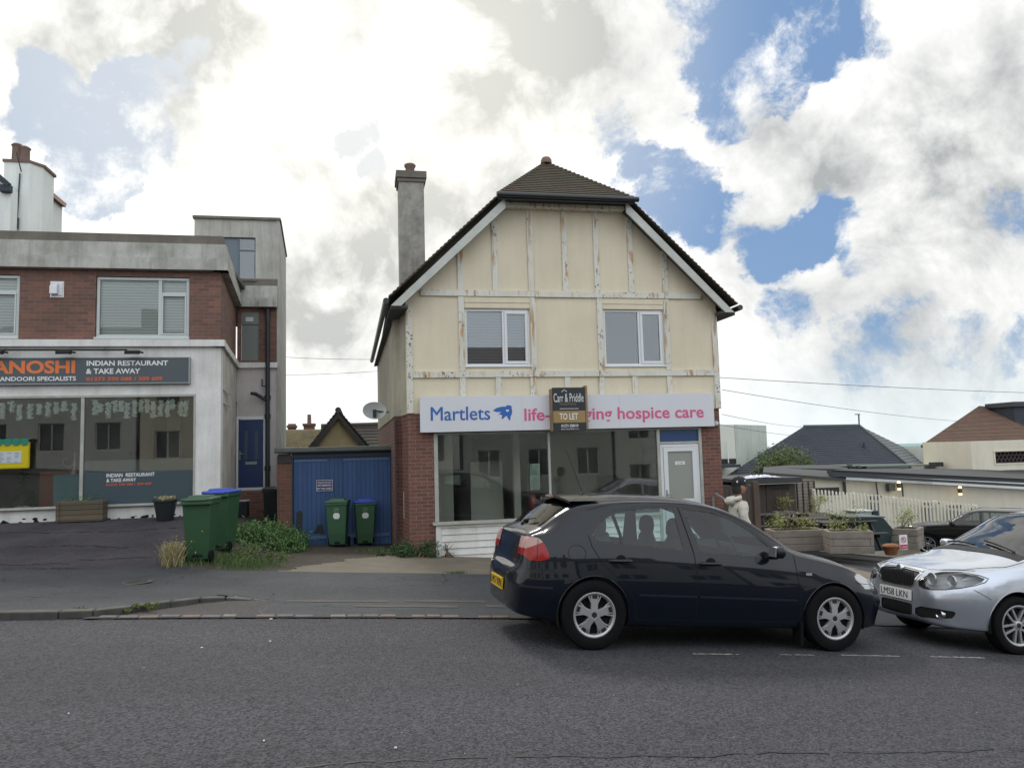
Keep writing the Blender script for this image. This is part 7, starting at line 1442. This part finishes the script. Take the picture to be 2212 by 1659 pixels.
for px, py, lb in ((1942, 1049, 'lit brass wall lamp on the cream pub wall, left of the two'), (2074, 1060, 'lit brass wall lamp on the cream pub wall, right of the two')):
    yy = Yp-.32-(px-1822)/480*1.2; p = at(px, py, yy-.1); t = thing('wall_lamp', lb, 'wall lamp', p, 0, 'lit wall lamps on the pub'); MB().lathe([(.0, -.10), (.07, -.10), (.075, .10), (0, .10)], 12).build('shade', simple('aged brass', (.16, .11, .05), .4, .6), t, world=False); MB().lathe([(0, .102), (.06, .102), (.05, .16), (0, .17)], 10).build('upper_glow', lampm, t, world=False); MB().lathe([(0, -.17), (.05, -.16), (.06, -.102), (0, -.102)], 10).build('lower_glow', lampm, t, world=False); MB().box(-.02, .02, 0, .12, -.03, .03).build('bracket', M['pipe'], t, world=False)
# raised parapet block with pierced blocks
pb_ = thing('parapet_block', 'cream rendered roof block with a pierced screen of round holes above the flat roof', 'roof structure', (24, 29, 0)); Yb = 29.5
a_, c_ = at(2097, 953, Yb), at(2330, 1006, Yb); s0, s1 = at(2148, 972, Yb), at(2330, 1000, Yb); zt = a_.z; zbb = at(2110, 1003, Yb).z; sz0, sz1 = at(2180, 1000, Yb).z, at(2180, 975, Yb).z
b = MB(); holewall(b, rect(a_.x, c_.x+2, zbb-.3, zt), [(s0.x, c_.x+1.5, sz0, sz1)], ywall(Yb), .3); b.box(a_.x, a_.x+.3, Yb+.3, Yb+3, zbb-.3, zt); fixn(b.build('wall', M['pubw'], pb_))
b = MB(); sc = simple('brown pierced block', (.075, .05, .05), .8); b.box(s0.x, c_.x+1.5, Yb+.14, Yb+.2, sz0, sz1); b.build('screen_backing', M['vblack'], pb_); b = MB(); rr_ = (sz1-sz0)/5.2
for k in range(26):
    for j in range(3):
        cx = s0.x+rr_*(1+2.08*k+(j % 2)); cz = sz0+rr_*1.0+rr_*1.6*j; b.tube([(cx+rr_*.95*math.cos(t*.524), Yb+.1, min(sz1, cz+rr_*.95*math.sin(t*.524))) for t in range(12)], rr_*.2, 4, closed=True)
b.build('pierced_screen', sc, pb_); b = MB(); framerect(b, s0.x-.06, c_.x+1.5, sz0-.06, sz1+.06, .06, Yb-.03, Yb+.02); b.build('frame', M['pubw'], pb_)
for px, py in ((2030, 1003), (2092, 1003)): a_ = at(px, py, Yp+4); tag(MB().box(a_.x-.25, a_.x+.2, Yp+4, Yp+4.4, a_.z-.1, a_.z+.1).build('roof_vent', M['pipe']), 'small dark box vent on the flat roof '+('left of' if px < 2050 else 'touching')+' the raised cream block', 'roof vent', 'box vents on the flat roof')
for px, py, lb in ((1836, 1003, 'short black cowled flue at the corner of the flat roof'), (1854, 1005, 'stubby black flue beside the cowled one on the flat roof')):
    a_ = at(px, py+14, Yp+3.5); c_ = at(px, py, Yp+3.5); tag(MB().lathe([(.09, 0), (.09, c_.z-a_.z-.1), (.15, c_.z-a_.z-.09), (.12, c_.z-a_.z), (0, c_.z-a_.z)], 12, Matrix.Translation(a_)).build('roof_flue', M['pipe'], smooth=True), lb, 'flue', 'flues on the flat roof')
# houses beyond
sw_ = thing('white_block_house', 'tall pale green white block of flats just right of the shop brickwork', 'house', (26, 48, 0)); Yw = 46
a_, m_, c_ = at(1555, 918, Yw), at(1586, 917, Yw-.0), at(1655, 919, Yw+5)
b = MB(); b.prism([(a_.x-3, Yw+.0, -6), (m_.x, Yw, -6), (m_.x, Yw, m_.z), (a_.x-3, Yw, a_.z)], (0, 6, 0)); fixn(b.build('wall', simple('cream white wall', (.64, .65, .58), .8), sw_)); b = MB(); b.prism([(m_.x+.02, Yw+.0, -6), (c_.x, Yw+5, -6), (c_.x, Yw+5, c_.z), (m_.x+.02, Yw+.0, m_.z)], (0, 3, 0)); fixn(b.build('side_wall', M['distg'], sw_))
u0, u1 = at(1563, 1000, Yw-.1), at(1590, 990, Yw-.1); MB().box(u0.x-2, u1.x, Yw-.1, Yw, at(1570, 1002, Yw).z, at(1570, 991, Yw).z).build('window', M['black'], sw_); MB().box(u0.x-2, at(1600, 1000, Yw-2).x, Yw-2, Yw-.1, at(1570, 1010, Yw-2).z, at(1570, 1004, Yw-2).z).build('balcony', M['slate'], sw_)
b = MB(); b.tube([at(1571, 952, Yw-.2), at(1574, 1000, Yw-.2)], .04, 5); b.build('aerial_pole', M['upvc'], sw_)
sl = thing('slate_roof_house', 'low house with a broad dark slate hipped roof and a ridge pole', 'house', (33, 45, 0)); Yd = 44
r0, r1 = at(1736, 922, Yd+3), at(1856, 920, Yd+3); e0, e1 = at(1640, 1000, Yd), at(1950, 1002, Yd-1); far = at(2006, 993, Yd+7); ex = e0+(e0-e1)*.12
b = MB(); tiled(b, lambda t: lerp(at(1560, 1034, Yd), r0, t), lambda t: lerp(at(1990, 1020, Yd-1), r1, t) if 0 else lerp(at(1968, 1012, Yd-1), r1, t), 22, (0, -1, 1.2), .03); rf = fixn(b.build('roof', M['slate'], sl))
b = MB(); tiled(b, lambda t: lerp(at(1968, 1012, Yd-1), r1, t), lambda t: lerp(at(2020, 1000, Yd+7), r1+Vector((.6, .8, 0)), t), 16, (1, -.3, 1), .03); b.tube([at(1968, 1010, Yd-1)+Vector((0, 0, .06)), r1+Vector((0, 0, .06))], .07, 6); b.tube([r0+Vector((0, 0, .05)), r1+Vector((0, 0, .05))], .08, 6); fixn(b.build('hip_roof', M['slatel'], sl))
fp = at(1968, 1012, Yd-1); lpz = at(1560, 1034, Yd); b = MB(); b.prism([(lpz.x, Yd+.3, -8), (fp.x-.5, Yd-.5, -8), (fp.x-.5, Yd-.5, min(fp.z, lpz.z)), (lpz.x, Yd+.3, lpz.z-.1)], (0, 7, 0)); fixn(b.build('wall', M['distw'], sl))
b = MB(); b.tube([r1, at(1855, 896, Yd+3)], .05, 6); q_ = at(1855, 895, Yd+3); b.box(q_.x-.28, q_.x+.1, q_.y-.03, q_.y+.03, q_.z-.03, q_.z+.03); b.build('ridge_pole', M['pipe'], sl)
v_ = at(1868, 974, Yd+1.0); b = MB(); b.lathe([(.1, 0), (.08, .55), (.0, .56)], 8, Matrix.Translation(v_)); b.lathe([(.25, -.15), (.1, .02), (0, .02)], 8, Matrix.Translation(v_)); b.build('roof_flue', M['pipe'], rf); fl2 = at(1707, 960, Yd-3)
rh = thing('red_roof_house', 'white house under a big red brown clay tiled hipped roof, far right', 'house', (45, 50, 0)); Yq = 46
t0, t1 = at(2115, 877, Yq+5), at(2138, 879, Yq+5.5); l0 = at(1990, 962, Yq); lr = at(2300, 965, Yq-3)
b = MB(); tiled(b, lambda t: lerp(l0, t0, t), lambda t: lerp(at(2262, 966, Yq-2), t1, t), 30, (0, -1, 1), .03); tiled(b, lambda t: lerp(at(2262, 966, Yq-2), t1, t), lambda t: lerp(at(2330, 960, Yq+6), at(2330, 890, Yq+9), t), 24, (.6, -.6, 1), .03); rf = fixn(b.build('roof', M['redtile'], rh))
b = MB(); b.prism([at(2140, 880, Yq+6), at(2184, 893, Yq+6.2), at(2215, 870, Yq+7), at(2330, 830, Yq+8), at(2330, 960, Yq+5), at(2250, 960, Yq+4)], (0, .5, 0)); fixn(b.build('rear_roof', M['redtile'], rh))
d0 = at(2190, 868, Yq+2.5); MB().box(d0.x, d0.x+4, Yq+2.5, Yq+5, d0.z-2.2, d0.z-.35).build('dormer', M['slate'], rf); MB().box(d0.x-.2, d0.x+4, Yq+2.3, Yq+5, d0.z-.35, d0.z).build('dormer_roof', M['pipe'], rf)
b = MB(); w0 = at(2008, 968, Yq+.6); b.prism([(w0.x, Yq+.6, -8), (at(2262, 966, Yq-1).x, Yq-1.2, -8), (at(2262, 966, Yq-1).x, Yq-1.2, at(2262, 966, Yq-1).z), (w0.x, Yq+.6, at(2008, 963, Yq+.6).z)], (.5, 6, 0)); fixn(b.build('wall', M['distw'], rh)); b = MB(); b.tube([at(1990, 964, Yq-.1), at(2262, 969, Yq-2.1)], .09, 6); b.tube([at(1993, 966, Yq), at(2000, 972, Yq+.3), at(2007, 975, Yq+.5), at(2009, 1000, Yq+.5)], .05, 6); b.build('gutter', M['gutter'], rh)
# big bush
c0 = at(1690, 1000, 36); cz = c0.z; t = thing('big_bush', 'large dense green bush in front of the slate roofed house', 'bush', (c0.x, 36, cz-3)); r = random.Random(8); b = MB(); cl = []
for k in range(150):
    d = Vector((r.gauss(0, 1), r.gauss(0, 1), r.gauss(0, 1))).normalized()*r.uniform(.6, 1.0); cl.append((Vector((c0.x+d.x*1.5, 36+d.y*1.2, cz-.35+d.z*1.05)), r.uniform(.12, .3)))
cloud_leaves(b, lambda q: (lambda c: (c[0].x+q.gauss(0, c[1]), c[0].y+q.gauss(0, c[1]), c[0].z+q.gauss(0, c[1])))(cl[q.randrange(len(cl))]), 9000, .07, 3); b.build('foliage', leafmat('hedge leaves', (.06, .10, .03), (.15, .19, .06)), t); b = MB()
for k in range(14): c, s = cl[r.randrange(150)]; b.tube([(c0.x, 36, cz-3), (c.x*.5+c0.x*.5, 36, cz-1), c], [.08, .05, .01], 5)
b.tube([(c0.x, 36, cz-3.2), (c0.x, 36, cz-1.5)], [.14, .1], 8); b.build('branches', M['stem'], t)
# ------------------------------------------------------------------ black car behind
def make_suv():
    root = thing('parked_car', 'black off roader parked in the pub yard behind the silver hatchback', 'car'); paint = carpaint('black car paint', (.006, .007, .009))
    T = dict(zl=[(-.85, .45), (-.6, .3), (2.9, .3), (3.5, .4)], wl=[(-.85, .5), (-.5, .8), (2.9, .8), (3.3, .65), (3.5, .45)], zm=[(-.85, .7), (3.5, .66)], wm=[(-.85, .6), (-.5, .9), (2.8, .9), (3.2, .84), (3.42, .70), (3.5, .6)],
      zs=[(-.85, 1.0), (-.5, 1.08), (2.0, 1.04), (2.8, .98), (3.3, .92), (3.5, .84)], ws=[(-.85, .55), (-.5, .82), (2.0, .84), (2.8, .82), (3.2, .76), (3.42, .64), (3.5, .52)],
      zr=[(-.85, 1.1), (-.7, 1.45), (0, 1.55), (.9, 1.56), (1.3, 1.5), (1.7, 1.3), (2.05, 1.1), (2.3, 1.06), (2.8, 1.03), (3.3, .96), (3.5, .86)], wr=[(-.85, .5), (-.5, .64), (1.2, .64), (2.05, .76), (2.8, .72), (3.2, .64), (3.42, .54), (3.5, .42)],
      zc=[(-.85, 1.12), (-.7, 1.5), (0, 1.61), (.9, 1.62), (1.3, 1.56), (1.7, 1.38), (2.05, 1.18), (2.3, 1.11), (2.8, 1.08), (3.3, 1.0), (3.5, .88)])
    bm = carbody(T, [-.85, -.82, -.75, -.65]+fr(-.5, 3.1, .08)+[3.18, 3.25, 3.32, 3.38, 3.43, 3.47, 3.5], ctrl_std, 2); bmesh.ops.recalc_face_normals(bm, faces=bm.faces); lay = bm.faces.layers.int.new('part')
    cut(bm, [(1.0, 1.10), (1.9, 1.09), (1.95, 1.13), (1.6, 1.34), (1.35, 1.44), (1.1, 1.50), (1.0, 1.50)], (0, 2), side_f, 2, lay); cut(bm, [(-.4, 1.13), (.92, 1.10), (.92, 1.50), (-.3, 1.48)], (0, 2), side_f, 2, lay)
    topf = lambda f: f.normal.z > .15 and f.calc_center_median().z > .9 and f[lay] == 0
    cut(bm, [(1.3, -.05), (1.3, .54), (2.08, .70), (2.14, -.05)], (0, 1), topf, 5, lay)
    cut(bm, [(.42, .74), (.84, .76), (.84, .90), (.42, .90)], (1, 2), lambda f: f.normal.x > .1 and f.calc_center_median().x > 3.0, 8, lay); cut(bm, [(-.02, .62), (.40, .62), (.40, .86), (-.02, .86)], (1, 2), lambda f: f.normal.x > .3 and f.calc_center_median().x > 3.0, 9, lay)
    for hx in (0, 2.66): c = [(hx+.39, .1)]+[(hx+.395*math.cos(a*math.pi/14), .36+.40*math.sin(a*math.pi/14)) for a in range(0, 15)]+[(hx-.39, .1)]; cut(bm, c, (0, 2), lambda f: f.calc_center_median().y > .45 and f.calc_center_median().z < .85, 99, lay)
    parts = mirror_split(bm, lay, {0: ('body', paint, False, 0), 2: ('side_window', glassmat('black car glass', (.4, .5, .5), 1.8), True, .004), 5: ('windscreen', glassmat('black car screen', (.4, .5, .5), 1.8), False, .004), 8: ('headlight', simple('lamp', (.5, .52, .52), .15, coat=1.), True, 0), 9: ('grille', M['black'], False, .01)}, root, None); bm.free()
    for hx in (0, 2.66):
        for s in (-1, 1): wheel(root, hx, s*.88, .36, .25, .22, 'pair', cm); b = MB(); b.grid(lambda u, v: (hx+v*.4*math.cos(u), s*.62, .36+v*.4*math.sin(u)), fr(-.3, math.pi+.3, .2), [0, 1]); b.build('wheel_arch_liner', M['vblack'], root, world=False)
    for s in (-1, 1): b = MB(); b.lathe([(0, -.06), (.08, -.05), (.11, 0), (.08, .055), (0, .06)], 14, Matrix.Translation((1.85, s*1.0, 1.16))@Matrix.Diagonal((.6, 1.15, 1.1, 1))); b.tube([(1.88, s*.84, 1.08), (1.87, s*.95, 1.12)], .035, 8); b.build('door_mirror', paint, root, smooth=True, world=False)
    b = MB(); b.box(-.5, 2.0, -.76, .76, .4, 1.0); b.build('cabin', simple('black cabin', (.015, .015, .017), .8), root, world=False); MB().box(-.6, 3.2, -.74, .74, .25, .35).build('underbody', M['vblack'], root, world=False)
    return root
suv = make_suv(); hp2 = at(2004, 1175, 21.8); suv.scale = (.9, .9, .9)
ps_ = Vector((hp2.x, 21.8, 0)); rzv = R(127); dx = Vector((math.cos(rzv), math.sin(rzv), 0)); dy = Vector((-dx.y, dx.x, 0)); c_ = ps_-dx*2.66*.9-dy*.88*.9
suv.location = (c_.x, c_.y, hp2.z-.33+.02); suv.rotation_euler = (0, R(.5), rzv)
# ------------------------------------------------------------------ overhead wires
def wire(a, c, sag, name_label, r=.012):
    b = MB(); b.tube([a.lerp(c, t/16)-Vector((0, 0, sag*4*(t/16)*(1-t/16))) for t in range(17)], r, 4); tag(b.build('overhead_wire', M['pipe']), name_label, 'overhead wire', 'overhead wires crossing the sky')
wire(at(1500, 812, 24), at(2400, 853, 30), .1, 'highest thin overhead wire crossing the sky right of the shop')
wire(at(1560, 842, 26), at(2075, 910, 46), .15, 'overhead wire dropping towards the red roofed house')
wire(at(1560, 895, 26), at(1745, 923, 47), .1, 'overhead wire running to the left end of the slate ridge')
wire(at(1545, 915, 26), at(1745, 942, 47), .1, 'lowest overhead wire in front of the white block house')
wire(at(560, 768, 26), at(840, 776, 26), .05, 'thin overhead wire in the gap left of the shop, upper one', .008)
wire(at(560, 810, 26), at(840, 800, 26), .05, 'thin overhead wire in the gap left of the shop, lower one', .008)
# ------------------------------------------------------------------ terrace across the road, seen mirrored in glass and paint
def terrace(x0, x1, lb, col, seed, yb=-7.5, h=5.8):
    t = thing('terrace_house', lb, 'house', ((x0+x1)/2, yb, 0), 0, 'houses across the road'); b = MB(); holes = []
    n = 3; w = (x1-x0)/n; g0 = gz((x0+x1)/2, yb)
    for k in range(n):
        cx = x0+w*(k+.5)
        for z in (g0+.9, g0+3.6): holes.append((cx-.6, cx+.6, z, z+1.4))
    holewall(b, rect(x0, x1, g0-1, g0+h), holes, lambda u, w_, d: (u, yb-d, w_), .2); fixn(b.build('wall', col, t)); MB().box(x0, x1, yb-8, yb-.8, g0-1, g0+h).build('room_block', M['black'], t)
    for (a, c, d, e) in holes: b = MB(); framerect(b, a, c, d, e, .06, yb-.15, yb-.1); b.box((a+c)/2-.03, (a+c)/2+.03, yb-.15, yb-.1, d, e); f = b.build('window', M['upvc'], t); MB().box(a, c, yb-.17, yb-.16, d, e).build('pane', simple('dark window', (.05, .06, .07), .1), f)
    b = MB(); b.prism([(x0-.1, yb+.3, g0+h-.1), (x0-.1, yb-4, g0+h+2.4), (x0-.1, yb-8.3, g0+h-.1)], (x1-x0+.2, 0, 0)); fixn(b.build('roof', M['redtile'], t)); b = MB().box(x1-.8, x1-.1, yb-4.4, yb-3.6, g0+h+1.5, g0+h+3.4); b.build('chimney', M['brickr'], t)
cs_ = [M['distw'], M['pubw'], M['distw'], M['distg'], M['distw']]
for k, (x0, x1) in enumerate(((-19, -11.2), (-11, -3.2), (-3, 4.8), (5, 12.8), (13, 21))): terrace(x0, x1, ('white', 'buff', 'cream', 'grey green', 'pale')[k]+' terraced house across the road, mirrored in the shop windows', cs_[k], k, h=5.4+.3*(k % 2))
# ------------------------------------------------------------------ the man on the pavement
def make_man():
    base = Vector((5.31, 10.3, 0)); base.z = gpave(base.x, base.y)+.01
    t = thing('person', 'person in a cream hoodie and dark cap standing behind the navy car, facing right', 'person', base, R(0))
    skin = mat('tanned skin', (.42, .24, .165), .55, .15, 12, fine=0); hood = mat('cream hoodie fabric', (.62, .60, .53), .9, .12, 6, bs=35, bstr=.5, fine=0); jean = mat('dark trousers', (.03, .032, .04), .9, .3, 8)
    # faces +x
    def skinned(name, joints, edges, m, parent, sub=2, root=0):
        me = bpy.data.meshes.new(name); me.from_pydata([j[0] for j in joints], edges, []); o = bpy.data.objects.new(name, me); COL.objects.link(o)
        sk = o.modifiers.new('s', 'SKIN'); sk.use_smooth_shade = True; sk.branch_smoothing = .6; sb = o.modifiers.new('u', 'SUBSURF'); sb.levels = sub; sb.render_levels = sub
        bpy.context.view_layer.update()
        lay = me.skin_vertices[0] if me.skin_vertices else None
        if lay is None:
            bm = bmesh.new(); bm.from_mesh(me); bm.verts.layers.skin.verify(); bm.to_mesh(me); bm.free(); lay = me.skin_vertices[0]
        for i, j in enumerate(joints): lay.data[i].radius = j[1] if isinstance(j[1], tuple) else (j[1], j[1]); lay.data[i].use_root = (i == root)
        dg = bpy.context.evaluated_depsgraph_get(); dg.update(); nm = bpy.data.meshes.new_from_object(o.evaluated_get(dg)); bpy.data.objects.remove(o)
        nm.materials.clear(); nm.materials.append(m); nm.polygons.foreach_set('use_smooth', [True]*len(nm.polygons)); ob = bpy.data.objects.new(name, nm); COL.objects.link(ob); ob.parent = parent; return ob
    J = [((0, 0, .93), .13), ((.0, .09, .90), .10), ((.07, .10, .50), .068), ((.03, .10, .09), .045), ((.19, .10, .035), .04),
         ((0, -.09, .90), .10), ((-.02, -.10, .50), .068), ((-.16, -.10, .12), .045), ((-.02, -.10, .04), .04),
         ((.0, 0, 1.08), .10), ((-.01, 0, 1.28), .10), ((-.0, 0, 1.41), .075), ((.015, 0, 1.49), .058), ((.03, 0, 1.545), .056),
         ((0, .13, 1.37), .045), ((.01, .205, 1.17), .036), ((.13, .205, .95), .030), ((0, -.13, 1.37), .045), ((-.005, -.21, 1.17), .036), ((.12, -.212, .955), .030)]
    Ed = [(0, 1), (1, 2), (2, 3), (3, 4), (0, 5), (5, 6), (6, 7), (7, 8), (0, 9), (9, 10), (10, 11), (11, 12), (12, 13), (11, 14), (14, 15), (15, 16), (11, 17), (17, 18), (18, 19)]
    # head as a shaped surface continuing from the neck
    body = skinned('body', J, Ed, skin, t, 2)
    bm = bmesh.new(); bm.from_mesh(body.data)
    hb = bmesh.ops.create_uvsphere(bm, u_segments=32, v_segments=24, radius=1)['verts']
    for v in hb:
        x, y, z = v.co; X = x*.098; Y = y*.077; Z = z*.118
        if x > 0: X *= 1-.10*max(0, -z)**.8; Y *= 1-.22*max(0, -z)*x
        if x < 0 and z < -.3: X *= 1-.25*(-z-.3)
        if x > .6:                                   # face relief: nose, brow, lips, chin
            g = lambda zz, s: math.exp(-((z-zz)/s)**2)
            c = math.exp(-(y/.20)**2); X += .026*c*g(-.16, .14)+.012*c*g(.02, .14)-.012*math.exp(-(y/.4)**2)*g(.12, .07)+.008*g(.24, .08)+.008*c*g(-.44, .05)-.004*c*g(-.50, .03)+.007*c*g(-.57, .05)+.014*c*g(-.82, .12)-.005*c*g(-.33, .06)
            for s in (-1, 1): X -= .010*math.exp(-((y-s*.42)/.2)**2-((z-.10)/.10)**2)
        v.co = Vector((X+.055, Y, Z+1.635))
    for s in (-1, 1):
        e = bmesh.ops.create_uvsphere(bm, u_segments=12, v_segments=8, radius=1)['verts']
        for v in e: v.co = Vector((v.co.x*.02+.035, s*.078+v.co.y*.010, v.co.z*.032+1.628))
    # hands: palm, four fingers and a thumb, half curled
    bm.to_mesh(body.data); bm.free(); body.data.polygons.foreach_set('use_smooth', [True]*len(body.data.polygons))
    for s, hx, hz in ((1, .16, .90), (-1, .145, .905)):
        y = s*.205; hj = [((hx-.02, y, hz+.05), (.022, .026)), ((hx+.005, y, hz), (.018, .036)), ((hx+.02, y, hz-.045), (.014, .036))]; he = [(0, 1), (1, 2)]
        for k in range(4):
            yy = (k-1.5)*.0185; ln = (.026, .030, .028, .022)[k]; i0 = len(hj); xx = hx+.02+yy*1.0
            hj += [((xx, y+s*.004, hz-.05), .0085), ((xx+.004, y-s*.006, hz-.05-ln*1.1), .0085), ((xx-.002, y-s*.022, hz-.05-ln*1.8), .0075)]; he += [(2, i0), (i0, i0+1), (i0+1, i0+2)]
        i0 = len(hj); hj += [((hx+.04, y-s*.006, hz-.005), .010), ((hx+.055, y-s*.014, hz-.035), .009), ((hx+.052, y-s*.018, hz-.062), .008)]; he += [(1, i0), (i0, i0+1), (i0+1, i0+2)]
        h_ = skinned('hand', hj, he, skin, t, 1)
    Hj = [((-.0, 0, .90), .13), ((.0, 0, 1.02), .128), ((-.01, 0, 1.18), .134), ((-.0, 0, 1.34), .132), ((.01, 0, 1.44), .098), ((0, .14, 1.385), .075), ((.005, .20, 1.17), .058), ((.085, .205, 1.04), .050), ((.13, .205, .965), .042), ((0, -.14, 1.385), .075), ((-.01, -.205, 1.17), .058), ((.07, -.21, 1.04), .050), ((.12, -.215, .965), .042)]
    He = [(0, 1), (1, 2), (2, 3), (3, 4), (3, 5), (5, 6), (6, 7), (7, 8), (3, 9), (9, 10), (10, 11), (11, 12)]
    top = skinned('hoodie', Hj, He, hood, t, 3)
    # wrinkles
    bm = bmesh.new(); bm.from_mesh(top.data)
    for v in bm.verts: n = noise.noise(Vector((v.co.x*9, v.co.y*9, v.co.z*16))); v.co += v.normal*.010*n
    bm.to_mesh(top.data); bm.free()
    hd = MB(); 
    pts = []
    for k in range(25):
        a = k/24*2*math.pi; pts.append(Vector((-.055+.085*math.cos(a)-.0, .088*math.sin(a), 1.465+.02*math.cos(a)+.0)))
    hd.tube(pts, [.030+.012*max(0, -math.cos(k/24*2*math.pi)) for k in range(25)], 12, closed=False)
    hd.lathe([(0, -.07), (.05, -.055), (.085, -.02), (.10, .02), (.09, .05), (.07, .05), (.05, .03), (0, .02)], 20, Matrix.Translation((-.11, 0, 1.425))@Matrix.Rotation(R(-28), 4, 'Y')@Matrix.Diagonal((.85, 1.05, 1, 1))); h2_ = hd.build('hood', hood, top, world=False, smooth=True, angle=80); fixn(h2_)
    MB().tube([(.10, .03, 1.43), (.14, .035, 1.33), (.15, .035, 1.27)], .004, 5).tube([(.10, -.03, 1.43), (.14, -.035, 1.33), (.15, -.035, 1.27)], .004, 5).build('drawstring', M['whitel'], top, world=False)
    tj = [((0, 0, .92), (.15, .14)), ((.0, .09, .84), .10), ((.07, .10, .50), .078), ((.03, .10, .12), .062), ((0, -.09, .84), .10), ((-.02, -.10, .50), .078), ((-.15, -.10, .16), .062)]
    skinned('trousers', tj, [(0, 1), (1, 2), (2, 3), (0, 4), (4, 5), (5, 6)], jean, t, 2)
    for s, x0, z0 in ((1, .03, 0), (-1, -.16, .02)): MB().lathe([(0, 0), (.048, 0), (.05, .03), (.04, .06), (.02, .075), (0, .078)], 14, Matrix.Translation((x0+.07, s*.10, z0))@Matrix.Diagonal((2.7, 1, 1, 1))).build('shoe', M['whitel'], t, world=False, smooth=True)
    # hair and cap
    b = MB(); r = random.Random(4)
    hb_ = []
    for i in range(1500):
        a = r.uniform(.60*math.pi, 1.40*math.pi); z = r.uniform(-.075, .05); rr = 1.06-.0*z; x = .045+.098*rr*math.cos(a)*(1 if z > -.05 else .92); y = .078*rr*math.sin(a); hb_.append((x, y, 1.64+z))
    for (x, y, z) in hb_:
        n = Vector((x-.045, y*1.3, 0)).normalized(); p = Vector((x, y, z)); d = Vector((n.x*.012, n.y*.008, -.03)); u = Vector((-n.y, n.x, 0))*.006; b.add([p-u, p+u, p+u+d, p-u+d], [(0, 1, 2, 3)])
    b.lathe([(0, .0), (.1, .0)], 4) if 0 else None
    hs_ = MB(); hs_.grid(lambda u, v: (.045+.101*math.cos(u)*(1-.12*v), .081*math.sin(u)*(1-.1*v), 1.70-.125*v), fr(.58*math.pi, 1.42*math.pi, .15), fr(0, 1, .2)); b.add(hs_.v, hs_.f)
    b.build('hair', simple('black hair', (.012, .010, .009), .6), t, world=False)
    cap = MB(); Mc = Matrix.Translation((.04, 0, 1.675))@Matrix.Rotation(R(-2), 4, 'Y')@Matrix.Diagonal((1.14, .92, 1, 1)); cap.lathe([(.100, -.012), (.102, .02), (.098, .055), (.082, .085), (.05, .105), (.0, .112)], 28, Mc); cap.lathe([(0, .110), (.010, .112), (.008, .12), (0, .121)], 8, Mc)
    cp = cap.build('cap', simple('black cap cloth', (.012, .014, .018), .8), t, world=False, smooth=True, angle=80)
    pk_ = MB()
    pk_.grid(lambda u, v: (.04+.112*math.cos(u)+.085*v*max(.0, math.cos(u))**.6, .092*math.sin(u)*(1-.08*v), 1.668-.022*v*math.cos(u)-.018*abs(math.sin(u))*v), fr(-1.25, 1.25, .12), fr(0, 1, .25)); pk_.grid(lambda u, v: (.04+.112*math.cos(u)+.085*v*max(.0, math.cos(u))**.6, .092*math.sin(u)*(1-.08*v), 1.663-.022*v*math.cos(u)-.018*abs(math.sin(u))*v), fr(-1.25, 1.25, .12), fr(0, 1, .25)); pk_.build('peak', simple('black peak', (.012, .014, .018), .7), cp, world=False, smooth=True)
    em = MB(); 
    for (x, z, w, h) in ((-.025, 1.715, .034, .03), (.09, 1.725, .02, .022)):
        yy = -(.092*math.sqrt(max(0, 1-((x-.04)/.114)**2)))*(1-.25*((z-1.675)/.11)**2)-.004; em.box(x-w/2, x+w/2, yy-.001, yy+.003, z-h/2, z+h/2)
    em.build('cap_emblem', M['whitel'], cp, world=False)
    for s in (-1, 1): MB().lathe([(0, 0), (.006, .0), (.006, .003), (0, .004)], 8, Matrix.Translation((.137, s*.033, 1.648))@Matrix.Rotation(R(80), 4, 'Y')).build('eye', M['black'], t, world=False)
    t.scale = (.965, .965, .965)
make_man()
